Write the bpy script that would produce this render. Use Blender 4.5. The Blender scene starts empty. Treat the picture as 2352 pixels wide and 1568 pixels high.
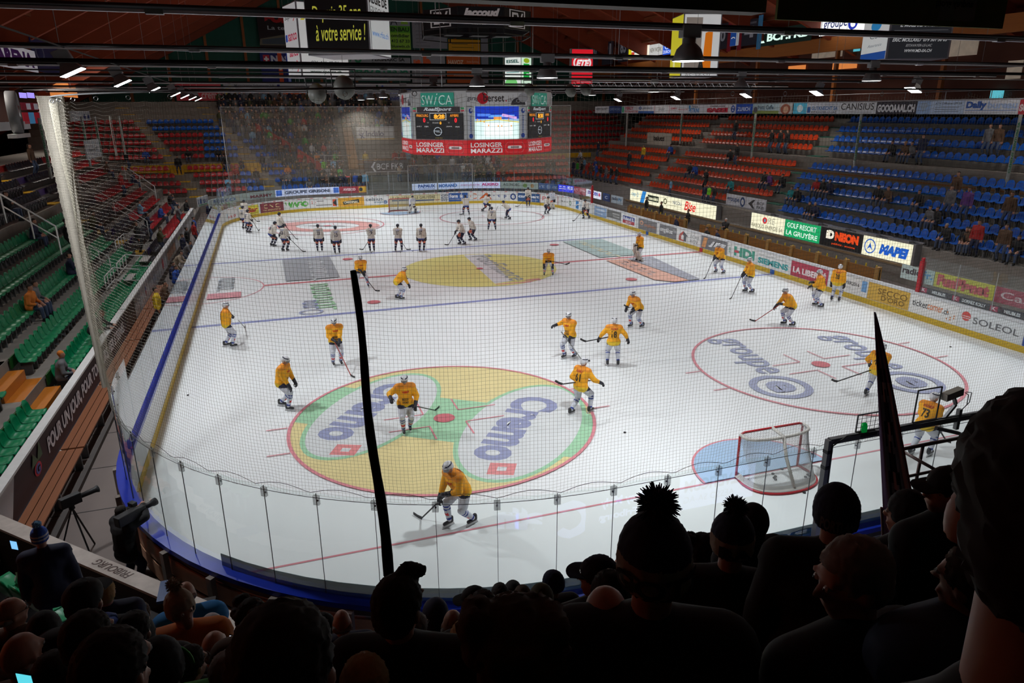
import bpy, bmesh, math, random
from mathutils import Vector, Matrix
SC = bpy.context.scene
COL = SC.collection
R = random.Random(7)
V = Vector
# ---------------------------------------------------------------- camera
CX, CY, CZ = -11.3366, -39.1367, 8.8151
YAW, PIT, ROL, FPX = 0.327935, 0.316164, -0.005999, 1619.145
_f = V((math.sin(YAW)*math.cos(PIT), math.cos(YAW)*math.cos(PIT), -math.sin(PIT)))
_r0 = V((math.cos(YAW), -math.sin(YAW), 0)); _u0 = _r0.cross(_f)
_r = math.cos(ROL)*_r0 + math.sin(ROL)*_u0
_u = -math.sin(ROL)*_r0 + math.cos(ROL)*_u0
cam = bpy.data.cameras.new('camera'); camo = bpy.data.objects.new('camera', cam); COL.objects.link(camo)
camo.matrix_world = Matrix(((_r.x, _u.x, -_f.x, CX), (_r.y, _u.y, -_f.y, CY), (_r.z, _u.z, -_f.z, CZ), (0, 0, 0, 1)))
cam.sensor_width = 36; cam.lens = FPX/2352*36; cam.clip_start = .05; cam.clip_end = 300
SC.camera = camo
CAM = V((CX, CY, CZ))
def ray(px, py):
    return _f + _r*((px-1176)/FPX) - _u*((py-784)/FPX)
def at(px, py, x=None, y=None, z=None, d=None):
    v = ray(px, py)
    if d is not None: t = d
    elif x is not None: t = (x-CX)/v.x
    elif y is not None: t = (y-CY)/v.y
    else: t = (z-CZ)/v.z
    return CAM + v*t
# ---------------------------------------------------------------- colour management, world, lights
SC.view_settings.view_transform = 'Standard'; SC.view_settings.look = 'None'
SC.view_settings.gamma = 1; SC.view_settings.use_curve_mapping = False
SC.view_settings.exposure = 0.0
w = bpy.data.worlds.new('hall_air'); SC.world = w; w.use_nodes = True
w.node_tree.nodes['Background'].inputs[0].default_value = (.5, .55, .7, 1)
w.node_tree.nodes['Background'].inputs[1].default_value = .006
def area(name, loc, size, power, col=(1, 1, 1), spread=120, target=None, sy=None):
    l = bpy.data.lights.new(name, 'AREA'); l.energy = power; l.color = col; l.size = size
    if sy: l.shape = 'RECTANGLE'; l.size_y = sy
    l.spread = math.radians(spread)
    o = bpy.data.objects.new(name, l); COL.objects.link(o); o.location = loc
    if target is not None: o.rotation_euler = (V(target)-V(loc)).to_track_quat('-Z', 'Y').to_euler()
    return o
RAILY = [-25, -16.8, -8.8, -.6, 8, 16, 22.5, 28.5]
COOL = (.93, .97, 1)
for i, y in enumerate(RAILY):                # the lamps hanging from the lighting rails over the ice
    for x in (-2.5, 10.6):
        area('rink_lamp_light', (x, y, 9.78), 
             .55, (385 if x < 0 else 180) if y < -20 else 208 if x < 0 else 165, COOL, 124)
LEFTY = [-24.2, -16.3, -8.6, -.1, 9.6, 15.6, 21.8, 27.5]  # nearest one is out of view, added to brighten the near-left ice
RIGHTY = [-25, -18, -11.4, -4.9, 1.5, 10, 19.5]  # nearest one is likewise added beyond the frame for more light
for y in LEFTY:                              # the rows of square floodlights along both sides
    area('side_lamp_light', (-15.9 if y > -20 else -16.4, y, 9.8), .5, 290 if y > -12 else 460 if y > -20 else 280, COOL, 140, (-9, max(y, -24), 0))
for y in RIGHTY:
    area('side_lamp_light', (18.5, y, 9.6), .5, 115, COOL, 125, (12.5, y, 0))
for y in (-14, 4, 22):                       # added, unseen fill lights that brighten the side stands
    area('stand_fill_light', (24, y, 12.5), 3, 190, (1, .93, .84), 150, (24.5, y, 0), 1)
    area('stand_fill_light', (-25, y, 11.5), 3, 170, (1, .93, .84), 150, (-23.5, y, 0), 1)
for x in (-24, -14, -3, 9, 20):  # more added fill, over the far stand
    area('stand_fill_light', (x, 33.5, 12.6), 3, 70, (1, .92, .84), 150, (x-.5, 40, 3), 1)
area('assumed_red_light', (-24, -30, 6.6), .6, 26, (1, .18, .05), 140, (-13, -33, 2.5))  # assumed, unseen red light that tints the lower-left fans' heads
# ---------------------------------------------------------------- materials
_M = {}
def mat(name, col, rough=.6, metal=0, emit=0, var=.12, scale=6, bump=0, spec=.5, alpha=1, col2=None, kind=None):
    if name in _M: return _M[name]
    m = bpy.data.materials.new(name); m.use_nodes = True; nt = m.node_tree; N = nt.nodes; L = nt.links
    b = N['Principled BSDF']; c = tuple(col)+(1,)
    b.inputs['Roughness'].default_value = rough; b.inputs['Metallic'].default_value = metal
    b.inputs['Specular IOR Level'].default_value = spec
    tc = N.new('ShaderNodeTexCoord'); nz = N.new('ShaderNodeTexNoise'); nz.inputs['Scale'].default_value = scale
    nz.inputs['Detail'].default_value = 3; L.new(tc.outputs['Object'], nz.inputs['Vector'])
    mx = N.new('ShaderNodeMix'); mx.data_type = 'RGBA'
    c2 = tuple(col2) if col2 else tuple(max(0, v*(1-var*2)) for v in col)
    mx.inputs[6].default_value = c; mx.inputs[7].default_value = c2+(1,)
    L.new(nz.outputs['Fac'], mx.inputs[0]); L.new(mx.outputs[2], b.inputs['Base Color'])
    if emit:
        b.inputs['Emission Color'].default_value = c; b.inputs['Emission Strength'].default_value = emit
    if bump:
        bp = N.new('ShaderNodeBump'); bp.inputs['Strength'].default_value = bump
        L.new(nz.outputs['Fac'], bp.inputs['Height']); L.new(bp.outputs[0], b.inputs['Normal'])
    _M[name] = m
    return m
def hexc(h):
    h = h.lstrip('#'); v = [int(h[i:i+2], 16)/255 for i in (0, 2, 4)]
    return tuple(x/12.92 if x <= .04045 else ((x+.055)/1.055)**2.4 for x in v)
def pm(h, emit=0, rough=.5):            # printed colour from a hex code; emit for backlit or LED faces, and a faint glow put into cloth banners
    return mat('print_%s%s' % (h, '_lit%g' % emit if emit else ''), hexc(h), rough, emit=emit, var=.03)
def wood(name, a, b_, sc=(1, 12, 1), rough=.6):
    if name in _M: return _M[name]
    m = bpy.data.materials.new(name); m.use_nodes = True; N = m.node_tree.nodes; L = m.node_tree.links
    b = N['Principled BSDF']; b.inputs['Roughness'].default_value = rough
    tc = N.new('ShaderNodeTexCoord'); mp = N.new('ShaderNodeMapping'); mp.inputs['Scale'].default_value = sc
    nz = N.new('ShaderNodeTexNoise'); nz.inputs['Scale'].default_value = 3; nz.inputs['Detail'].default_value = 5
    mx = N.new('ShaderNodeMix'); mx.data_type = 'RGBA'
    mx.inputs[6].default_value = tuple(a)+(1,); mx.inputs[7].default_value = tuple(b_)+(1,)
    L.new(tc.outputs['Object'], mp.inputs[0]); L.new(mp.outputs[0], nz.inputs['Vector'])
    L.new(nz.outputs['Fac'], mx.inputs[0]); L.new(mx.outputs[2], b.inputs['Base Color'])
    _M[name] = m; return m
def glassmat(name, tint, f0=.06, extra=0.0):
    m = bpy.data.materials.new(name); m.use_nodes = True; N = m.node_tree.nodes; L = m.node_tree.links
    for n in list(N): N.remove(n)
    out = N.new('ShaderNodeOutputMaterial'); tr = N.new('ShaderNodeBsdfTransparent'); gl = N.new('ShaderNodeBsdfGlossy')
    tr.inputs[0].default_value = tuple(tint)+(1,); gl.inputs['Roughness'].default_value = .02
    gl.inputs[0].default_value = (.9, .93, .95, 1)
    lw = N.new('ShaderNodeLayerWeight'); lw.inputs[0].default_value = .5      # facing = 1-|cos|, the same from both sides
    fr = N.new('ShaderNodeMath'); fr.operation = 'POWER'; fr.inputs[1].default_value = 2.7; L.new(lw.outputs['Facing'], fr.inputs[0])
    ad = N.new('ShaderNodeMath'); ad.operation = 'MULTIPLY_ADD'; ad.inputs[1].default_value = .92; ad.inputs[2].default_value = .03+extra
    ad.use_clamp = True
    mx = N.new('ShaderNodeMixShader'); L.new(fr.outputs[0], ad.inputs[0]); L.new(ad.outputs[0], mx.inputs[0])
    L.new(tr.outputs[0], mx.inputs[1]); L.new(gl.outputs[0], mx.inputs[2])
    nz = N.new('ShaderNodeTexNoise'); nz.inputs['Scale'].default_value = 1.5
    sm = N.new('ShaderNodeMixShader'); df = N.new('ShaderNodeBsdfDiffuse'); df.inputs[0].default_value = (.5, .6, .62, 1)
    sc = N.new('ShaderNodeMath'); sc.operation = 'MULTIPLY'; sc.inputs[1].default_value = .04
    L.new(nz.outputs['Fac'], sc.inputs[0]); L.new(sc.outputs[0], sm.inputs[0])
    L.new(mx.outputs[0], sm.inputs[1]); L.new(df.outputs[0], sm.inputs[2]); L.new(sm.outputs[0], out.inputs[0])
    return m
def sheer(name, col, op, cell=None):
    m = bpy.data.materials.new(name); m.use_nodes = True; N = m.node_tree.nodes; L = m.node_tree.links
    for n in list(N): N.remove(n)
    out = N.new('ShaderNodeOutputMaterial'); tr = N.new('ShaderNodeBsdfTransparent'); df = N.new('ShaderNodeBsdfDiffuse')
    df.inputs[0].default_value = tuple(col)+(1,)
    nz = N.new('ShaderNodeTexNoise'); nz.inputs['Scale'].default_value = .35; nz.inputs['Detail'].default_value = 1
    mr = N.new('ShaderNodeMapRange'); mr.inputs[3].default_value = op*.75; mr.inputs[4].default_value = op*1.25
    tc = N.new('ShaderNodeTexCoord'); L.new(tc.outputs['Object'], nz.inputs[0])
    L.new(nz.outputs['Fac'], mr.inputs[0]); mx = N.new('ShaderNodeMixShader'); L.new(mr.outputs[0], mx.inputs[0])
    L.new(tr.outputs[0], mx.inputs[1]); L.new(df.outputs[0], mx.inputs[2]); L.new(mx.outputs[0], out.inputs[0])
    return m
GLASS = glassmat('rink_glass', (.94, .985, .975))
CONC = mat('concrete', (.30, .27, .24), .85, var=.2, scale=2.5, bump=.1)
CONCD = mat('dark_concrete', (.10, .085, .08), .8, var=.25, scale=1.5)
STEEL = mat('galvanised_steel', (.42, .43, .44), .4, .8)
WHITEM = mat('white_paint', (.75, .75, .74), .45)
BLACKM = mat('black_paint', (.012, .012, .014), .55)
GREYM = mat('grey_paint', (.20, .20, .21), .5)
ALU = mat('aluminium', (.6, .6, .62), .3, .9)
# ---------------------------------------------------------------- object helpers
def tag(o, label=None, cat=None, group=None, kind=None):
    if label: o['label'] = label
    if cat: o['category'] = cat
    if group: o['group'] = group
    if kind: o['kind'] = kind
    return o
def empty(name, loc, label=None, cat=None, group=None, rz=0, kind=None):
    o = bpy.data.objects.new(name, None); COL.objects.link(o); o.location = loc; o.rotation_euler.z = rz
    o.empty_display_size = .1
    return tag(o, label, cat, group, kind)
class MB:
    def __init__(s): s.v = []; s.f = []; s.m = []; s.mats = []; s.cur = 0
    def use(s, m):
        if m not in s.mats: s.mats.append(m)
        s.cur = s.mats.index(m); return s
    def add(s, vs, fs):
        k = len(s.v); s.v += [tuple(v) for v in vs]; s.f += [tuple(i+k for i in f) for f in fs]; s.m += [s.cur]*len(fs); return s
    def box(s, a, b):
        (x0, y0, z0), (x1, y1, z1) = a, b
        return s.add([(x0, y0, z0), (x1, y0, z0), (x1, y1, z0), (x0, y1, z0), (x0, y0, z1), (x1, y0, z1), (x1, y1, z1), (x0, y1, z1)],
                     [(0, 3, 2, 1), (4, 5, 6, 7), (0, 1, 5, 4), (1, 2, 6, 5), (2, 3, 7, 6), (3, 0, 4, 7)])
    def obox(s, O, r, u, n, w, h, d):      # a box on a plane: centre of its front face O, axes right, up, outward
        O = V(O); r = V(r); u = V(u); n = V(n); vs = []
        for dd in (-d, 0):
            for a, b in ((-1, -1), (1, -1), (1, 1), (-1, 1)): vs.append(O+r*a*w/2+u*b*h/2+n*dd)
        return s.add(vs, [(0, 3, 2, 1), (4, 5, 6, 7), (0, 1, 5, 4), (1, 2, 6, 5), (2, 3, 7, 6), (3, 0, 4, 7)])
    def bar(s, p, q, w, h=None, up=(0, 0, 1)):
        p = V(p); q = V(q); d = (q-p).normalized(); r = d.cross(V(up))
        if r.length < 1e-4: r = d.cross(V((0, 1, 0)))
        r.normalize(); u = r.cross(d); h = h or w; vs = []
        for e in (p, q):
            for a, b in ((-1, -1), (1, -1), (1, 1), (-1, 1)): vs.append(e+r*a*w/2+u*b*h/2)
        return s.add(vs, [(0, 3, 2, 1), (4, 5, 6, 7), (0, 1, 5, 4), (1, 2, 6, 5), (2, 3, 7, 6), (3, 0, 4, 7)][::1])
    def tube(s, pts, r, seg=8, cap=True):
        pts = [V(p) for p in pts]; rs = r if isinstance(r, (list, tuple)) else [r]*len(pts); k = len(s.v); n = len(pts)
        a = None; vs = []
        for i, p in enumerate(pts):
            d = (pts[min(i+1, n-1)]-pts[max(i-1, 0)]).normalized()
            if a is None:
                a = d.cross(V((0, 0, 1)))
                if a.length < 1e-3: a = d.cross(V((0, 1, 0)))
            else: a = a-d*a.dot(d)
            a.normalize(); b = d.cross(a)
            for j in range(seg):
                t = 2*math.pi*j/seg; vs.append(p+(a*math.cos(t)+b*math.sin(t))*rs[i])
        fs = [(i*seg+j, i*seg+(j+1) % seg, (i+1)*seg+(j+1) % seg, (i+1)*seg+j) for i in range(n-1) for j in range(seg)]
        if cap: fs += [tuple(range(seg))[::-1], tuple((n-1)*seg+j for j in range(seg))]
        return s.add(vs, fs)
    def lathe(s, c, prof, seg=16, ax=(0, 0, 1)):
        c = V(c); ax = V(ax).normalized(); a = ax.orthogonal().normalized(); b = ax.cross(a); vs = []
        for (r, z) in prof:
            for j in range(seg):
                t = 2*math.pi*j/seg; vs.append(c+ax*z+(a*math.cos(t)+b*math.sin(t))*max(r, 1e-4))
        n = len(prof); fs = [(i*seg+j, i*seg+(j+1) % seg, (i+1)*seg+(j+1) % seg, (i+1)*seg+j) for i in range(n-1) for j in range(seg)]
        return s.add(vs, fs)
    def ell(s, c, rad, rot=None, seg=12, rings=8):
        c = V(c); vs = []; fs = []
        if not isinstance(rad, (tuple, list)): rad = (rad,)*3
        for i in range(1, rings):
            ph = math.pi*i/rings
            for j in range(seg):
                t = 2*math.pi*j/seg; vs.append((rad[0]*math.sin(ph)*math.cos(t), rad[1]*math.sin(ph)*math.sin(t), rad[2]*math.cos(ph)))
        vs += [(0, 0, rad[2]), (0, 0, -rad[2])]; T = len(vs)-2
        for i in range(rings-2):
            for j in range(seg): fs.append((i*seg+j, (i+1)*seg+j, (i+1)*seg+(j+1) % seg, i*seg+(j+1) % seg))
        for j in range(seg): fs.append((T, j, (j+1) % seg)); fs.append((T+1, (rings-2)*seg+(j+1) % seg, (rings-2)*seg+j))
        vs = [c+(rot @ V(v) if rot is not None else V(v)) for v in vs]
        return s.add(vs, fs)
    def cap_(s, p, q, r0, r1):             # tapered capsule
        s.tube([p, q], [r0, r1], 10); s.ell(p, r0, seg=10, rings=6); s.ell(q, r1, seg=10, rings=6); return s
    def poly(s, pts): return s.add(pts, [tuple(range(len(pts)))])
    def build(s, name, m=None, parent=None, smooth=False, loc=None, bevel=0):
        me = bpy.data.meshes.new(name); me.from_pydata(s.v, [], s.f)
        ms = s.mats if s.mats else ([m] if m else [])
        for x in ms: me.materials.append(x)
        if s.mats: me.polygons.foreach_set('material_index', s.m)
        if smooth: me.polygons.foreach_set('use_smooth', [True]*len(s.f))
        me.update()
        o = bpy.data.objects.new(name, me); COL.objects.link(o)
        if parent: o.parent = parent
        if loc is not None: o.location = loc
        if bevel:
            b = o.modifiers.new('bevel', 'BEVEL'); b.width = bevel; b.segments = 2; b.limit_method = 'ANGLE'
        return o
def node(name, mb_or_me, parent, m=None, smooth=False): return mb_or_me.build(name, m, parent, smooth)
def kids(o): return list(o.children)
def copy_tree(o, parent=None, loc=None, rz=None, label=None):
    c = o.copy(); COL.objects.link(c)
    if parent: c.parent = parent
    if loc is not None: c.location = loc
    if rz is not None: c.rotation_euler.z = rz
    if label: c['label'] = label
    for ch in kids(o): copy_tree(ch, c)
    return c
TMP = bpy.data.scenes.new('scratch')
def evaluated(o):
    TMP.collection.objects.link(o); TMP.view_layers[0].update(); dg = TMP.view_layers[0].depsgraph; me = bpy.data.meshes.new_from_object(o.evaluated_get(dg)); TMP.collection.objects.unlink(o); return me
# lettering: outline text turned into a flat mesh, cached, in unit box coordinates
_T = {}
def glyphs(s, bold=0, shear=0, font_gap=1):
    key = (s, bold, shear, font_gap)
    if key in _T: return _T[key]
    cu = bpy.data.curves.new('t', 'FONT'); cu.body = s; cu.offset = bold*.02; cu.shear = shear; cu.space_character = font_gap
    cu.resolution_u = 3; cu.fill_mode = 'FRONT'; cu.align_x = 'CENTER'; cu.space_line = .95
    o = bpy.data.objects.new('t', cu); me = evaluated(o)
    vs = [v.co.copy() for v in me.vertices]; fs = [tuple(p.vertices) for p in me.polygons]
    bpy.data.objects.remove(o); bpy.data.meshes.remove(me); bpy.data.curves.remove(cu)
    if vs:
        x0 = min(v.x for v in vs); x1 = max(v.x for v in vs); y0 = min(v.y for v in vs); y1 = max(v.y for v in vs)
        vs = [((v.x-x0)/(x1-x0 or 1), (v.y-y0)/(y1-y0 or 1)) for v in vs]
    _T[key] = (vs, fs); return _T[key]
def artwork(parent, surf, items, emit=0, name='lettering'):
    """items in panel coordinates 0..1: ('t',text,x0,y0,x1,y1,hex,bold,shear) ('r',x0,y0,x1,y1,hex) ('c',x,y,rx,ry,hex[,inner]) ('p',pts,hex)"""
    b = MB(); k = 0
    for it in items:
        k += 1; off = .0025+.0016*k
        t = it[0]
        if t == 't':
            _, s, x0, y0, x1, y1, h = it[:7]; vs, fs = glyphs(s, *(it[7:9] if len(it) > 7 else (0, 0)))
            if len(it) > 9: pass
            b.use(pm(h, emit)); b.add([surf(x0+(x1-x0)*u, y0+(y1-y0)*v, off) for u, v in vs], fs)
        elif t == 'r':
            _, x0, y0, x1, y1, h = it; b.use(pm(h, emit)); n = max(1, int((x1-x0)*6)); vs = []
            for i in range(n+1):
                x = x0+(x1-x0)*i/n; vs += [surf(x, y0, off), surf(x, y1, off)]
            b.add(vs, [(2*i, 2*i+2, 2*i+3, 2*i+1) for i in range(n)])
        elif t == 'c':
            _, x, y, rx, ry, h = it[:6]; inn = it[6] if len(it) > 6 else 0; a0, a1 = (it[7], it[8]) if len(it) > 8 else (0, 360)
            b.use(pm(h, emit)); n = 28; vs = []
            for i in range(n+1):
                a = math.radians(a0+(a1-a0)*i/n); vs += [surf(x+rx*inn*math.cos(a), y+ry*inn*math.sin(a), off), surf(x+rx*math.cos(a), y+ry*math.sin(a), off)]
            b.add(vs, [(2*i, 2*i+1, 2*i+3, 2*i+2) for i in range(n)])
        elif t == 'p':
            b.use(pm(it[2], emit)); b.poly([surf(x, y, off) for x, y in it[1]])
    return b.build(name, parent=parent)
def planar(O, r, u, W, H):
    O = V(O); r = V(r).normalized(); u = V(u).normalized(); n = r.cross(u)
    O0 = O-r*W/2-u*H/2
    return (lambda a, b_, off=0: O0+r*a*W+u*b_*H+n*off), n
def sign(name, label, cat, O, r, u, W, H, bg, items, thick=.06, emit=0, parent=None, frame=None, group=None, bgemit=None, part=False):
    """a rigid flat board; front centre O. Top-level unless part"""
    surf, n = planar((0, 0, 0), r, u, W, H)
    if part:
        root = MB().use(pm(bg, emit if bgemit is None else bgemit)).obox(O, V(r).normalized(), V(u).normalized(), n, W, H, thick).build(name, parent=parent)
        s2, _ = planar(O, r, u, W, H); artwork(root, s2, items, emit); return root
    root = MB().use(pm(bg, emit if bgemit is None else bgemit)).obox((0, 0, 0), V(r).normalized(), V(u).normalized(), n, W, H, thick).build(name, loc=O)
    tag(root, label, cat, group)
    if items: artwork(root, surf, items, emit)
    if frame:
        fb = MB(); rr = V(r).normalized(); uu = V(u).normalized(); t = frame
        for a, b_, w_, h_ in ((0, H/2, W+2*t, t), (0, -H/2, W+2*t, t), (W/2, 0, t, H), (-W/2, 0, t, H)):
            fb.obox(rr*a+uu*b_+n*.01, rr, uu, n, w_, h_, thick+.02)
        fb.build('frame', GREYM, root)
    return root
# perimeter of the rink, clockwise seen from above
HW, HL, RR = 15.06, 30.05, 8.5
LA = math.pi/2*RR; L1 = 2*(HL-RR); L2 = 2*(HW-RR); PT = 2*(L1+L2)+4*LA
def per(s, out=0):
    """point on the rink's edge pushed outwards by out, with its inward normal and tangent"""
    s %= PT
    segs = [(L1, (-HW, -(HL-RR)), 0, 0), (LA, (-HW+RR, HL-RR), 1, math.pi), (L2, (-HW+RR, HL), 0, 1), (LA, (HW-RR, HL-RR), 1, math.pi/2),
            (L1, (HW, HL-RR), 0, 2), (LA, (HW-RR, -(HL-RR)), 1, 0), (L2, (HW-RR, -HL), 0, 3), (LA, (-HW+RR, -HL+RR), 1, -math.pi/2)]
    dd = [(0, 1), (1, 0), (0, -1), (-1, 0)]
    for L, o, k, q in segs:
        if s <= L+1e-9:
            if k == 0:
                t = dd[q]; n = (t[1], -t[0]); return V((o[0]+t[0]*s-n[0]*out, o[1]+t[1]*s-n[1]*out, 0)), V((n[0], n[1], 0)), V((t[0], t[1], 0))
            a = q-s/RR; n = (-math.cos(a), -math.sin(a)); return V((o[0]-n[0]*(RR+out), o[1]-n[1]*(RR+out), 0)), V((n[0], n[1], 0)), V((math.sin(a), -math.cos(a), 0))
        s -= L
def curved(s0, s1, z0, z1, out=0):
    def f(a, b_, off=0):
        p, n, t = per(s0+(s1-s0)*a, out); return p+n*off+V((0, 0, z0+(z1-z0)*b_))
    return f
def band(b, s0, s1, o0, o1, z0, z1, step=.6):
    """solid strip following the rink's edge between offsets o0<o1"""
    n = max(1, int(abs(s1-s0)/step)); vs = []
    for i in range(n+1):
        s = s0+(s1-s0)*i/n
        for o, z in ((o0, z0), (o0, z1), (o1, z1), (o1, z0)):
            p = per(s, o)[0]; vs.append((p.x, p.y, z))
    fs = [(4*i+j, 4*i+(j+1) % 4, 4*i+4+(j+1) % 4, 4*i+4+j) for i in range(n) for j in range(4)]+[(0, 3, 2, 1), (4*n, 4*n+1, 4*n+2, 4*n+3)]
    return b.add(vs, fs)
# ================================================================ ICE
def ice_mat():
    m = bpy.data.materials.new('ice'); m.use_nodes = True; N = m.node_tree.nodes; L = m.node_tree.links; b = N['Principled BSDF']
    tc = N.new('ShaderNodeTexCoord')
    n1 = N.new('ShaderNodeTexNoise'); n1.inputs['Scale'].default_value = .12; n1.inputs['Detail'].default_value = 4
    n2 = N.new('ShaderNodeTexNoise'); n2.inputs['Scale'].default_value = 9; n2.inputs['Detail'].default_value = 6
    mp = N.new('ShaderNodeMapping'); mp.inputs['Scale'].default_value = (1, .25, 1); mp.inputs['Rotation'].default_value = (0, 0, .5)
    L.new(tc.outputs['Object'], n1.inputs[0]); L.new(tc.outputs['Object'], mp.inputs[0]); L.new(mp.outputs[0], n2.inputs[0])
    r1 = N.new('ShaderNodeMix'); r1.data_type = 'RGBA'; r1.inputs[6].default_value = (.80, .80, .80, 1); r1.inputs[7].default_value = (.74, .78, .785, 1)
    L.new(n1.outputs[0], r1.inputs[0]); L.new(r1.outputs[2], b.inputs['Base Color'])
    mr = N.new('ShaderNodeMapRange'); mr.inputs[3].default_value = .28; mr.inputs[4].default_value = .46
    L.new(n2.outputs[0], mr.inputs[0]); L.new(mr.outputs[0], b.inputs['Roughness']); b.inputs['Specular IOR Level'].default_value = .22
    return m
def under_ice(h):
    k = 'ice_paint_'+h
    if k not in _M: mat(k, hexc(h), .36, var=.08, scale=1.5, spec=.22)
    return _M[k]
ICE = MB(); n = 260; ICE.poly([(*per(PT-PT*i/n, .02)[0][:2], 0) for i in range(n)])
ice = ICE.build('floor_ice', ice_mat()); tag(ice, kind='structure')
MB().box((-60, -60, -.1), (60, 60, -.02)).build('floor', CONCD)['kind'] = 'structure'
ZI = [.0]
def zi():
    ZI[0] += .0007; return ZI[0]
def on_ice(name, h, fn):
    b = MB(); fn(b, .004+zi()); return b.build(name, under_ice(h), ice)
def disc(cx, cy, r, z, b, r0=0, a0=0, a1=360, ry=None, rot=0, n=48):
    ry = ry or r; vs = []; c, s = math.cos(rot), math.sin(rot); q = r0/r
    for i in range(n+1):
        a = math.radians(a0+(a1-a0)*i/n)
        for k in (q, 1):
            x, y = r*k*math.cos(a), ry*k*math.sin(a); vs.append((cx+x*c-y*s, cy+x*s+y*c, z))
    b.add(vs, [(2*i, 2*i+1, 2*i+3, 2*i+2) for i in range(n)])
def rect(b, x0, y0, x1, y1, z): b.poly([(x0, y0, z), (x1, y0, z), (x1, y1, z), (x0, y1, z)])
def strip(b, p, q, w, z):
    p = V((*p, 0)); q = V((*q, 0)); d = (q-p).normalized(); t = V((-d.y, d.x, 0))*w/2; e = V((0, 0, z))
    b.poly([p-t+e, q-t+e, q+t+e, p+t+e])
def ice_text(s, c, dirn, w, h, hx, bold=0, shear=0, name='painted_lettering'):
    vs, fs = glyphs(s, bold, shear); d = V((*dirn, 0)).normalized(); u = V((-d.y, d.x, 0)); c = V((*c, 0)); z = .004+zi()
    b = MB(); b.add([c+d*(a-.5)*w+u*(t-.5)*h+V((0, 0, z)) for a, t in vs], fs); return b.build(name, under_ice(hx), ice)
PINK = 'dc8f98'; RED = 'd4777f'; BLU = '8f96c6'; BLUL = 'a9c4df'; YEL = 'e6e08e'; GRY = 'a9adb3'
xl = lambda y: HW if abs(y) < HL-RR else HW-RR+math.sqrt(max(0, RR**2-(abs(y)-(HL-RR))**2))
for y in (-7.08, 7.08): on_ice('blue_line', BLU, lambda b, z: rect(b, -HW, y-.15, HW, y+.15, z))
for y in (-26, 26): on_ice('goal_line', PINK, lambda b, z: rect(b, -xl(y), y-.03, xl(y), y+.03, z))
on_ice('centre_line', RED, lambda b, z: rect(b, -12.0, -.15, HW, .15, z))
def scorer(b, z): disc(-HW, 0, 3.05, z, b, 2.98, -88, 88)
on_ice('scorer_crease', PINK, scorer)
# logos under the ice -------------------------------------------------
on_ice('painted_circle_yellow', YEL, lambda b, z: disc(0, 0, 4.5, z, b))
def pfb(b, z): b.poly([(.2, 4.35, z), (1.5, 4.1, z), (.75, -3.6, z), (-.3, -3.9, z)])
on_ice('painted_band', 'e2e6e8', pfb)
ice_text('PostFinance', (1.25, .1), (.02, -1), 7.4, 1.25, '9aa3a6', .6)
def pfr(b, z):
    b.poly([(-.3, -4.0, z), (1.1, -4.0, z), (1.1, -4.2, z), (-.3, -4.15, z)]); b.poly([(1.5, -3.6, z), (2.4, -3.55, z), (2.3, -4.0, z), (1.5, -3.75, z)])
    b.poly([(1.1, -4.05, z), (2.0, -3.9, z), (1.6, -4.25, z), (1.0, -4.25, z)])
on_ice('painted_emblem', 'dd9aa0', pfr)
def cband(b, z): disc(-7, -20, 4.5, z, b)
on_ice('painted_circle_cream', 'e3d49c', cband)
def green(b, z):
    import math as m
    def arc(a0, a1, n=10): return [(-7+4.5*m.cos(m.radians(a0+(a1-a0)*i/n)), -20+4.5*m.sin(m.radians(a0+(a1-a0)*i/n)), z) for i in range(n+1)]
    b.poly(arc(126, 164)+arc(306, 344))
on_ice('painted_band_green', 'a5d3ae', green)
for k, (cx, cy, ax, by, rot) in enumerate([(-4.95, -21.35, 3.25, 1.62, math.radians(54)), (-8.85, -18.75, 3.2, 1.55, math.radians(55))]):
    on_ice('painted_outline', 'a5d3ae', lambda b, z: disc(cx, cy, ax+.16, z, b, ry=by+.14, rot=rot))
    on_ice('painted_oval', 'd9dcdc', lambda b, z: disc(cx, cy, ax, z, b, ry=by, rot=rot))
    c = [(-5.05, -21.3), (-8.95, -18.65)][k]
    ice_text('Cremo', c, (-.585, -.81), 4.55, 1.5, '969cbc', 2.2)
    q = [(-6.35, -23.6), (-10.05, -21.15)][k]
    def sw(b, z, q=q):
        for (x0, y0, x1, y1) in ((-.4, -.4, .4, -.14), (-.4, .14, .4, .4), (-.4, -.14, -.14, .14), (.14, -.14, .4, .14)):
            ps = []
            for x, y in ((x0, y0), (x1, y0), (x1, y1), (x0, y1)):
                ps.append((q[0]+x*.8+y*.35, q[1]-x*.35+y*.7, z))
            b.poly(ps)
    on_ice('painted_swiss_cross', 'e09090', sw)
def spots(cx, cy, big):
    on_ice('face_off_circle', PINK, lambda b, z: disc(cx, cy, 4.56, z, b, 4.46, n=72))
    on_ice('face_off_spot', RED, lambda b, z: disc(cx, cy, .32, z, b))
    def ls(b, z):
        for sx in (-1, 1):
            for sy in (-1, 1):
                strip(b, (cx+sx*.55, cy+sy*.45), (cx+sx*1.75, cy+sy*.45), .05, z); strip(b, (cx+sx*.55, cy+sy*.45), (cx+sx*.55, cy+sy*1.35), .05, z)
                strip(b, (cx+sx*4.5, cy+sy*.85), (cx+sx*5.1, cy+sy*.85), .05, z)
    on_ice('face_off_markings', PINK, ls)
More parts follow.
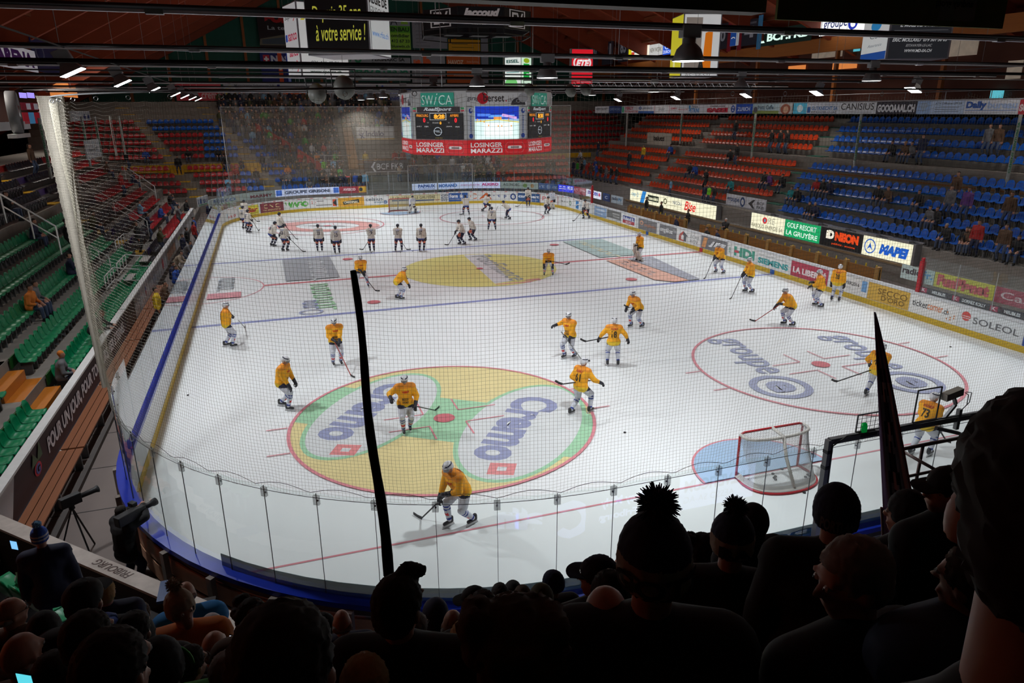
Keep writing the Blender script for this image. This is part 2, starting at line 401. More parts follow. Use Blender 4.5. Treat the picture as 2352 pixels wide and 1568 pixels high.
# groupe e circle
for (gx, gy) in ((4.95, -18.15), (9.35, -19.3)):
    ice_text('groupe', (gx, gy), (-.2, -.98), 4.0, 1.25, 'a2a8c4', .8)
    ex, ey = gx-.75, gy-3.15
    on_ice('painted_ring', 'a2a8c4', lambda b, z: disc(ex, ey, 1.02, z, b, .76))
    ice_text('e', (ex, ey), (-.2, -.98), 1.0, .95, 'a2a8c4', 2)
# far left red oval logo
def fl(b, z): disc(-7, 20, 4.3, z, b, 2.6, ry=2.9, rot=-.45)
on_ice('painted_oval_red', 'e3a9a4', fl)
on_ice('painted_strokes', 'b5bcbc', lambda b, z: disc(-7, 20, 1.5, z, b, ry=.28, rot=-.42))
for cx, cy in ((-7, -20), (7, -20), (-7, 20), (7, 20)): spots(cx, cy, 1)
for cx in (-7, 7):
    for cy in (-5.58, 5.58): on_ice('face_off_spot', RED, lambda b, z: disc(cx, cy, .32, z, b))
on_ice('centre_spot', RED, lambda b, z: disc(0, 0, .2, z, b))
for sg in (-1, 1):
    def cr(b, z): disc(0, sg*26, 1.83, z, b, 0, 0 if sg < 0 else 180, 180 if sg < 0 else 360)
    on_ice('goal_crease', BLUL, cr)
    def cro(b, z): disc(0, sg*26, 1.88, z, b, 1.82, 0 if sg < 0 else 180, 180 if sg < 0 else 360)
    on_ice('crease_outline', PINK, cro)
# advertising rectangles in the neutral zone
def quad(*p): return lambda b, z: b.poly([(*q, z) for q in p])
def bars(b, z, c, d, n, w, h, sd=3):       # unreadable foreshortened letters: rows of strokes
    r = random.Random(sd); d = V((*d, 0)).normalized(); u = V((-d.y, d.x, 0)); c = V((*c, 0))
    for i in range(n):
        o = c+d*((i+.5)/n-.5)*w; k = r.choice((1, .8, .95)); a = r.uniform(-.03, .08)*h
        b.poly([o-d*w*.17/n-u*h*k/2+V((0, 0, z)), o+d*w*.17/n-u*h*k/2+V((0, 0, z)), o+d*(w*.17/n+a)+u*h*k/2+V((0, 0, z)), o+d*(a-w*.17/n)+u*h*k/2+V((0, 0, z))])
        if i % 2: strip(b, (o-u*h*.4)[:2], (o+d*w/n-u*h*.4)[:2], .16, z)
        else: strip(b, (o+u*h*.38)[:2], (o+d*w/n+u*h*.38)[:2], .16, z)
on_ice('painted_rectangle_grey', 'abaeb3', quad((-10.9, .5), (-8.0, .5), (-8.0, 6.75), (-10.9, 6.75)))
on_ice('painted_strokes', 'd5d8da', lambda b, z: bars(b, z, (-9.0, 3.2), (0, -1), 10, 5.4, .95, 5))
on_ice('painted_strokes', 'b4e0b8', lambda b, z: bars(b, z, (-9.25, -3.3), (0, -1), 11, 5.4, .95, 8))
on_ice('painted_strokes', 'a9b0cf', lambda b, z: bars(b, z, (-9.95, -4.9), (0, -1), 5, 1.6, .7, 9))
on_ice('painted_strokes', 'a9b0cf', lambda b, z: disc(-10.0, -6.4, .55, z, b, .42, ry=.4))
on_ice('painted_strokes', 'b6bcc2', lambda b, z: bars(b, z, (-13.95, 1.1), (0, -1), 8, 3.0, .85, 11))
on_ice('painted_rectangle_red', 'dd939b', quad((-14.75, -2.3), (-13.15, -2.3), (-13.15, -1.15), (-14.75, -1.15)))
on_ice('painted_rectangle_teal', 'b1c5c2', quad((8.0, .45), (11.0, .45), (11.0, 6.5), (8.0, 6.5)))
on_ice('painted_strokes', 'd8d3b4', lambda b, z: bars(b, z, (9.1, 3.3), (0, -1), 9, 5.6, .45, 13))
on_ice('painted_rectangle_orange', 'e6b39f', quad((7.95, -.5), (9.35, -.5), (9.75, -6.9), (8.9, -6.95), (8.1, -6.2)))
on_ice('painted_strokes', 'c2a9a4', lambda b, z: bars(b, z, (8.7, -2.9), (.03, -1), 8, 4, .6, 15))
on_ice('painted_rectangle_slate', 'a8abb6', quad((9.4, -.5), (11.15, -.5), (10.5, -6.9), (9.8, -6.9)))
on_ice('painted_strokes', 'c9ccd4', lambda b, z: bars(b, z, (10.25, -1.8), (.03, -1), 4, 1.8, .8, 17))
# ================================================================ BOARDS
boards = empty('dasher_boards', (0, 0, 0), 'white dasher boards with yellow kick strip all round the ice rink', 'rink boards')
KY = mat('yellow_kick_plate', hexc('d8b42c'), .35); BRAIL = mat('blue_plastic_rail', (.005, .03, .42), .3)
WB = mat('white_board', (.72, .73, .73), .35)
band(MB(), 0, PT, 0, .09, .25, 1.10).build('board_wall', WB, boards)
band(MB(), 0, PT, -.012, .09, 0, .25).build('kick_plate', KY, boards)
SN = PT-LA-L2                               # start of the near straight
band(MB(), SN-6, PT+.3, -.04, .25, 1.10, 1.20).build('top_rail', BRAIL, boards)
band(MB(), .3, L1+.2, -.04, .14, 1.10, 1.20).build('top_rail', BRAIL, boards)
band(MB(), L1+.2, L1+LA*2+L2+L1+10, -.03, .13, 1.10, 1.20).build('top_rail', mat('white_rail', (.7, .71, .73), .35), boards)
# outer face of the near boards: plywood cladding on steel posts
PLY = wood('plywood_cladding', (.62, .33, .20), (.5, .24, .14), (1, 1, 8))
band(MB(), SN-2, PT, .14, .17, .05, .42).build('cladding_board', PLY, boards)
band(MB(), SN-2, PT, .14, .17, .5, .86).build('cladding_board', PLY, boards)
band(MB(), SN-2, PT, .09, .15, .92, 1.10).build('cladding_ledge', CONCD, boards)
s = SN-1.5
while s < PT:
    p, nn, t = per(s, .22); b = MB(); b.obox(p-nn*.12+V((0, 0, .55)), t, V((0, 0, 1)), -nn, .13, 1.08, .1); b.build('post', mat('post_grey_brown', (.25, .21, .18), .6), boards); s += 1.35
# side markers on the kick strip
for y, h in ((7.08, '2060b0'), (-7.08, '2060b0'), (0, 'c02030')):
    MB().box((HW-.03, y-.17, .02), (HW, y+.17, .25)).build('line_marker', pm(h), boards)
ST = L1+LA+L2+LA                            # right straight begins at this s
def ad(s0, s1, bg, items, z0=.27, z1=1.07, out=-.004, emit=0, name='advert_panel', par=boards, thick=.012):
    sf = curved(s0, s1, z0, z1, out)
    b = MB(); band(b, s0, s1, out, out+thick, z0, z1, .5); o = b.build(name, pm(bg, emit), par)
    if items: artwork(o, sf, items, emit)
    return o
W_ = 'e8e8e6'
GE = lambda x0, x1, h='2a4a8c': [('t', 'groupe', x0, .3, x0+(x1-x0)*.68, .72, h, 1, 0), ('c', x0+(x1-x0)*.86, .52, (x1-x0)*.13, .4, h), ('t', 'e', x0+(x1-x0)*.79, .3, x0+(x1-x0)*.93, .74, W_, 2, 0)]
ad(45.3, 47.6, W_, [('t', 'MÉNAGE', .25, .18, .85, .5, 'c83c48', 2, 0), ('r', .1, .3, .2, .7, '9bbfd0')])
ad(47.8, 50.3, 'e6d84a', [('t', 'erBar', .1, .25, .95, .8, 'b02a2a', 2, .2), ('r', .05, .12, .95, .17, '7a6a20')])
ad(50.45, 52.85, '8a3c46', [('t', 'CNC', .14, .42, .86, .85, 'ead9a0', 1, 0), ('t', 'CNC MINDUSTEP SA', .12, .14, .88, .3, 'e0c890', 1, 0)])
ad(52.95, 55.3, W_, [('t', 'WAGO', .02, .2, .95, .85, '58b84a', 4, 0)])
ad(55.4, 57.8, W_, [('t', 'ga', .04, .42, .2, .85, 'd04838', 2, 0), ('r', .24, .7, .5, .78, '777777'), ('r', .2, .22, .8, .3, '777777'),
    ('p', [(.84, .5), (.99, .9), (.99, .1)], '38383a'), ('p', [(.84, .5), (.99, .9), (.84, .9)], 'd85a3a'), ('p', [(.84, .5), (.99, .1), (.84, .1)], 'd85a3a')])
ad(57.93, 60.35, 'e3a93c', [('p', [(.2, .2), (.82, .4), (.8, .8), (.17, .55)], '3a3f38'), ('t', 'CARDINAL', .22, .34, .78, .62, 'f0e8d0', 2, .15)])
ad(60.4, 62.7, W_, [('t', 'celsius', .05, .5, .75, .92, '56646e', .6, 0), ('t', 'groupe', .38, .16, .76, .4, '2d6f8e', 1, 0), ('c', .86, .3, .08, .2, '2a5c94', .6), ('t', 'e', .82, .22, .9, .4, '2a5c94', 1, 0)])
ad(62.75, 67.8, 'e6dcae', [('t', 'LE GRUYÈRE', .03, .62, .4, .9, '7a7450', 1, 0), ('r', .05, .32, .4, .5, '6a7484'), ('t', 'LE GRUYÈRE', .5, .5, .9, .9, '7a7450', 1, 0), ('r', .5, .22, .88, .38, '5d6c8c'), ('t', 'AOP', .9, .2, .98, .36, 'c04858', 1, .2)])
ad(67.82, 68.65, W_, [('t', 'CPI', .1, .66, .9, .9, '39506c', 1, 0), ('t', 'BZD', .1, .38, .9, .6, '39506c', 1, 0), ('t', 'IWZ', .1, .1, .9, .32, '39506c', 1, 0)])
ad(68.66, 70.65, '2f62b0', [('t', 'Formations', .05, .42, .95, .86, 'f0f2f8', 3, 0), ('t', 'Weiterbildungen', .05, .14, .75, .32, 'd0d8ea', 1, 0)])
ad(70.75, 73.1, W_, [('c', .22, .55, .17, .34, 'e06a30', .72), ('p', [(.42, .2), (.7, .92), (.78, .92), (.98, .12), (.86, .12), (.72, .7), (.62, .42), (.5, .2)], 'e06a30'), ('p', [(.5, .42), (.66, .42), (.6, .3), (.5, .3)], 'e06a30')])
ad(73.12, 75.6, W_, GE(.02, .98))
ad(75.7, 78.2, '2b5a94', [('t', 'carXpert', .03, .35, .97, .82, 'eef0f4', 2, 0), ('t', 'garage', .6, .14, .92, .26, 'c0cce0', 0, 0)])
ad(78.25, 80.7, W_, [('r', .0, 0, .02, 1, 'd05050'), ('t', 'PCT', .12, .3, .85, .8, 'd86a6a', .5, 0), ('r', .98, 0, 1, 1, 'd05050')])
ad(80.8, 84.1, W_, [('t', 'DIMAB SA', .05, .45, .5, .62, '6a6a66', .5, 0), ('c', .66, .5, .08, .28, '7f9a86', .5)])
ad(84.15, 86.6, 'dfe6ea', [('r', .05, .12, .3, .95, '2b7fc4'), ('p', [(.05, .5), (.3, .7), (.3, .6), (.05, .4)], 'e8e8e6'), ('t', 'trans', .4, .4, .95, .75, '9db0bd', 0, 0)])
ad(88.2, 90.5, '8ca8cc', [('r', .1, .6, .9, .78, 'c8d6e6'), ('r', .1, .25, .7, .36, 'c8d6e6')])
ad(90.6, 93.1, 'c9cbcc', [('r', 0, .22, 1, 1, '70706e'), ('r', .4, .65, .9, .78, 'a8a8a6'), ('r', .45, .4, .9, .52, 'a8a8a6')])
ad(93.2, 95.6, W_, [('r', .1, .45, .9, .85, '3a4f9a'), ('r', .1, .16, .9, .45, 'b93b44'), ('t', 'Roland B.', .14, .46, .86, .78, 'e8e8f0', 2, 0), ('t', 'SPORT', .3, .2, .7, .38, 'e8d8d8', 1, 0)], .24)
ad(95.97, 98.7, '7c7b7c', [('c', .18, .62, .1, .2, 'd8a080', .5), ('t', 'implenia', .34, .3, .95, .66, 'c07a50', .6, 0)])
ad(98.8, 99.05, W_, [])
ad(99.1, 101.35, '7e7d80', [('t', 'angéloz', .05, .28, .8, .78, 'e6e6e6', 1.5, 0), ('t', '1906', .78, .55, .99, .85, 'c8c8c8', .3, 0)])
ad(101.42, 104.3, W_, [('p', [(.1, .55), (.28, .92), (.34, .8), (.2, .5)], 'c05850'), ('p', [(.1, .5), (.2, .5), (.2, .2), (.34, .2), (.34, .08), (.1, .08)], 'c05850'), ('p', [(.3, .9), (.5, .55), (.42, .55), (.42, .1), (.32, .1), (.32, .55), (.26, .6)], '5d5d62'),
    ('t', 'ECAB', .6, .52, .95, .8, '8f9496', 0, 0), ('t', 'KGV', .6, .14, .9, .42, '8f9496', 0, 0)])
ad(104.4, 107.2, '77777a', [('p', [(.03, .1), (.18, .1), (.26, .9), (.1, .9)], 'd99a62'), ('t', 'JPF', .3, .25, .97, .75, 'e6e6e8', 6, .3)])
ad(107.3, 107.6, W_, [('t', 'Groupe e', .3, .1, .9, .9, '3f9a80', 0, 0)])
ad(107.7, 110.0, W_, [('t', 'HDI', .1, .18, .95, .88, '4aa08a', 3, 0), ('r', .12, .42, .3, .6, 'c84a5a')])
ad(110.1, 112.9, W_, [('t', 'Siemens Dienstleister', .06, .72, .96, .86, '9aa0a2', 0, 0), ('t', 'SIEMENS', .04, .18, .96, .6, '3aa0a0', 2.5, 0)])
ad(113.0, 115.75, 'b23a50', [('t', 'LA LIBERTÉ', .06, .25, .95, .75, 'ecdfe0', 2.5, 0)])
ad(115.85, 118.3, W_, [('t', 'ESTAVAYER2016', .1, .5, .8, .72, '4a4a4e', 1, 0), ('t', '26-28 AOÛT', .2, .25, .6, .38, '7a7a7e', 0, 0), ('r', .86, .3, .99, .95, '6d9fd0')])
ad(118.35, 120.7, 'd0a745', [('t', 'SECCO', .25, .45, .95, .8, '7a5c20', .3, 0), ('t', "D'ORO", .35, .12, .9, .42, '7a5c20', .3, 0)])
ad(120.75, 123.1, W_, [('t', 'ticket', .05, .4, .38, .75, '44464a', .5, 0), ('t', 'corner', .38, .4, .7, .68, 'd87a40', .5, 0), ('t', '.ch', .7, .4, .82, .7, '44464a', .5, 0)]+[('c', .8+.07*(i % 3), .2+.12*(i % 4), .014, .04, 'e0905a') for i in range(6)])
ad(123.15, 125.85, 'dde1e2', [('c', .12, .62, .075, .24, 'd0524e'), ('r', .05, .6, .19, .63, W_), ('r', .05, .5, .19, .53, W_), ('t', 'SOLEOL', .24, .35, .95, .68, '66686c', .3, 0)])
ad(125.9, 130.6, '30509e', [('p', [(.04, .8), (.12, .95), (.2, .8), (.19, .4), (.12, .08), (.05, .4)], 'd8dce4'), ('c', .12, .52, .05, .26, '4a66a8'), ('t', "Protect's", .24, .25, .98, .8, 'e8eaf0', 4, 0)])
# strip of small marks along the top of the far boards and dark slogans on the right top rail
ad(45.3, 88, W_, [('r', (i+.5)/36, .25, (i+.5)/36+.006, .85, 'd0706a') for i in range(36)]+[('r', (i+.1)/36, .4, (i+.32)/36, .65, 'b0b4b8') for i in range(36)], 1.1, 1.195, -.034)
xs = 120.9
k = 0
its = []
ad(121.0, 134, '25202c', [x for i in range(4) for x in (('r', .005+.25*i, .1, .03+.25*i, .9, 'b02a50'), ('t', 'K', .01+.25*i, .25, .024+.25*i, .8, 'f0e0e6', 2, 0), ('t', 'MEUBLES', .05+.25*i, .25, .1+.25*i, .78, 'e0e0e4', 2, 0), ('r', .125+.25*i, .1, .15+.25*i, .9, 'b02a50'), ('t', 'K', .13+.25*i, .25, .144+.25*i, .8, 'f0e0e6', 2, 0), ('t', 'DORMEZ KOLLY', .16+.25*i, .25, .24+.25*i, .78, 'e0e0e4', 2, 0))], 1.2, 1.46, .1)
# ================================================================ GLASS
glass = empty('rink_glass', (0, 0, 1.2), 'clear acrylic panes standing on the near end and side boards of the rink', 'glass')
CLAMP = sheer('clear_clamp', (.5, .52, .53), .4); SEAM = mat('pane_seam', (.05, .055, .06), .4)
def panes(root, s0, s1, z1, step, out=.05, clamp=True, z0=1.2, seam=SEAM, sw=.007):
    n = max(1, round((s1-s0)/step))
    for i in range(n):
        a, b_ = s0+(s1-s0)*i/n, s0+(s1-s0)*(i+1)/n
        g = MB(); vs = []; q = 4
        for j in range(q+1):
            p = per(a+(b_-a)*j/q, out)[0]; vs += [(p.x, p.y, z0-1.2), (p.x, p.y, z1-1.2)]
        g.add(vs, [(2*j, 2*j+2, 2*j+3, 2*j+1) for j in range(q)])
        o = g.build('glass_pane', GLASS, root)
        p, nn, t = per(a, out)
        e = MB(); e.obox(p+V((0, 0, (z0+z1)/2-1.2)), t, V((0, 0, 1)), nn, sw, z1-z0, .014); e.build('seam', seam, o)
        if clamp:
            c = MB().use(CLAMP); c.obox(p+nn*.02+V((0, 0, z1-.12-1.2)), t, V((0, 0, 1)), nn, .1, .16, .05)
            c.use(BLACKM).ell(p+nn*.03+V((0, 0, z1-.15-1.2)), .018, seg=6, rings=4); c.build('clamp', parent=o)
panes(glass, SN+.2, SN+L2-.02, 3.08, 1.02)
panes(glass, SN+L2-.02, PT+1.0, 3.08, .98)
panes(glass, 1.0, 42.8, 2.5, 1.9, clamp=False)
panes(glass, SN-8, SN+.2, 3.08, 1.02)
st_ = MB(); band(st_, SN-6, SN+L2+LA*.52, .035, .045, 0, .24); st_ = st_.build('slogan_strip', sheer('smoked_strip', (.08, .16, .16), .72), glass)
artwork(st_, curved(SN+L2+1.2, SN+L2-4.2, .04, .2, .05), [('t', 'DORMEZ KOLLY', 1, .1, 0, .9, '3a5a58', 1)])
fgl = empty('rink_glass', (0, 0, 1.2), 'clear acrylic panes around the far end of the rink behind the goal', 'glass')
panes(fgl, L1, L1+LA*2+L2+4.5, 3.05, 2.0, clamp=False, seam=ALU, sw=.03)
rgl = empty('rink_glass', (0, 0, 1.2), 'clear acrylic panes beside the red post at the right end of the players benches', 'glass')
panes(rgl, 121.1, 131, 2.75, 1.6, clamp=False, seam=ALU, sw=.03)
RP = mat('red_post_paint', (.45, .01, .02), .4)
for s, l in ((L1+2*LA+L2+4.6, 'red padded post where the far right corner glass ends'), (121.0, 'red padded post where the right side glass starts again beside the benches')):
    p, nn, t = per(s, .05); b = MB(); b.box((-.09, -.09, 0), (.09, .09, 1.35)); b.box((-.06, -.06, 1.35), (.06, .06, 1.5))
    tag(b.build('glass_end_post', RP, loc=(p.x, p.y, 1.2), bevel=.02), l, 'post')
tag(MB().box((-.17, -.03, 0), (.17, .03, .09)).build('goal_lamp', pm('e05050'), loc=(-4.0, 30.2, 2.95)), 'small red lamp box on the far glass left of the white goal frame', 'lamp') 
# ================================================================ GOALS
def goal(y, sg, label):
    g = empty('hockey_goal', (0, y, 0), label, 'goal', 'hockey goals')
    RD = mat('goal_red', hexc('b8222c'), .35); PD = mat('goal_padding', (.55, .53, .49), .7)
    f = MB().tube([(-.94, 0, 0), (-.94, 0, 1.14), (-.9, 0, 1.21), (-.82, 0, 1.24), (.82, 0, 1.24), (.9, 0, 1.21), (.94, 0, 1.14), (.94, 0, 0)], .032, 8)
    f.build('goal_frame', RD, g, True)
    def base(k, w=1.0, dpt=1.1):
        pts = []
        for i in range(25):
            a = math.pi*i/24; x = -w*math.cos(a); yy = dpt*(abs(math.sin(a))**.55)
            pts.append((x*(1+.1*math.sin(a)), sg*yy, k))
        return pts
    MB().tube([(-.94, 0, .03)]+base(.03)[1:-1]+[(.94, 0, .03)], .028, 6).build('base_bar', RD, g, True)
    b = MB(); P = base(0, .98, 1.05); n = len(P)
    vs = [(x*k, yy*k, z) for (x, yy, _) in P for k, z in ((1.01, .06), (.9, .15))]
    b.add(vs, [(2*i, 2*i+1, 2*i+3, 2*i+2) for i in range(n-1)]); b.build('base_padding', PD, g, True)
    T = [(x*.94/.98, yy*.42, 1.2-.02*abs(yy)) for (x, yy, _) in P]
    MB().tube(T, .04, 6).build('top_bar', PD, g, True)
    MB().tube([(0, 0, 1.24), (0, sg*.44, 1.19), (0, sg*.62, .7), (0, sg*1.0, .1)], .045, 6).build('centre_bar', PD, g, True)
    # net: vertical and horizontal strands between the top bar and the base
    m = MB(); NV = 52; NH = 20; Q = base(.05, .98, 1.05)
    def lerp(L, t):
        x = t*(len(L)-1); i = min(int(x), len(L)-2); f_ = x-i; return V(L[i])*(1-f_)+V(L[i+1])*f_
    for i in range(NV*2):
        t0 = i/(NV*2); 
        for dirn in (1, -1):
            pts = []
            for j in range(5):
                h = j/4; t = t0+dirn*h*.22
                if 0 <= t <= 1:
                    p = lerp(T, t)*(1-h)+lerp(Q, t)*h; sag = math.sin(math.pi*h)*.07; p.y -= sg*sag; pts.append(p)
            for a, c in zip(pts, pts[1:]): m.bar(a, c, .004)
    for i in range(-12, 40):
        x = -.94+i*.047
        if -.94 < x < .94:
            t = next((k for k in range(len(T)-1) if T[k][0] <= x <= T[k+1][0]), 12); m.bar((x, 0, 1.24), (x, T[t][1], T[t][2]), .004)
    for k in range(1, 9):
        z_ = k/9; row = [V((x, yy*z_, 1.22)) for x, yy, _ in T]
        for a, c in zip(row, row[1:]): m.bar(a, c, .004)
    m.build('net', mat('goal_netting', (.5, .5, .5), .8), g)
    return g
goal(-26, -1, 'red framed goal with white net at the near end of the rink'); goal(26, 1, 'small red framed goal at the far end of the rink')
# ================================================================ PROTECTIVE NETS
NETM = mat('net_cord', (.34, .31, .24), .8); CORD = mat('dark_cord', (.06, .06, .065), .7)
net = empty('safety_net', (0, 0, 0), 'large square-mesh safety net hanging in front of the near end of the rink', 'net')
NS0, NS1 = SN-6.5, PT+.1
def npt(s, z):
    p, nn, t = per(s, .07); k = (s-NS0)/1.02; dz = z-3.08
    wob = .035*math.sin(s*2.3+z*1.1)*min(1, dz/1.5)+.02*math.sin(s*5+z*3)
    sc = .05*abs(math.sin((s-SN)/1.02*math.pi))*max(0, 1-dz/.7)      # bottom edge scallops between the clamps
    tp = .07*abs(math.sin(s/.7*math.pi))*max(0, (z-8.4)/.65)
    return p+nn*wob+V((0, 0, z+sc-tp))
m = MB(); s = NS0; zs = [3.0+6.05*(i/26) for i in range(27)]; TH = .0028
while s < NS1:
    prev = None; nn = per(s, 0)[1]; t = per(s, 0)[2]; vs = []
    for z in zs:
        p = npt(s, z); vs += [p-t*TH/2, p+t*TH/2, p-nn*TH]
    fs = []
    for i in range(len(zs)-1):
        a = 3*i; fs += [(a, a+1, a+4, a+3), (a+1, a+2, a+5, a+4), (a+2, a, a+3, a+5)]
    m.add(vs, fs); s += .06
m.build('net_strands_upright', NETM, net)
m = MB(); z = 3.0
while z < 9.05:
    vs = []; k = 0; s = NS0
    while s <= NS1:
        p = npt(s, z); nn = per(s, 0)[1]; vs += [p-V((0, 0, TH/2)), p+V((0, 0, TH/2)), p-nn*TH]; k += 1; s += .24
    fs = []
    for i in range(k-1):
        a = 3*i; fs += [(a, a+1, a+4, a+3), (a+1, a+2, a+5, a+4), (a+2, a, a+3, a+5)]
    m.add(vs, fs); z += .06
m.build('net_strands_level', NETM, net)
def follow(z, out, s0=NS0, s1=NS1, st=.4, dz=0):
    return [per(s0+(s1-s0)*i/int((s1-s0)/st), out)[0]+V((0, 0, z+dz*abs(math.sin(i*1.3)))) for i in range(int((s1-s0)/st)+1)]
MB().tube(follow(9.1, .07), .014, 5).build('top_cable', CORD, net); MB().tube(follow(3.0, .06), .006, 4).build('bottom_cord', CORD, net)
MB().tube([per(NS0+i*.102, .06)[0]+V((0, 0, 3.08+.1*abs(math.sin(math.pi*(NS0+i*.102-SN)/1.0)))) for i in range(int((NS1-NS0)/.102))], .005, 4).build('lacing_cord', CORD, net)
b = MB(); s = NS0
while s < NS1:
    p = per(s, .07)[0]; b.tube([p+V((.03*math.cos(a), 0, 9.06-.03+.03*math.sin(a))) for a in [i*math.pi/4 for i in range(9)]], .005, 4, False); s += .9
b.build('hanging_rings', STEEL, net)
# gathered edge of the net at the left corner: a pleated bundle
bun = empty('gathered_net', (-15.25, -22.0, 2.9), 'pale net gathered into a tall tapering bundle above the left corner of the boards', 'net')
b = MB(); vs = []; NR = 30; NSG = 22
for i in range(NR+1):
    z = 6.25*i/NR; w_ = .05+.19*(i/NR)**1.2
    for j in range(NSG+1):
        x = -w_+2*w_*j/NSG; vs.append((x*.94-.05*(1-i/NR), x*.2+.035*math.sin(j*1.9+i*.12), z))
b.add(vs, [(i*(NSG+1)+j, i*(NSG+1)+j+1, (i+1)*(NSG+1)+j+1, (i+1)*(NSG+1)+j) for i in range(NR) for j in range(NSG)])
o = b.build('net_core', sheer('bundled_net', (.42, .37, .29), .7), bun)
b = MB(); W2 = .005
for j in range(0, 30):
    for dr in (1, -1):
        pts = []
        for i in range(61):
            t = i/60; u = ((j/30+dr*t*3.2) % 1); w_ = .05+.19*t**1.2; pts.append(((2*u-1)*w_*.94-.05*(1-t), (2*u-1)*w_*.2-.06+.02*math.sin(u*9), 6.25*t, u))
        for a, c in zip(pts, pts[1:]):
            if abs(a[3]-c[3]) < .5: b.bar(a[:3], c[:3], W2)
b.build('net_cords', mat('bright_net_cord', (.55, .5, .42), .8), bun)
# far end net, a fine mesh seen as a haze
fn = empty('safety_net', (0, 0, 0), 'fine pale safety net hanging around the far end of the rink', 'net')
b = MB(); vs = []; S0, S1 = L1+4.0, L1+LA+L2+LA-.5; k = 70
for i in range(k+1):
    s = S0+(S1-S0)*i/k; p = per(s, .12)[0]; vs += [(p.x, p.y, 3.05), (p.x, p.y, 9.25)]
b.add(vs, [(2*i, 2*i+2, 2*i+3, 2*i+1) for i in range(k)]); b.build('netting', sheer('far_netting', (.40, .35, .29), .27), fn)
MB().tube(follow(9.25, .12, S0, S1, .6), .02, 5).build('top_cable', mat('pale_cord', (.5, .5, .5), .6), fn)
b = MB()
for s in (S0, S1): p = per(s, .12)[0]; b.tube([(p.x, p.y, 3.05), (p.x, p.y, 9.25)], .018, 5)
b.build('edge_cord', mat('pale_cord', (.5, .5, .5), .6), fn)
# ================================================================ LIGHTING RAILS AND LAMPS
RFW = lambda x: 26.4-(x*.41 if x > 0 else -x*.52)
ALUD = mat('dull_aluminium', (.36, .36, .38), .35, .6)
LENS = mat('lamp_lens', (1, 1, 1), .4, emit=14, var=0); LENSB = mat('lamp_lens_bright', (.93, .96, 1), .4, emit=30, var=0)
NTH = ['nearest', 'second', 'third', 'fourth', 'fifth', 'sixth', 'seventh', 'farthest']
for k, y in enumerate(RAILY):
    o = empty('lighting_rail', (0, y, 10.5), NTH[k]+' of the long metal lighting rails crossing above the ice', 'rail', 'lighting rails above the ice')
    MB().tube([(-27, 0, 0), (27, 0, 0)], .045, 8).build('cable_tray', BLACKM, o, True)
    MB().box((-27, -.045, -.10), (27, .045, -.05)).build('rail_profile', mat('pale_rail_profile', (.5, .5, .52), .5), o)
    for i in range(-4, 5): MB().box((i*6.4-.14, -.07, -.12), (i*6.4+.14, .07, -.04)).build('joint_sleeve', ALU, o)
    for i in range(-3, 4): MB().tube([(i*8, 0, 0), (i*8, 0, RFW(i*8)-10.6)], .01, 4).build('suspension_wire', STEEL, o)
b = MB()
for y, z in ((-30.0, 9.35), (-12.5, 10.1), (12, 10.1)):
    o = MB().tube([(-27, 0, 0), (27, 0, 0)], .025, 6).build('suspension_cable', BLACKM, loc=(0, y, z))
    tag(o, 'thin dark cable spanning the hall at the level of the lighting rails', 'cable', 'thin cables across the hall')
def bell(rz=0):
    o = empty('ceiling_lamp', (0, 0, 0), '', 'lamp', 'bell lamps hanging from the rails')
    MB().box((-.22, -.1, .46), (.22, .1, .72)).build('ballast_box', GREYM, o, bevel=.015)
    MB().bar((.12, 0, .3), (.12, 0, .74), .05, .03).build('bracket', BLACKM, o)
    MB().lathe((0, 0, 0), [(.335, 0), (.345, .02), (.30, .12), (.26, .24), (.17, .33), (.13, .36), (.13, .46), (.0, .47)], 24).build('lamp_shade', mat('lamp_shade_grey', (.16, .16, .165), .45, .3), o, True)
    MB().lathe((0, 0, 0), [(.0, .012), (.33, .012), (.33, .004), (0, .0)], 24).build('lens', LENS, o)
    return o
def flood():
    o = empty('floodlight', (0, 0, 0), '', 'lamp', 'square floodlights along the side')
    MB().box((-.2, -.12, .3), (.2, .12, .62)).build('ballast_box', GREYM, o, bevel=.015)
    b = MB(); b.add([(-.3, -.3, 0), (.3, -.3, 0), (.3, .3, 0), (-.3, .3, 0), (-.14, -.14, .3), (.14, -.14, .3), (.14, .14, .3), (-.14, .14, .3)], [(0, 1, 5, 4), (1, 2, 6, 5), (2, 3, 7, 6), (3, 0, 4, 7), (4, 5, 6, 7)])
    b.build('reflector', mat('lamp_shade_grey', (.16, .16, .165), .45, .3), o)
    MB().box((-.28, -.28, -.012), (.28, .28, 0)).build('lens', LENSB, o)
    return o
L0 = bell(); first = True
for k, y in enumerate(RAILY):
    for x, sd in ((-2.5, 'left'), (10.6, 'right')):
        lb = 'grey bell lamp hanging from the %s lighting rail, %s of its pair' % (NTH[k], sd)
        if first: L0.location = (x, y, 9.8); L0['label'] = lb; first = False
        else: copy_tree(L0, loc=(x, y, 9.8), rz=R.uniform(-.2, .2), label=lb)
F0 = flood(); first = True
for side, ys, x, z, tl in (('left', LEFTY, -15.9, 9.85, .42), ('right', RIGHTY, 18.5, 9.65, -.42)):
    for k, y in enumerate(ys):
        lb = '%s of the square floodlights in the row over the %s side of the rink' % ((['nearest', 'second nearest', 'third nearest', 'fourth nearest', 'fifth nearest', 'sixth nearest', 'seventh nearest', 'farthest'][k]), side)  # the nearest of each row is an added lamp beyond the view
        o = F0 if first else copy_tree(F0, loc=(x, y, z), label=lb); first = False
        o.location = (x if y > -20 or x > 0 else x-.5, y, z); o['label'] = lb; o.rotation_euler = (0, -tl, 0); o['group'] = 'square floodlights over the %s side' % side
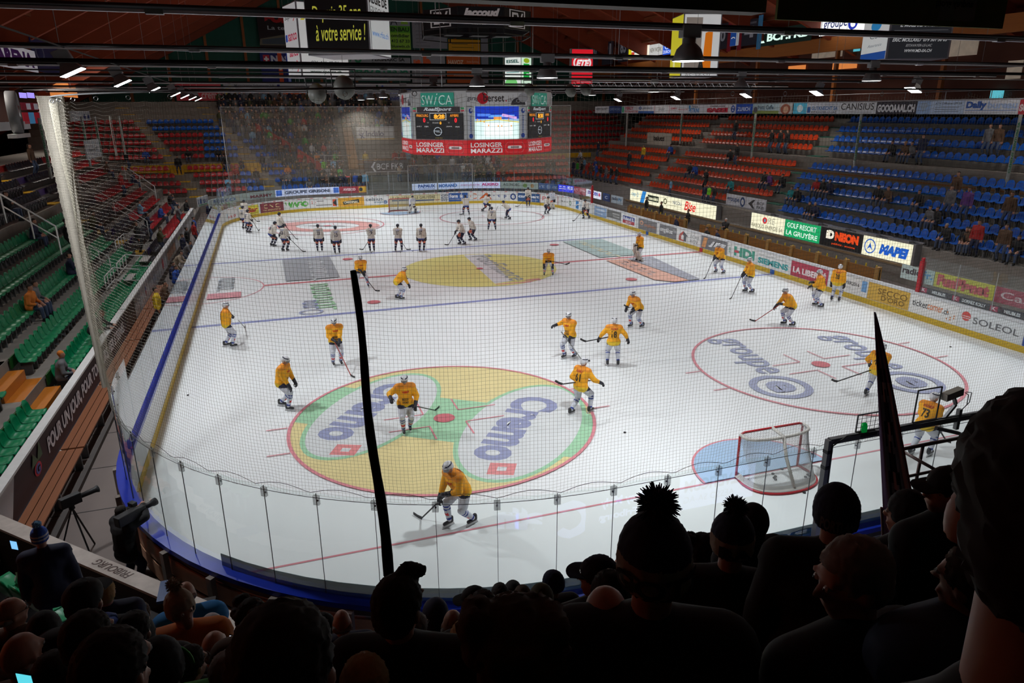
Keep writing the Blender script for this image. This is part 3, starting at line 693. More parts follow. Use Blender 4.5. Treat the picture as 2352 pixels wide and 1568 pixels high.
for sx, l in ((-15.9, 'left'), (18.5, 'right')):
    tag(MB().box((-.015, -24, 0), (.015, 30, .03)).build('lamp_rail', BLACKM, loc=(sx, 0, 10.42)), 'thin rail carrying the floodlights over the %s side of the rink' % l, 'rail')
def par_can(px, py, y, l):
    p = at(px, py, y=y); o = empty('stage_light', p, l, 'lamp', 'stage lights on the truss'); K = 1.5 if 'olive' in l else 1
    MB().lathe((0, 0, 0), [(0, -.16), (.15, -.16), (.19, -.05), (.19, .1), (.12, .24), (0, .26)], 16, (0, -.8, -.5)).build('housing', mat('olive_grey_housing', (.13, .13, .115), .5), o, True)
    o.scale = (K,)*3; MB().tube([(-.2, 0, 0), (-.22, 0, .3), (.22, 0, .3), (.2, 0, 0)], .015, 5).build('yoke', BLACKM, o)
    MB().lathe((0, -.13, -.08), [(0, 0), (.13, 0)], 12, (0, -.8, -.5)).build('lens', mat('dim_lens', (.3, .3, .32), .15), o)
par_can(728, 214, -14, 'round olive stage light, left of the pair above the far crowd'); par_can(790, 200, -18, 'larger round olive stage light right of its neighbour, above the far crowd')
for x, y, l in ((1216, 205, 'above the scoreboard'), (1310, 208, 'right of the scoreboard'), (1345, 205, 'below the red hanging sign')):
    par_can(x, y, -14, 'small black stage light hanging '+l)
tr = empty('lighting_truss', (7, -8.2, 9.75), 'short silver lattice truss right of the scoreboard', 'truss')
b = MB(); w_ = 5
for zz in (0, .28): b.tube([(-w_, 0, zz), (w_, 0, zz)], .02, 6)
b.build('chords', ALU, tr); b = MB(); i = -w_
while i < w_: b.tube([(i, 0, 0), (i+.2, 0, .28)], .012, 5); b.tube([(i+.2, 0, .28), (i+.4, 0, 0)], .012, 5); i += .4
b.build('lattice', ALU, tr)
# ================================================================ SCOREBOARD (an eight-sided cube over centre ice)
sb = empty('scoreboard', (-.17, -.42, 6.7), 'large eight-sided white scoreboard hanging over the centre circle', 'scoreboard')
A8 = 3.16; AP = A8*(1+math.sqrt(2))/2
def oct_(r, z0, z1, name, m):
    b = MB(); vs = []
    for i in range(8):
        a = math.radians(22.5+45*i); vs += [(r/math.cos(math.pi/8)*math.cos(a), r/math.cos(math.pi/8)*math.sin(a), z) for z in (z0, z1)]
    b.add(vs, [(2*i, (2*i+2) % 16, (2*i+3) % 16, 2*i+1) for i in range(8)]+[tuple(range(0, 16, 2))[::-1], tuple(range(1, 16, 2))]); return b.build(name, m, sb)
oct_(AP-.05, .02, 3.05, 'body', mat('scoreboard_white', (.62, .62, .62), .4)); oct_(AP, 0, .74, 'advert_skirt', pm('c8242a', .25))
oct_(AP-.6, 3.05, 3.3, 'top_frame', GREYM)
b = MB()
for x in (-2.4, 2.4):
    for y in (-2.4, 2.4): b.tube([(x, y, 3.2), (x, y, 9.5)], .02, 5)
b.build('hanging_wires', STEEL, sb)
def face(deg, z0, z1, u0, u1, bg, items, emit=.6, name='display_panel', off=.0, bge=None):
    a = math.radians(deg); n = V((math.cos(a), math.sin(a), 0)); r = V((-n.y, n.x, 0)); u = V((0, 0, 1)); d = AP+.005+off
    O = n*d+r*((u0+u1)/2-.5)*A8+u*(z0+z1)/2
    return sign(name, None, None, O, r, u, (u1-u0)*A8, z1-z0, bg, items, .03, emit, sb, part=True, bgemit=bge)
CLK = [('t', 'FRIBOURG', .03, .86, .28, .96, 'ff9a20'), ('t', '0', .17, .64, .22, .82, 'ff2030', 2), ('r', .31, .74, .66, .75, 'd0d0d0'), ('r', .31, .99, .66, 1., 'd0d0d0'), ('r', .31, .74, .32, 1, 'd0d0d0'), ('r', .65, .74, .66, 1, 'd0d0d0'),
       ('t', '8:28', .4, .78, .63, .96, 'ffb030', 3), ('t', 'AMBRI', .74, .86, .91, .96, 'ff9a20'), ('t', '0', .83, .64, .88, .82, 'ff2030', 2), ('t', '10', .26, .62, .29, .66, 'b0b0b0'), ('t', 'PERIODE', .37, .61, .5, .66, 'b0b0b0'), ('t', '0', .52, .57, .56, .68, 'ffb030', 3), ('t', '10', .7, .62, .73, .66, 'b0b0b0'),
       ('t', 'JOUEUR', .03, .46, .14, .51, 'b8b8b8', 1), ('t', 'PEN', .2, .46, .28, .51, 'b8b8b8', 1), ('t', 'JOUEUR', .66, .46, .78, .51, 'b8b8b8', 1), ('t', 'PEN', .85, .46, .93, .51, 'b8b8b8', 1),
       ('c', .48, .3, .085, .165, 'a8b0b8', .86), ('p', [(.38, .33), (.53, .33), (.5, .3), (.4, .31)], 'a8b0b8'), ('p', [(.43, .28), (.58, .28), (.56, .265), (.46, .27)], 'a8b0b8'), ('t', 'Wir leben Autos', .42, .04, .58, .06, 'b09a30')]
for dg in (225, 315, 45, 135):
    nm = 'clock_display'
    face(dg, .78, 2.02, .06, .94, '120c14', CLK, .85, nm, bge=.02)
    face(dg, 2.06, 2.32, .1, .88, '241a20', [('t', 'RealSport', .16, .12, .82, .88, 'c8ccd2', 2, .35)], .35, 'name_panel')
    for u in ((.02, .09), (.9, .97)): face(dg, 2.08, 2.3, u[0], u[1], 'e8e8e8', [('r', .05, .5, .95, .95, '2a8a50'), ('r', .05, .05, .95, .45, 'b03040')], .2, 'logo_panel')
    face(dg, 2.34, 2.98, .18, .78, '1c8a74', [('t', 'SW', .03, .12, .38, .82, 'c8d8d4', -.4), ('t', 'i', .4, .1, .52, .95, 'c8d8d4', -.4, .5), ('t', 'CA', .55, .12, .96, .82, 'c8d8d4', -.4)], .3, 'sponsor_panel')
SCR = [('r', 0, .62, 1, 1, '1530a0'), ('r', .3, .66, .9, .74, '5a98e0'), ('r', .05, .7, .35, .78, '4a78d8'), ('r', 0, .55, 1, .62, '88a8d0'), ('r', .42, .6, .6, .68, 'f09a50'), ('p', [(.6, .7), (.95, .6), (.95, .68), (.62, .78)], 'c8a0d8'), ('r', .0, .0, 1, .56, 'cfe8e4'), ('r', .2, .08, .85, .5, 'e8f4f0'),
       ('p', [(0, .52), (.5, .58), (1, .5), (1, .53), (.5, .61), (0, .55)], 'd8c858')]+[('c', x, y, .012, .03, 'e09020') for x, y in ((.05, .6), (.12, .56), (.2, .53), (.3, .42), (.52, .4), (.6, .4), (.82, .4), (.76, .6))]
for dg in (270, 180, 90, 0):
    face(dg, .78, 2.33, .14, .86, 'cfe8e4', SCR, 1.0 if dg == 270 else .35, 'video_screen')
    face(dg, 2.36, 2.98, .0, 1.0, 'c4c4c6', [('t', 'garage', .02, .3, .24, .62, '3a3a3e', .5), ('c', .27, .55, .09, .43, 'b81c2c'), ('t', 'berset', .28, .3, .62, .88, '2a2024', .5), ('c', .65, .36, .012, .05, 'c02030'), ('t', 'ch', .68, .3, .74, .6, '2a2a2c', 0), ('c', .85, .05, .12, .55, '3c3a40', 0, 0, 180), ('c', .85, .36, .035, .13, 'b0b0b4', .8), ('c', .93, .6, .08, .35, '9a9a9e')], .12, 'sponsor_panel')
    for u0 in (.02, .88):
        face(dg, .82, 2.3, u0, u0+.1, 'b9bcc2', [('c', .5, .88, .3, .08, '2a4aa0'), ('c', .5, .08, .3, .08, '2a4aa0'), ('c', .6, .9, .12, .04, 'd0d4dc')]+[('r', .38, .2+.055*i, .6, .2+.055*i+.03, '4a68a8') for i in range(10)], .12, 'side_panel')
for dg in range(0, 360, 45):
    sm = dg == 180
    face(dg, .06, .68, 0, 1, 'c8242a', [('t', 'LOSINGER', .06, .54, .58, .9, 'e0dcdc', 1.2), ('t', 'MARAZZI', .06, .1, .58, .46, 'e0dcdc', 1.2), ('r', .7, .38, .88, .62, 'd8d4d4'), ('c', .7, .5, .03, .12, 'd8d4d4'), ('c', .88, .5, .03, .12, 'd8d4d4'), ('r', .72, .44, .86, .56, '806060'), ('r', .68, .88, .9, .895, 'd88080'), ('r', .68, .1, .9, .115, 'd88080'), ('c', .68, .5, .05, .395, 'd88080', .93, 90, 270), ('c', .9, .5, .05, .395, 'd88080', .93, -90, 90)], .3, 'advert_panel', .0)
# ================================================================ HANGING SIGN BOXES
def boxsign(px, py, y, hd, wl, wr, h, A, B, label, bgA, bgB, em=.3, wires=True, name='hanging_sign'):
    """nearest bottom corner at the picture point on the plane y; hd = heading of the left face's normal"""
    p = at(px, py, y=y); a = math.radians(hd); nA = V((math.sin(a), math.cos(a), 0)); rA = V((-nA.y, nA.x, 0)); 
    if rA.cross(V((0, 0, 1))).dot(nA) < 0: rA = -rA
    rB = -nA; nB = rA; up = V((0, 0, 1))
    o = empty(name, p, label, 'sign')
    c = rB*wr/2-rA*wl/2
    b = MB(); b.obox(V((0, 0, h/2)), rA, up, nA, .001, .001, .001)
    b = MB(); q = [V((0, 0, 0)), rB*wr, rB*wr-rA*wl, -rA*wl]; vs = [v+V((0, 0, z)) for v in q for z in (0, h)]
    b.add(vs, [(2*i, (2*i+2) % 8, (2*i+3) % 8, 2*i+1) for i in range(4)]+[(0, 6, 4, 2), (1, 3, 5, 7)]); b.build('box', mat('sign_box_grey', (.3, .29, .33), .4), o)
    sign('left_panel', None, None, -rA*wl/2+V((0, 0, h/2))+nA*.012, rA, up, wl*.97, h*.97, bgA, A, .01, em, o, part=True)
    sign('right_panel', None, None, rB*wr/2+V((0, 0, h/2))+nB*.012, rB, up, wr*.94, h*.97, bgB, B, .01, em, o, part=True)
    if wires:
        b = MB()
        for v in q: b.tube([v+V((0, 0, h)), v*.7+V((0, 0, h+7))], .012, 4)
        b.build('wires', STEEL, o)
    return o
boxsign(851, 125, -9.5, 208, 2.55, 2.55, 3.4, [('r', 0, .62, 1, 1, 'e6e600'), ('t', 'Depuis 35 ans', .1, .34, .9, .52, 'd8d850', .5, .2), ('t', 'à votre service !', .14, .14, .96, .32, 'd8d850', .5, .2)],
        [('t', 'LFI', .05, .72, .9, .86, '181818', 3), ('t', 'REGIE DE', .05, .55, .9, .65, '282828', 2), ('t', 'FRIBOURG', .08, .42, .95, .52, '585858', -.3), ('t', 'www.rfsa.ch', .1, .2, .9, .27, '4080c0')], 'black and yellow hanging sign box with a white side face', '0c0c0e', 'd4d8d8', .35)
boxsign(693, 176, 7.0, 257, 2.7, 3.0, 4.1, [('t', 'Sopro', .1, .78, .7, .88, '303030', .5), ('c', .7, .84, .2, .09, 'c02030', .8, -70, 70), ('t', 'sanco', .25, .5, .95, .6, 'b83050', 1), ('r', .05, .5, .2, .6, '3050b0'), ('t', 'Sopro', .1, .1, .7, .2, '303030', .5), ('c', .7, .14, .2, .09, 'c02030', .8, -70, 70), ('t', 'sanco', .25, .28, .95, .38, 'b83050', 1)],
        [('t', 'A.', .04, .76, .34, .9, 'd8cc30', 3, .4), ('t', 'APPAREILS', .16, .6, .96, .67, 'c02838', 2), ('t', 'MENAGERS', .16, .5, .96, .57, 'c02838', 2), ('t', 'VENTE', .3, .4, .8, .46, 'c02838', 2), ('t', 'REPARATION', .16, .31, .96, .37, 'c02838', 2), ('t', '026 436 40 26', .2, .17, .8, .21, '505458', .5), ('t', '1723 MARLY', .25, .1, .75, .145, '505458', .5), ('t', 'www.apesce.ch', .16, .03, .84, .08, '284838', 1.5)], 'white hanging sign box with red lettering left of the black and yellow one', 'd8dadc', 'e0e2e2', .35)
# eight-sided loudspeaker ring
rg = empty('speaker_ring', at(1092, 88, y=0), 'black eight-sided hanging loudspeaker frame with white script lettering', 'sign')
RG = 2.75
for i in range(8):
    a = math.radians(-90-10+45*i); n = V((math.cos(a), math.sin(a), 0)); r_ = V((-n.y, n.x, 0))
    it = [('t', 'Jaccoud', .08, .42, .92, .92, 'c8c0c0', 3, .3), ('t', 'MUSIC ELECTRONIC', .3, .14, .92, .32, 'b0a8a8', 1.5)] if i % 2 == 0 else [('r', .2, .08, .8, .95, 'c8c4c4'), ('r', .24, .12, .76, .91, '101012'), ('t', 'EV', .3, .22, .72, .82, 'c8c4c4', 1)]
    sign('ring_panel', None, None, n*RG+V((0, 0, .72)), r_, V((0, 0, 1)), 2*RG*math.tan(math.pi/8)*.99, .95, '0e0e12', it, .05, .12, rg, part=True)
b = MB()
for i in range(8):
    a0 = math.radians(-90-10+22.5+45*i); a1 = a0+math.pi/4; q = RG/math.cos(math.pi/8)
    p0 = V((q*math.cos(a0), q*math.sin(a0), 0)); p1 = V((q*math.cos(a1), q*math.sin(a1), 0)); b.bar(p0, p1, .05); b.bar(p0, p0+V((0, 0, 1.2)), .06)
b.build('frame', BLACKM, rg); b = MB()
for sx in (-1.2, .2, 1.5): b.box((sx-.45, -.4, .1), (sx+.45, .4, .9))
b.build('loudspeakers', BLACKM, rg); b = MB()
for sx in (-1.5, 0, 1.5): b.tube([(sx, 0, 1), (sx*.6, 0, 6.5)], .015, 4)
b.build('wires', STEEL, rg)
RL = [('c', .5, .66, .42, .2, 'e8dcdc', .82), ('t', 'ETE', .2, .56, .85, .74, 'f0e6e6', 3, .3), ('t', 'ETE', .3, .03, .8, .13, 'f0e6e6', 3, .3)]
sign('hanging_sign', 'glowing red upright hanging sign with a round white emblem', 'sign', at(1337, 159, y=9), (1, 0, 0), (0, 0, 1), 1.62, 2.6, 'd01828', RL, .3, .75, frame=.04)
boxsign(1197, 202, 8, 232, 1.3, 1.3, 1.95, [('t', 'EISEL', .1, .82, .9, .93, '205048', 2), ('r', .1, .5, .9, .53, '70a0a0'), ('r', .1, .42, .8, .45, '70a0a0'), ('c', .4, .1, .4, .25, '70c870')], [('t', 'E', .2, .3, .8, .8, '18a040', 4), ('c', .5, .9, .3, .08, '90b020')], 'small white and green lit sign box behind the scoreboard', 'dfe8e2', 'd0f0d8', .7)
boxsign(1562, 176, -4, 285, 2.05, 2.05, 3.1, [('r', 0, 0, 1, 1, 'd8d030'), ('t', 'L', .3, .1, .7, .3, 'f0f0a0', 3)], [('r', .05, .05, .5, .95, '8a8078'), ('p', [(.55, .05), (.8, .05), (.8, .75), (.6, .7)], 'e07818'), ('t', 'ac-sa.ch', .1, .0, .8, .05, '808080'), ('t', 'A', .42, .06, .62, .3, '282828', 3)], 'yellow, white and orange hanging sign box behind the big bell lamp', 'd8d030', 'd8dada', .45)
boxsign(2033, 136, -8, 291.7, 3.2, 3.2, 2.5, [('r', 0, 0, 1, .16, '2050a0'), ('c', .5, .72, .2, .12, '3090d0'), ('t', 'CSS', .3, .45, .75, .57, '505860', -.3), ('t', 'Assurance', .25, .28, .8, .34, '707880', 0, .3)], [('r', .3, .84, .5, .92, 'e8e8e8'), ('r', .4, .84, .46, .92, 'e0b020'), ('t', 'E. MOLLARD INVEST SA', .14, .62, .86, .7, 'd8dadc', 1.5, .3), ('r', .05, .55, .95, .556, '8a8c90'), ('t', 'ERIC MOLLARD  079 301 30 03', .04, .33, .96, .4, 'd0d2d4', 1.2, .3), ('t', 'ESTAVAYER-LE-LAC', .28, .23, .72, .28, 'b0b2b4', .5, .3), ('t', 'WWW.MD-SA.CH', .27, .12, .73, .18, 'd0d2d4', 1.2, .3)], 'blue and white and charcoal hanging sign box at upper right', 'd8dcdc', '2c2e33', .35)
# ================================================================ WALLS, ROOF
RF_ = lambda x: 26.4-(x*.41 if x > 0 else -x*.52)
GRN = wood('green_painted_boards', (.01, .13, .085), (.006, .09, .06), (1, 1, .2)); TIM = wood('red_brown_timber', (.26, .045, .015), (.18, .032, .011), (1, .1, 1))
GL = wood('glulam_timber', (.32, .055, .016), (.22, .036, .011), (.2, 1, 1)); OR = wood('orange_timber', (.42, .14, .03), (.30, .09, .02), (.2, 4, 4)); OCH = wood('ochre_timber', (.3, .14, .03), (.2, .09, .02), (1, 1, 4))
o = MB().poly([(-42, 50.3, -.1), (42, 50.3, -.1), (42, 50.3, 9.2), (0, 50.3, 26.4), (-42, 50.3, 4.6)]).build('wall_far', GRN); o['kind'] = 'structure'
b = MB()
for x in range(-40, 41, 4): b.box((x-.14, 50.0, 0), (x+.14, 50.28, RF_(x)-.3))
b.build('wall_far_studs', OR)['kind'] = 'structure'
for sx, nm in ((-1, 'left'), (1, 'right')):
    o = MB().add([(0, -46, 26.4), (sx*42, -46, RF_(sx*42)), (sx*42, 51, RF_(sx*42)), (0, 51, 26.4)], [(0, 1, 2, 3)]).build('ceiling_'+nm, TIM); o['kind'] = 'structure'
    o = MB().box((sx*42-.1, -46, -.1), (sx*42+.1, 51, RF_(sx*42))).build('wall_'+nm, mat('dark_wall', (.05, .02, .015), .8)); o['kind'] = 'structure'
MB().box((-42, -46.2, -.1), (42, -46, 8.5)).build('wall_near', mat('dark_wall', (.05, .02, .015), .8))['kind'] = 'structure'
o = MB().poly([(-42, -46, 8.3), (42, -46, 8.3), (0, -46, 27)]).build('wall_near_gable', GRN); o['kind'] = 'structure'
for i in range(15):                         # glulam rafters
    y = -38+i*6.2
    for sx in (-1, 1):
        b = MB(); b.bar((0, y, 25.7), (sx*42, y, RF_(sx*42)-.7), .34, 1.3, (0, 0, 1)); b.build('ceiling_rafter', GL)['kind'] = 'structure'
b = MB()
for sx in (-1, 1):
    for k in range(1, 13): x = sx*k*3.3; b.box((x-.07, -46, RF_(x)-.3), (x+.07, 50, RF_(x)-.1))
b.build('ceiling_purlins', wood('purlin_timber', (.26, .07, .02), (.18, .04, .012)))['kind'] = 'structure'
# pale panels between the rafters on the right slope
PALE = mat('pale_panel', (.5, .47, .4), .6); k = 0
for y in range(0, 44, 6):
    for x in (13.5, 15.2, 17.4, 20):
        if (y//6+int(x)) % 3 == 0: continue
        zc = RF_(x)-.1; b = MB(); b.obox((0, 0, 0), V((1, 0, -.41)).normalized(), (0, 1, 0), V((-.4, 0, -.9)).normalized(), 1.1, 1.9, .05)
        k += 1; tag(b.build('ceiling_panel', PALE, loc=(x, y+2.5, zc-.3)), 'pale rectangular panel between the rafters of the right roof slope', 'ceiling panel', 'pale roof panels')
ba, bb = at(905, -4, y=-30.6), at(1742, 33, y=-30.6)
bm = MB().box((0, -.15, 0), (bb.x-ba.x, .15, 1.6)).build('ceiling_beam', wood('dark_beam', (.02, .008, .004), (.012, .005, .003)), loc=(ba.x, -30.6, (ba.z+bb.z)/2)); bm['kind'] = 'structure'
bn = empty('hanging_banner', at(2046, 56, y=-31.5), 'dark olive banner seen from behind at the top right, hanging near the camera', 'banner')
MB().box((-1.75, -.02, 0), (1.9, .02, 1.6)).build('cloth', mat('olive_cloth', (.16, .18, .05), .9), bn)
sign('banner_patch', None, None, (.95, -.03, .38), (1, -.05, 0), (0, 0, 1), .75, .62, '8a8480', [('t', 'andrey group', .92, .22, .08, .4, '24201e', 1)], .01, 0, bn, part=True)
artwork(bn, planar((-.3, -.03, .75), (1, -.05, 0), (0, 0, 1), 1.6, .34)[0], [('t', 'www.mmmm', 1, .1, 0, .9, '55564a', 2)])
# banners on the far wall
def fb(x0, y0, x1, y1, bg, items, label, Y=49.6, emit=.04, cat='banner', name='wall_banner'):
    a = at(x0, y0, y=Y); c = at(x1, y1, y=Y); return sign(name, label, cat, (a+c)/2, (1, 0, 0), (0, 0, 1), c.x-a.x, a.z-c.z, bg, items, .05, emit)
fb(588, 22, 722, 110, '1c1012', [('t', 'SOFREV', .13, .66, .98, .92, 'a01818', 5), ('t', 'La technologie', .17, .44, 1.1, .58, 'b0b0b4', .5), ('p', [(.0, .05), (.98, .05), (.98, .38), (.5, .36), (.02, .22)], '6a6250'), ('p', [(.05, .08), (.5, .08), (.5, .28), (.05, .2)], '3f4a54')], 'black banner with large red lettering high on the far wall')
fb(595, 112, 672, 208, '10206a', [('r', .1, .66, .32, .86, 'b02038'), ('r', .18, .7, .24, .82, 'e0e0e0'), ('r', .13, .74, .29, .78, 'e0e0e0'), ('t', 'NAS', .36, .68, 1, .85, 'c8ccd8', 3)], 'dark blue banner with a white cross emblem on the far wall')
fb(636, 118, 655, 214, 'd04a18', [('t', 'ev', .2, .55, .95, .68, 'e8e0d8', 2), ('p', [(0, .1), (.6, .2), (.6, 0), (0, 0)], 'd8d4cc')], 'narrow orange upright banner beside the dark blue one', 49.3)
fb(655, 112, 672, 212, '1848c0', [('c', .5, .6, .3, .06, '60a0e0', .8), ('t', 'emil', .15, .25, .85, .4, 'c8d8f0', 1)], 'narrow bright blue upright banner', 49.3)
fb(893, 35, 944, 114, '8f9298', [('r', 0, 0, 1, .7, '88b838'), ('r', 0, .5, 1, .7, '58a028'), ('t', 'A', .05, .72, .4, .98, '202428', 0), ('p', [(.55, .75), (.6, .9), (.72, .98), (.85, .9), (.92, .75)], '88b838'), ('t', 'ENBAU', .05, .53, .95, .66, '1c3820', 2), ('t', 'omdidier', .05, .36, .95, .46, '1c3820', 1.5), ('t', '412 67 33', .05, .2, .95, .3, '1c3820', 1.5), ('t', 'bluewin.ch', .05, .05, .95, .14, '1c3820', 1.5)], 'white and lime green banner with a leaf, high on the far wall')
fb(945, 33, 1028, 112, '85858c', [('t', 'Serrurerie', .08, .7, .7, .85, '65656c', 0, .4)]+[('r', .1, .5-.11*i, .1+.3+.1*(i % 3), .52-.11*i, '6a6a70') for i in range(5)], 'pale grey banner with faint script beside the lime green banner')
fb(1030, 90, 1103, 117, 'c89018', [('r', .1, .55, .6, .62, '7a6010'), ('r', .1, .25, .8, .32, '7a6010')], 'yellow banner below the black speaker ring on the far wall')
fb(1025, 120, 1104, 191, 'c05818', [('t', 'HAVOZ', .05, .6, .5, .76, 'd8c0a8', 2), ('t', 'Swiss Building', .6, .66, .95, .74, 'd0a890', 0), ('t', 'Architectures metalliques', .2, .2, .8, .3, 'd8b098', 0)], 'orange banner on the far wall above the scoreboard')
fb(1104, 60, 1122, 192, '80828a', [], 'pale grey strip banner at the right edge of the far wall banners')
fb(944, 118, 1024, 191, '95979c', [('t', 'n', .06, .4, .3, .75, 'd05828', 4), ('t', 'b', .34, .4, .58, .92, 'd05828', 4), ('t', 'CONCEPT.CH', .32, .12, .98, .26, 'c04838', 1)], 'white banner with an orange monogram on the far wall')
fb(776, 130, 943, 150, '8c9094', [('p', [(.07, .2), (.12, .85), (.15, .85), (.1, .2)], '207850'), ('p', [(.12, .2), (.17, .85), (.2, .85), (.15, .2)], '207850'), ('c', .27, .8, .05, .6, '207850', .5, 180, 360), ('t', 'PERIMARC SA', .46, .5, .92, .95, '1c1c20', 2), ('t', 'Périphérique & marquages', .46, .1, .92, .4, '505054', .5)], 'white banner with slanted green bars on the far wall')
fb(776, 151, 943, 186, '95999c', [('t', 'M.RIEDO & FILS SA', .03, .5, .98, .92, '208060', 3), ('t', 'PEINTURE - PAPIERS PEINTS - GYPSERIE', .05, .18, .95, .36, '404448', .5)], 'white banner with wide green lettering on the far wall')
# long banner row over the far stand
def row(px0, px1, top, bot, bg, items, label, Y=45.0): fb(px0, top, px1, bot, bg, items, label, Y, .05)
row(400, 511, 188, 231, 'a01828', [('t', 'cremo', .55, .1, .98, .4, 'b09090', 1)], 'red banner at the left end of the long row above the far stand')
row(512, 640, 190, 233, '75757c', [('c', .12, .5, .1, .35, '8a8420', .6), ('t', 'Menuiserie Scherwey SA', .2, .7, .95, .95, '404044', .5), ('r', .6, .15, .75, .28, 'a04040')], 'grey white banner with a round yellow emblem above the far stand')
row(642, 770, 190, 234, '7c7c82', [('r', .05, .4, .45, .8, 'c05020'), ('t', 'ORLLATI', .5, .2, .95, .8, '604040', 1)], 'grey white banner with an orange bar above the far stand')
row(772, 866, 190, 235, '7c7e84', [('t', 'ELECTRON', .5, .1, .98, .35, '303038', 1.5)], 'plain grey white banner behind the round stage lights')
row(868, 1000, 192, 238, '80828a', [('t', 'Ascenseurs', .02, .5, .65, .92, '203a90', 3), ('t', 'Menétrey SA', .1, .1, .6, .4, '283a78', 2)], 'grey white banner with dark blue lettering left of the scoreboard')
row(1002, 1160, 196, 238, '7a7a80', [('r', .2, .3, .3, .8, '3060b0')], 'grey white banner half hidden behind the scoreboard')
fb(817, 291, 906, 320, 'c0c2c4', [('c', .15, .68, .08, .24, '8a8a98', .7), ('p', [(.1, .1), (.13, .1), (.2, .5), (.17, .5)], '3a3a78'), ('p', [(.05, .45), (.08, .5), (.22, .15), (.19, .12)], '3a3a78'), ('t', 'Indalo', .26, .25, .72, .68, '35356e', 1), ('r', .0, 0, 1, .12, 'b89a50')], 'white banner with dark blue lettering hanging in the far crowd', 37.9, .0)
fb(836, 370, 938, 394, '2a2730', [('p', [(.15, .5), (.22, .9), (.26, .9), (.2, .5), (.26, .1), (.22, .1)], 'd8d8dc'), ('t', 'BCF FKB', .28, .25, .88, .78, 'd8d8dc', .6)], 'dark banner with white lettering on the balustrade behind the far goal', 34.4, .0)
# ================================================================ STANDS
def proj(p):
    d = V(p)-CAM; z = d.dot(_f); return (1176+FPX*d.dot(_r)/z, 784-FPX*d.dot(_u)/z, z)
def find_s(px, z, out, s0, s1):
    best = None
    for i in range(1500):
        s = s0+(s1-s0)*i/1499; p = per(s, out)[0]; e = abs(proj((p.x, p.y, z))[0]-px)
        if best is None or e < best[0]: best = (e, s)
    return best[1]
ORD = ['first', 'second', 'third', 'fourth', 'fifth', 'sixth', 'seventh', 'eighth', 'ninth', 'tenth', 'eleventh', 'twelfth', 'thirteenth', 'fourteenth', 'fifteenth']
RX = lambda k: 20.9+.85*k+(.85 if k >= 5 else 0)
RZ = lambda k: 1.98+.63*k+(.45 if k >= 5 else 0)
LX = lambda k: -(18.0+.85*k+(.4 if k >= 5 else 0))
LZ = lambda k: .55+.63*k+(.42 if k >= 5 else 0)
FY = lambda k: 33.3+.85*k+(.7 if k >= 4 else 0)
FZ = lambda k: 1.35+.63*k+(.35 if k >= 4 else 0)
def tiers(name, fn):
    b = MB(); fn(b); o = b.build(name, CONC); o['kind'] = 'structure'; return o
def tr_right(b):
    b.box((20.0, -34, 0), (20.5, 36, 1.0))
    for k in range(10): b.box((RX(k)-.45, -34, 0), (RX(k+1)-.45 if k < 9 else 31.5, 34, RZ(k)))
    b.box((25.0, -34, 4.5), (25.3, 34, 5.62))
def tr_left(b):
    b.box((-17.55, -26, 0), (-17.3, 32, .6))
    for k in range(9): b.box((LX(k+1)+.45 if k < 8 else -28.5, -34, 0), (LX(k)+.45, 31, LZ(k)))
def tr_far(b):
    for k in range(14): b.box((-32, FY(k)-.45, 0), (32, FY(k+1)-.45 if k < 13 else 50, FZ(k)))
tiers('floor_right_stand', tr_right); tiers('floor_left_stand', tr_left); tiers('floor_far_stand', tr_far)
tiers('floor_far_walkway', lambda b: b.box((-16, 31.45, 0), (19.9, 32.84, .55)))
def nearz(y): return 7.1-.75*(math.floor((y+39.5)/.8)*.8)
b = MB()
for i in range(-9, 10):
    y0 = -39.5+.8*i
    if y0 > -33.2: continue
    b.box((-24, y0, 0), (10, y0+.8, nearz(y0+.4)))
o = b.build('floor_near_stand', mat('near_concrete', (.05, .045, .045), .9)); o['kind'] = 'structure'
# walkway floor with slab joints
o = MB().poly([(-17.3, -34, -.01), (20.1, -34, -.01), (20.1, 34, -.01), (-17.3, 34, -.01)]).build('floor_walkway', mat('walkway_concrete', (.19, .15, .135), .7, var=.15, scale=.8)); o['kind'] = 'structure'
b = MB(); y = -31.5
while y < 30: b.box((-17.3, y-.012, -.009), (-15.3, y+.012, -.004)); y += 2.3
b.build('floor_slab_joints', BLACKM)['kind'] = 'structure'
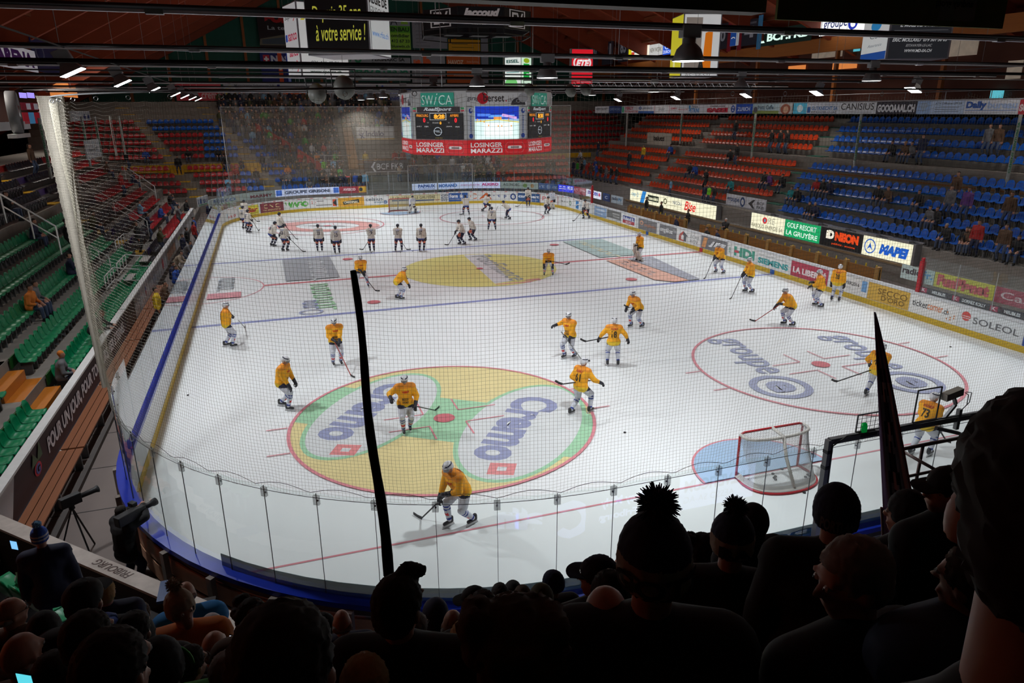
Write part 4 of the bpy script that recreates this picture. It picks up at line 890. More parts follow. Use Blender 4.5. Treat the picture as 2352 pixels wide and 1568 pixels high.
# ---------------------------------------------------------------- seats
SEATC = {'green': (.0, .22, .085), 'blue': (.005, .10, .50), 'orange': (.62, .055, .012), 'red': (.42, .012, .018), 'black': (.012, .013, .022), 'purple': (.10, .03, .30), 'yellow': (.70, .42, .01)}
SM = {k: mat('seat_plastic_'+k, v, .32, var=.06, scale=2) for k, v in SEATC.items()}
def seat_shell(b, org=(0, 0, 0), rz=0, lo=False):
    prof = [(.22, .40), (.20, .435), (.05, .42), (-.13, .43), (-.19, .50), (-.23, .68), (-.25, .84)]; hw = [.20, .225, .23, .225, .23, .225, .14]
    if lo: prof = [prof[i] for i in (1, 3, 5, 6)]; hw = [hw[i] for i in (1, 3, 5, 6)]
    us = (-1, -.75, 0, .75, 1) if not lo else (-1, 0, 1); vs = []; c, s = math.cos(rz), math.sin(rz); n = len(us)
    for lay in (0, 1):
        for i, (y, z) in enumerate(prof):
            for u in us:
                e = (u*u)*.03; x = u*hw[i]; yy = y+(e if z > .47 else 0)-(.022*lay if z > .47 else 0); zz = z+(e if z <= .47 else 0)-(.022*lay if z <= .47 else .0)
                if i == len(prof)-1: zz -= abs(u)**3*.05
                vs.append((org[0]+x*c-yy*s, org[1]+x*s+yy*c, org[2]+zz))
    m_ = len(prof); fs = []
    for lay in (0, 1):
        o = lay*m_*n
        for i in range(m_-1):
            for j in range(n-1):
                q = (o+i*n+j, o+i*n+j+1, o+(i+1)*n+j+1, o+(i+1)*n+j); fs.append(q if lay == 0 else q[::-1])
    if not lo:
        rim = [j for j in range(n)]+[i*n+n-1 for i in range(1, m_)]+[(m_-1)*n+j for j in range(n-2, -1, -1)]+[i*n for i in range(m_-2, 0, -1)]
        for a, d in zip(rim, rim[1:]+rim[:1]): fs.append((a, a+m_*n, d+m_*n, d))
    b.add(vs, fs)
all_seats = []      # (pos, rz, colour, label, group)
def add_row(pts, rz, colf, lab, grp):
    for i, p in enumerate(pts):
        c = colf(p)
        if c: all_seats.append((V(p), rz, c, (lab, i), grp))
def frange(a, b_, st):
    r = []; x = a
    while x <= b_: r.append(x); x += st
    return r
occ = []            # places taken by people, to leave their seat under them
for k in range(9):
    def cr(p, k=k):
        y = p[1]
        yb = .2+.38*k
        if yb < y < yb+1.5: return None            # stair
        if 17.5 < y < 19: return None
        if y < yb: return 'blue'
        if k < 1 and y < 5.8: return None
        return 'orange' if y < 33 else None
    add_row([(RX(k), y, RZ(k)) for y in frange(-19.5, 33, .52)], math.pi/2, cr, '%s row up, right stand' % ORD[k], 'right stand')
for k in range(8):
    def cl(p, k=k):
        y = p[1]
        if -17.6 < y < -15.4: return None
        if 5 < y < 6.6: return None
        if y > 24: return None
        if k < 5: return 'green' if y < 4 else ('purple' if False else ('black' if y < 12 else 'red'))
        return 'black' if y < 14 else 'red'
    add_row([(LX(k), y, LZ(k)) for y in frange(-29.5, 24, .5)], -math.pi/2, cl, '%s row up, left stand' % ORD[k], 'left stand')
st1 = lambda k: -10.7-.5*k; st2 = lambda k: -17.6-.55*k
for k in range(13):
    def cf(p, k=k):
        x = p[0]
        if abs(x-st1(k)) < .7 or abs(x-st2(k)) < .7: return None
        if x < -30: return None
        if x < st2(k): return 'red' if k < 10 else None
        if x < st1(k): return ('red' if x < -13.2-.2*k else 'blue') if k < 4 else ('red' if (x < -17 and k < 8) else 'blue') if k < 10 else None
        if x < -6.4-.95*k and k < 9: return 'blue'
        if x > 12.0-.2*k+.0 and k < 11: return 'red' if k > 4 else 'orange'
        return None
    add_row([(x, FY(k), FZ(k)) for x in frange(-29.5, 20.5 if k < 4 else 30, .52)], math.pi, cf, '%s row up, far stand' % ORD[k], 'far stand')
def inview(p, mg=40):
    x, y, z = proj(p); return z > 0 and -mg < x < 2352+mg and -mg < y < 1568+mg
vis = [s for s in all_seats if inview(s[0]+V((0, 0, .5)))]
vis.sort(key=lambda s: (s[0]-CAM).length)
near, rest = vis[:300], vis[300:]
protos = {}
GRPS = {}
for p, rz, c, (lab, i), grp in near:
    if c not in protos:
        b = MB(); seat_shell(b); me = b.build('stadium_seat', SM[c], smooth=True)
        b2 = MB(); b2.box((-.03, -.2, 0), (.03, .1, .4)); b2.box((-.03, -.2, .3), (.03, .16, .41)); br = b2.build('bracket', GREYM, me)
        b3 = MB(); b3.poly([(-.07, -.245+.004, .68), (-.07+.14, -.245+.004, .68), (.07, -.24+.0, .73), (-.07, -.24, .73)]); b3.build('number_plate', pm('8a8e94'), me)
        protos[c] = me; o = me; o.location = p; o.rotation_euler.z = rz
    else: o = copy_tree(protos[c], loc=p, rz=rz)
    col = c if c != 'black' else 'dark navy'
    tag(o, '%s plastic seat, number %d from the near end, %s' % (col, i+1, lab), 'seat', '%s seats of the %s' % (col, grp))
b = MB()
for p, rz, c, l, g in rest: b.use(SM[c]); seat_shell(b, p, rz, True)
o = b.build('stadium_seats', smooth=True); tag(o, 'remaining rows of small red, orange and blue seats in the distant stands', 'seats', 'distant seats', 'stuff')
# boards behind the seat rows
def board(name, a, c, m, l, g): 
    o = MB().box((0, 0, 0), (c[0]-a[0], c[1]-a[1], c[2]-a[2])).build(name, m, loc=a); tag(o, l, 'board', g)
GB = mat('green_board', (.01, .10, .012), .5); PB = mat('purple_board', (.07, .03, .22), .5); YB = mat('yellow_panel', (.70, .40, .008), .5); OB = wood('orange_step_wood', (.60, .20, .015), (.45, .13, .01), (4, 1, 1), .45); RB = mat('red_board', (.4, .012, .01), .5); BBo = mat('pale_blue_board', (.02, .16, .28), .5)
for k in range(8):
    x = LX(k)-.33
    if k < 5:
        for y0, y1, t in ((-30, -17.6, 'near'), (-15.4, 4, 'far')): board('backing_board', (x-.03, y0, LZ(k)+.32), (x, y1, LZ(k)+.66), GB, 'green board behind the %s row of the left stand, %s side of the orange steps' % (ORD[k], t), 'green boards')
        board('backing_board', (x-.03, 6.7, LZ(k)+.32), (x, 24, LZ(k)+.66), PB if k < 3 else RB, 'coloured board behind the far part of the %s row of the left stand' % ORD[k], 'coloured boards')
    else: board('backing_board', (x-.03, -30, LZ(k)+.45), (x, 24, LZ(k)+.78), PB if k < 7 else RB, '%s board behind the %s row of the left stand' % ('purple' if k < 7 else 'red', ORD[k]), 'long boards')
for k in range(8):       # orange wooden steps of the left stand, one block per tier
    for h in range(2):
        tag(MB().box((-.42, -1.0, 0), (.02, 1.0, .31)).build('wooden_step', OB, loc=(LX(k)+.42-.42*h+.0, -16.5, LZ(k)-.31+.31*h-.0 if h else LZ(k)-.31), bevel=.01), 'orange wooden step, %s half of tier %d, in the stair through the green seats' % (('lower', 'upper')[h], k+1), 'step', 'orange wooden steps')
for k in range(8):
    tag(MB().box((-.4, -.6, 0), (.4, .6, .05)).build('yellow_step', YB, loc=(LX(k), 5.8, LZ(k))), 'yellow step %d from the bottom of the stair beyond the green seats' % (k+1), 'step', 'yellow steps, left stand')
for k in range(13):
    for f, n in ((st1, 'right'), (st2, 'left')):
        tag(MB().box((-.6, -.42, 0), (.6, .42, .06)).build('yellow_step', YB, loc=(f(k), FY(k), FZ(k))), 'yellow step %d from the bottom of the %s yellow stair in the far stand' % (k+1, n), 'step', 'yellow steps, %s stair' % n)
        tag(MB().box((-.6, -.02, 0), (.6, .02, .5)).build('yellow_riser', YB, loc=(f(k), FY(k)+.43, FZ(k))), 'yellow riser %d from the bottom of the %s yellow stair in the far stand' % (k+1, n), 'step', 'yellow risers, %s stair' % n)
for k in range(9):
    o = MB().box((-.4, -.7, 0), (.4, .7, .05)).build('green_step', mat('teal_step', (.01, .13, .09), .6), loc=(RX(k), .95+.38*k, RZ(k))); tag(o, 'dark green step %d from the bottom between the blue and orange seats' % (k+1), 'step', 'green steps')
tag(MB().box((-11.5, -.03, 0), (11.5, .03, .72)).build('yellow_barrier', YB, loc=(-18.2, FY(4)-.5, FZ(4)-.85)), 'long yellow barrier between the lower and upper red seats of the far stand', 'barrier')
tag(MB().box((-6, -.03, 0), (6, .03, .5)).build('orange_barrier', YB, loc=(18.2, FY(4)-.5, FZ(4)-.5)), 'ochre barrier above the lower orange seats in the far right corner', 'barrier')
tag(MB().box((-.04, -24, 0), (0, 17, .1)).build('orange_ledge', wood('ledge_timber', (.35, .14, .02), (.25, .09, .01)), loc=(25.0, 8, 4.62)), 'long orange ledge along the landing of the right stand', 'ledge')
for k in (0, 1, 2, 3):
    tag(MB().box((0, -16, .3), (.03, .1, .66)).build('backing_board', BBo, loc=(RX(k)+.3, 0, RZ(k))), 'pale blue board behind the %s blue row of the right stand' % ORD[k], 'board', 'pale blue boards')
# red sloping barriers and ochre stair walls by the crowd
def slope(name, pa, ya, pb, yb, h, m, l, w=.06):
    a = at(*pa, y=ya); c = at(*pb, y=yb); b = MB(); n = V((c.y-a.y, a.x-c.x, 0)).normalized()*w/2
    O = a.copy(); vs = [a-O+n, a-O-n, c-O-n, c-O+n]; vs += [v+V((0, 0, h)) for v in vs]
    b.add(vs, [(0, 1, 2, 3), (4, 7, 6, 5), (0, 4, 5, 1), (1, 5, 6, 2), (2, 6, 7, 3), (3, 7, 4, 0)]); tag(b.build(name, m, loc=O), l, 'barrier')
slope('red_barrier', (738, 396), 34.3, (685, 362), 36.4, .9, RB, 'lower red sloping barrier at the foot of the standing crowd'); slope('red_barrier', (668, 350), 37.2, (556, 284), 42, .9, RB, 'upper red sloping barrier left of the standing crowd')
slope('ochre_wall', (812, 388), 34.2, (792, 275), 43, 1.0, OCH, 'ochre stair wall left of the white far stand banner', .9)
slope('ochre_wall', (1148, 402), 33.2, (1205, 362), 37, .6, OCH, 'ochre sloping wall left of the far orange seats', .1)
tag(MB().box((-2.6, -.1, 0), (2.6, 2.6, 2.2)).build('tunnel_box', OCH, loc=(at(862, 395, y=35.5).x, 35.6, FZ(1))), 'ochre timber entrance tunnel behind the far goal under the white banner', 'tunnel')
# lit advertising boxes of the right stand -------------------------------
def yx(px, py, x): return at(px, py, x=x).y
def rsign(x, y0, y1, z0, z1, bg, items, label=None, emit=0, part=None, name='advert_board', thick=.05, cat='sign', group=None):
    O = V((x, (y0+y1)/2, (z0+z1)/2))
    if part: return sign(name, None, None, O-part.location, (0, -1, 0), (0, 0, 1), abs(y1-y0), z1-z0, bg, items, thick, emit, part, part=True)
    return sign(name, label, cat, O, (0, -1, 0), (0, 0, 1), abs(y1-y0), z1-z0, bg, items, thick, emit, None, group=group)
LT = .85
bx = empty('light_box', (20.0, 12.5, 1.0), 'long cream lit advertising box on the right, the one farther from the camera', 'light box')
MB().box((0, -6.8, -.02), (.4, 6.8, 1.06)).build('casing', ALUD, bx)
rsign(19.99, 19.2, 5.8, 1.02, 2.02, 'f2efcf', [('t', 'cep', .02, .35, .08, .68, '4a90b0', .5), ('c', .105, .6, .012, .18, '4a90b0', .7), ('p', [(.14, 0), (.17, 1), (.22, 1), (.19, 0)], '2a80c8'), ('r', .24, .3, .38, .8, '202a20'), ('t', 'Commerce du Marché', .25, .4, .37, .7, 'e8e8c8', 2), ('c', .46, .55, .02, .25, '4a4a30', .6),
      ('t', 'Garage', .49, .5, .54, .66, '8a8a80', 0), ('t', 'NICOLI', .55, .48, .65, .74, '606878', 1), ('t', 'www.garagenicoli.ch', .49, .28, .65, .38, '707060', .5), ('t', 'Bise', .68, .2, .8, .92, 'd02a28', 1, .3), ('t', 'WÜRTH', .88, .7, .97, .8, 'a8a898', .5)], part=bx, emit=LT, thick=.02)
bx2 = empty('light_box', (20.0, -5, 1.0), 'long lit advertising box of four panels on the right, the one nearer the camera', 'light box')
MB().box((0, -6.75, .0), (.45, 6.75, 1.14)).build('casing', ALUD, bx2)
for y0, y1, bg, it in ((1.65, -1.75, 'f2efcf', [('c', .42, .66, .07, .2, 'c83038'), ('c', .42, .66, .03, .1, '6090b0'), ('t', 'RE', .52, .5, .72, .88, '8a8a80', -.6, .1), ('t', 'RABOUD ENERGIE SA', .03, .14, .96, .38, '6a6a5c', .3)]),
    (-1.8, -4.95, '10a060', [('t', 'GOLF RESORT', .06, .56, .9, .86, 'e0f4e8', .8), ('t', 'LA GRUYÈRE', .05, .12, .94, .48, 'e0f4e8', 1)]),
    (-5.0, -8.25, '101012', [('t', 'iD', .14, .42, .34, .9, 'f0ead8', 4), ('t', 'NEON', .36, .38, .92, .88, 'e04818', 4), ('t', 'publicité - enseigne', .3, .12, .86, .26, 'e04818', 1)]),
    (-8.3, -11.6, 'f2efcf', [('c', .16, .5, .12, .38, '2058b8', .84), ('p', [(.1, .3), (.16, .7), (.22, .3), (.16, .45)], '2058b8'), ('t', 'MAPEI', .36, .22, .94, .74, '1c5ab8', 4, .2)])):
    rsign(19.99, y0, y1, 1.04, 2.1, bg, it, part=bx2, emit=LT if bg != '101012' else .8, thick=.02)
for i in range(6): MB().box((-.1, -6.4+i*2.2, 1.12), (.35, -5.0+i*2.2, 1.26)).build('lamp_cover', ALUD, bx2)
rsign(20.4, yx(1667, 470, 20.4), yx(1712, 480, 20.4), 2.15, 3.0, 'd4d4da', GE(.04, .96, '2a4878'), 'white board with a blue round letter emblem above the gap between the lit boxes', group=None)
rsign(20.4, yx(1713, 480, 20.4), yx(1757, 490, 20.4), 2.15, 3.0, 'd0d0d6', [('p', [(.1, .5), (.35, .85), (.45, .85), (.3, .5), (.45, .15), (.35, .15)], '38383c'), ('t', 'BCF', .55, .52, .92, .76, '58585e', 1), ('t', 'FKB', .55, .2, .92, .44, '58585e', 1)], 'white board with a dark arrow emblem above the gap between the lit boxes')
a = at(1487, 305, x=24.2); rsign(24.2, a.y, yx(1542, 318, 24.2), a.z-1.05, a.z+.05, 'b9b5a6', [('t', 'baiutti', .28, .35, .72, .75, '2a2a26', 2)], 'small cream board standing among the orange seats')
# advert strip under the roof of the right stand
def sy(px): return yx(px, 250, 24.3)
c4 = lambda c: 1300+c/4.356; c5 = lambda c: 1800+c/4.261
STR = [(c4(292), c4(430), 'b8bac0', [('t', 'KERYGIUNT', .1, .45, .9, .8, '40424a', 1)], 'grey'), (c4(430), c4(556), '24427e', [('t', 'CAFE WORKS', .08, .4, .92, .75, '8aa0c0', 1)], 'dark blue'),
 (c4(558), c4(725), 'c9cbd0', [('r', .02, .1, .14, .9, '40b080'), ('t', 'YERLY', .2, .5, .7, .9, 'c03048', 2), ('t', 'INSTALLATIONS', .2, .12, .98, .4, 'c03048', 1)], 'white and red lettered'), (c4(725), c4(881), 'c9cbd0', [('r', 0, 0, 1, .3, '3a64a8'), ('c', .12, .7, .09, .2, '28509a', .5), ('t', 'petit toitures', .3, .5, .9, .85, '4a5a78', .5)], 'white with a blue foot'),
 (c4(883), c4(1035), 'cbccd0', [('t', 'binder', .3, .35, .7, .8, '60606a', 0, .3), ('r', 0, 0, .02, 1, 'c03048'), ('r', .98, 0, 1, 1, 'c03048')], 'white with red edges'), (c4(1036), c4(1225), 'c6c8cd', [('t', 'GEMINI', .05, .5, .4, .75, 'c05058', 1), ('t', 'Matériaux SA', .5, .4, .95, .6, 'c05058', .5)], 'white with small red words'),
 (c4(1225), c4(1400), 'c8cad0', [('r', .02, .6, .12, .95, '3a80b0'), ('t', 'PETRINI', .04, .1, .62, .62, '3878b0', 2), ('t', 'Peinture', .22, .68, .55, .95, '505868', 1)], 'white with blue lettering'), (c4(1400), c4(1640), 'cacbcf', [('t', 'CARRELAGES', .18, .72, .8, .92, '60484a', 1.5), ('t', 'SASSI', .05, .12, .92, .64, 'b82a40', 6)], 'white with heavy red lettering'),
 (c4(1642), c4(1700), 'c4c6cc', [('c', .5, .5, .35, .4, '284a9a'), ('t', 'Z', .34, .28, .66, .72, 'd0d4e0', 1)], 'white square with a blue disc'), (c4(1701), c4(1866), '1e4aa8', [('t', 'ZURICH', .1, .28, .85, .7, 'd0d8e8', 1)], 'royal blue'),
 (c4(1868), c4(2130), '9fb4bc', [('r', 0, 0, 1, .3, '7a8a48'), ('t', 'frutti Caffe', .2, .45, .8, .85, '304a60', 1), ('c', .12, .4, .08, .3, '50505a')], 'pale landscape'), (c4(2132), c4(2262), 'a8a8a8', [('c', .5, .45, .38, .5, '8a4a38'), ('c', .52, .4, .2, .34, 'b89078')], 'picture of red hair'),
 (c5(95), c5(225), '4aa8c8', [('c', .5, .5, .22, .35, 'c8dce4')], 'turquoise'), (c5(226), c5(545), 'c2c6ce', [('t', 'Fenêtres et menuiserie', .05, .8, .95, .95, '808490', .3), ('r', .02, .1, .12, .65, '2a5a98'), ('t', 'GUTKNECHT SA', .16, .34, .95, .68, '3a6aa0', 1.5), ('t', 'ESTAVAYER-LE-LAC', .16, .06, .93, .24, '484c58', 1)], 'white with blue and grey lettering'),
 (c5(546), c5(905), 'c6c8cc', [('t', 'CANISIUS', .04, .35, .94, .92, '28282c', .3), ('r', .05, .1, .9, .18, 'a8aab0')], 'white with thin black lettering'), (c5(906), c5(1300), '1e1a28', [('t', 'GOOOAAAL.CH', .03, .15, .96, .78, 'c8c8cc', 3)], 'black with white capitals'),
 (c5(1301), c5(1765), '8aa4c8', [('r', .3, .0, 1, 1, 'a8b8d0'), ('t', 'ATN Diffusion LPF SA', .4, .72, .95, .88, '485060', .8), ('r', .4, .5, .9, .54, '606c80'), ('r', .4, .34, .85, .38, '606c80'), ('r', .4, .18, .9, .22, '606c80'), ('p', [(.06, .7), (.12, .9), (.2, .9), (.26, .7), (.15, .15)], '90a0b4')], 'pale blue with a diamond shape'),
 (c5(1766), c5(2300), 'c8cad0', [('t', 'Dally', .03, .3, .42, .92, '24509a', 3), ('t', 'bureau', .44, .4, .97, .9, '98acd0', 2), ('r', .02, .26, .97, .3, '3060a8'), ('t', 'ETUDES ET AMENAGEMENT DE BUREAU', .04, .06, .96, .18, '989ca6', 0)], 'white with large blue lettering'), (c5(2301), c5(2600), 'b02030', [('t', 'SC', .02, .2, .3, .7, 'd8c8c8', 3), ('t', 'PRINT', .35, .2, .95, .7, 'd8c8c8', 3)], 'red')]
for p0, p1, bg, it, l in STR: rsign(24.3, sy(p0), sy(p1), 8.5, 9.2, bg, it, '%s board in the strip hanging over the right stand' % l, emit=.06, name='advert_board')
tag(MB().box((0, -26, 0), (.06, 36, .06)).build('strip_rail', ALUD, loc=(24.36, 0, 9.21)), 'thin rail above the strip of advertising boards over the right stand', 'rail')
PG = mat('post_pale', (.42, .45, .42), .45)
def wpost(x, px, py, ztop, l, col='188050', rz=0, floorz=None):
    p = at(px, py, x=x); z0 = p.z if floorz is None else floorz
    o = MB().lathe((0, 0, 0), [(.001, 0), (.085, 0), (.085, ztop-z0), (.001, ztop-z0)], 14).build('roof_post', PG, loc=(x, p.y, z0), smooth=False); tag(o, l, 'post', 'pale posts with lettering')
    if col:
        h = ztop-z0
        nrm = V((CX-x, CY-p.y, 0)).normalized(); r_ = V((0, 0, 1)); u_ = nrm.cross(r_)
        surf, _ = planar(nrm*.09+V((0, 0, h*.55)), r_, u_, h*.7, .12); artwork(o, surf, [('t', 'CLEMENT PEINTURE SA', 0, .1, 1, .9, col, 1.5)])
for px, py, l in ((1960, 395, 'second from the right'), (2310, 430, 'rightmost'), (1725, 370, 'third from the right'), (1562, 330, 'second from the left')):
    wpost(24.6, px, py, 8.5, 'pale round post with green vertical lettering on the right stand, %s' % l)
wpost(24.6, 1437, 345, 8.5, 'plain pale round post on the right stand, leftmost', None)
for px, py, l, c in ((118, 410, 'nearest', '188050'), (208, 382, 'second nearest', '188050'), (235, 368, 'third nearest', '188050'), (268, 358, 'fourth nearest', '901818'), (288, 355, 'farthest', None)):
    wpost(-22.2, px, py, 8.6, 'pale round post on the left stand, %s to the camera' % l, c)
# boards fixed behind the near right glass
GX = 15.22; gy = [yx(p_, q_, GX) for p_, q_ in ((2070, 622), (2145, 640), (2283, 672))]; gz = at(2145, 657, x=GX).z
for y0, y1, bg, it, l in ((gy[0], gy[1], 'a9b8b4', [('t', 'radio', .04, .4, .62, .86, '3a3036', 1.5), ('t', 'Fr.', .64, .35, .96, .86, '4a90c0', 2)], 'pale board with dark rounded lettering'), (gy[1]-.03, gy[2], 'b8b03c', [('t', 'FunPlanet', .05, .12, .93, .9, 'b84850', 4)], 'yellow green board with red lettering'), (gy[2]-.05, gy[2]-4, '96384a', [('t', 'Cash now', .06, .3, .9, .78, 'c8b0b4', .6)], 'crimson board')):
    rsign(GX, y0, y1, gz, gz+.62, bg, it, l+' behind the glass right of the players benches', thick=.02)
# boards behind the far glass and round the far corners
def csign(px0, px1, bg, items, label, z0=1.36, z1=2.0, out=1.2, emit=0):
    s0 = find_s(px0, 1.7, out, 40, 96); s1 = find_s(px1, 1.7, out, 40, 96)
    o = ad(s0, s1, bg, items, z0, z1, out, emit, 'advert_board', None, .05); tag(o, label, 'sign')
csign(480, 632, 'b4c2c0', [('t', 'Milco', .12, .25, .5, .85, '2c5a98', 2), ('r', .12, .1, .4, .18, '38a060'), ('t', 'MARMY', .7, .2, .97, .6, '8a2a3c', 2)], 'pale board with a blue and a red name at the left of the far glass')
csign(633, 779, 'c6ccea', [('r', .01, .15, .1, .9, '2a60c0'), ('t', 'GROUPE GRISONI', .14, .28, .84, .75, '3c4660', 3), ('r', .9, .15, .99, .9, '2a60c0')], 'lilac lit board with dark wide lettering behind the far glass', emit=.45)
csign(780, 841, 'a02838', [('t', 'AVESCO', .12, .35, .6, .75, 'e0c0c8', 3), ('r', .72, .05, 1, .95, 'd8a838'), ('c', .8, .5, .07, .28, '303030')], 'crimson board with a yellow end behind the far glass', emit=.25)
csign(947, 1149, 'c3c9e8', [('t', 'PAPAUX', .07, .35, .28, .85, '28509a', 3), ('t', 'CONSTRUCTION SA', .07, .08, .27, .25, '28509a', 1), ('t', 'MORAND', .32, .3, .54, .82, '2a64b0', 3), ('t', 'menuiserie', .58, .45, .78, .7, 'a05890', 1), ('t', 'ALIGRO', .8, .4, .98, .82, 'a83070', 3)], 'long lilac lit board with four names behind the far goal', emit=.5)
csign(1150, 1236, 'b2c2bc', [('t', 'AGENDEC', .06, .4, .5, .8, '3a4a48', 1), ('c', .64, .5, .06, .3, '78a050'), ('c', .84, .5, .05, .3, 'c09048')], 'pale green grey board behind the far right corner glass')
csign(1237, 1281, '2c5a9e', [('t', 'ATEC', .02, .3, .3, .7, 'a8b8d8', 2), ('c', .5, .5, .1, .35, '8aa0c8'), ('t', 'ATEC', .7, .3, .98, .7, 'a8b8d8', 2)], 'blue board behind the far right corner glass')
csign(1282, 1317, '1c30e0', [('r', .05, .7, .5, .8, 'd8d8f8'), ('r', .05, .4, .5, .5, 'd8d8f8'), ('t', 'IND LINI', .6, .45, .98, .9, 'e0e0f8', 2)], 'vivid blue LED board at the far right corner', emit=.7)
csign(1318, 1345, 'a83048', [('t', 'Il Gin Dylien', .04, .4, .96, .8, 'e0c0c8', 1.5)], 'crimson LED board at the far right corner', emit=.3)
csign(1346, 1380, 'd8dcec', [('t', 'ZBINDEN', .1, .4, .8, .85, '5050a0', 3), ('c', .9, .6, .06, .25, 'b04868')], 'white lit board at the far right corner', emit=.6)
csign(1385, 1400, '27407a', [('t', 'C', .3, .3, .7, .7, 'c0c8e0', 1)], 'small dark blue board beside the red post')
csign(1404, 1430, 'a9b6c0', [('t', 'radio', .05, .4, .6, .85, '405068', 1.5), ('t', 'Fr', .64, .4, .95, .8, '5888b0', 2)], 'pale grey board right of the far red post')
csign(455, 479, 'c8ccd0', [('t', 'Milco', .05, .25, .95, .8, '2c5a98', 2), ('r', .1, .08, .9, .16, '38a060')], 'white board with blue name at the left end of the far corner', 1.5, 2.25, 2.0)
# grey framed glass gates behind the far goal
for i, (px0, px1) in enumerate(((842, 892), (893, 937), (938, 1004), (1005, 1085))):
    s0 = find_s(px0, 2.3, .9, 50, 80); s1 = find_s(px1, 2.3, .9, 50, 80); o = empty('glass_gate', per(s0, .9)[0]+V((0, 0, 1.2)), 'grey framed glass gate behind the far goal, %s from the left' % ORD[i], 'gate')
    f0 = per(s0, .9)[0]-per(s0, .9)[0]; f1 = per(s1, .9)[0]-per(s0, .9)[0]; h = 2.1 if i < 2 else 2.6
    b = MB(); b.bar(f0, f0+V((0, 0, h)), .07); b.bar(f1, f1+V((0, 0, h)), .07); b.bar(f0+V((0, 0, h)), f1+V((0, 0, h)), .06); b.build('frame', ALU, o)
    MB().poly([f0+V((0, 0, .05)), f1+V((0, 0, .05)), f1+V((0, 0, h)), f0+V((0, 0, h))]).build('pane', GLASS, o)
# ---------------------------------------------------------------- upper right: timber fascia, LED boards, hanging numbers, bar
o = MB().box((-.15, -24, 0), (.15, 46, .95)).build('timber_fascia', wood('fascia_timber', (.5, .17, .03), (.36, .11, .02), (1, .2, 6)), loc=(28.2, 0, 12.75)); tag(o, 'long orange timber beam under the LED boards at upper right', 'beam')
def led(px0, px1, py0, py1, bg, items, l, em=1.0, x=27.0, z=None):
    a = at((px0+px1)/2, py0, x=x); c = at((px0+px1)/2, py1, x=x); rsign(x, yx(px0, (py0+py1)/2, x), yx(px1, (py0+py1)/2, x), c.z, a.z, bg, items, l, emit=em, name='led_board', thick=.1)
led(1444, 1490, 107, 134, 'e8e4d0', [('r', 0, 0, .15, 1, 'c8c020'), ('r', .15, .1, .3, .6, 'c04030'), ('r', .3, .5, .6, .9, '4090c0')], 'small bright LED board left of its neighbours at upper right')
led(1491, 1522, 101, 127, 'c8cac8', [('t', 'NEW WORK', .08, .3, .92, .7, '605848', .5)], 'grey white LED board with dark lettering at upper right', .8)
led(1523, 1541, 97, 125, '2050c0', [('t', 'ZURICH', .05, .1, .95, .35, 'd0d8f0', 1), ('c', .5, .65, .3, .22, 'c0d0f0', .7)], 'small blue LED board at upper right')
led(1740, 1862, 62, 100, '06120e', [('p', [(.02, .2), (.05, .9), (.16, .9), (.11, .55), (.16, .2)], 'd8f8ea'), ('t', 'BCF.FKB', .2, .25, .96, .75, 'd8f8ea', 2)], 'black LED board with bright white lettering at upper right', .95)
led(1884, 1990, 40, 76, 'f4f8f6', [('t', 'groupe', .08, .25, .6, .85, '202860', .5), ('c', .72, .55, .1, .4, '2030a0'), ('t', 'e', .67, .3, .77, .8, 'f4f8f6', 2)], 'bright white LED board with blue lettering at upper right')
led(1992, 2036, 46, 66, '2058c0', [], 'plain blue LED board at the right end of the lit row', .8)
def numb(px0, px1, py0, py1, txt, l, tail='4088b8', x=25.6):
    a = at((px0+px1)/2, py0, x=x); c = at((px0+px1)/2, py1, x=x)
    o = rsign(x, yx(px0, (py0+py1)/2, x), yx(px1, (py0+py1)/2, x), c.z, a.z, '22222c', [('t', txt, .22, .3, .8, .74, '8a8c96', 2), ('r', .15, .82, .85, .9, '55565e')], l, emit=.12, name='number_banner', thick=.03, cat='banner')
numb(1640, 1673, 55, 113, '10', 'dark hanging banner with the number ten'); numb(1701, 1742, 45, 104, '4', 'dark hanging banner with the number four')
numb(1420, 1443, 74, 142, '85', 'dark hanging banner with the number eighty-five'); numb(1383, 1408, 84, 148, '91', 'dark hanging banner with the number ninety-one'); numb(1355, 1374, 88, 150, '20', 'dark hanging banner with the number twenty')
for px, py, x, l, c in ((1637, 82, 25.6, 'left of the number ten', '3a80b0'), (1676, 82, 25.6, 'right of the number ten', '801828'), (1700, 78, 25.6, 'left of the number four', '801828'), (1745, 74, 25.6, 'right of the number four', '3a80b0')):
    p = at(px, py, x=x); tag(MB().box((-.02, -.25, -1.2), (.02, .25, 1.2)).build('cloth_streamer', pm(c, .05), loc=p), '%s hanging cloth streamer %s' % ('blue' if c[0] == '3' else 'dark red', l), 'streamer')
rsign(25.55, yx(1679, 85, 25.6), yx(1698, 85, 25.6), at(1688, 105, x=25.6).z, at(1688, 72, x=25.6).z, 'b8c0c8', [('r', 0, 0, .7, 1, '1c4a98'), ('c', .35, .5, .25, .12, 'e0e4ea', .5, 0, 180)], 'small blue and white panel between the two number banners', emit=.3)
bar = tag(MB().box((30.5, -26, 8.6), (30.9, 44, 13)).build('wall_bar', mat('bar_wall', (.16, .05, .03), .8, var=.3, scale=.6)), kind='structure')
tag(MB().box((27, -26, 8.55), (42, 44, 8.7)).build('floor_bar', CONC), kind='structure')
rb = random.Random(4)
WARM = mat('warm_glow_panel', (1, .32, .08), .5, emit=.55, var=.3, scale=3); PALEW = mat('pale_glow_panel', (.85, .7, .55), .5, emit=.12, var=.3, scale=2); SCRN = mat('tv_screen', (.1, .5, .6), .3, emit=.8, var=.4, scale=20)  # warm and pale emission stands in for bar light on shelves, walls
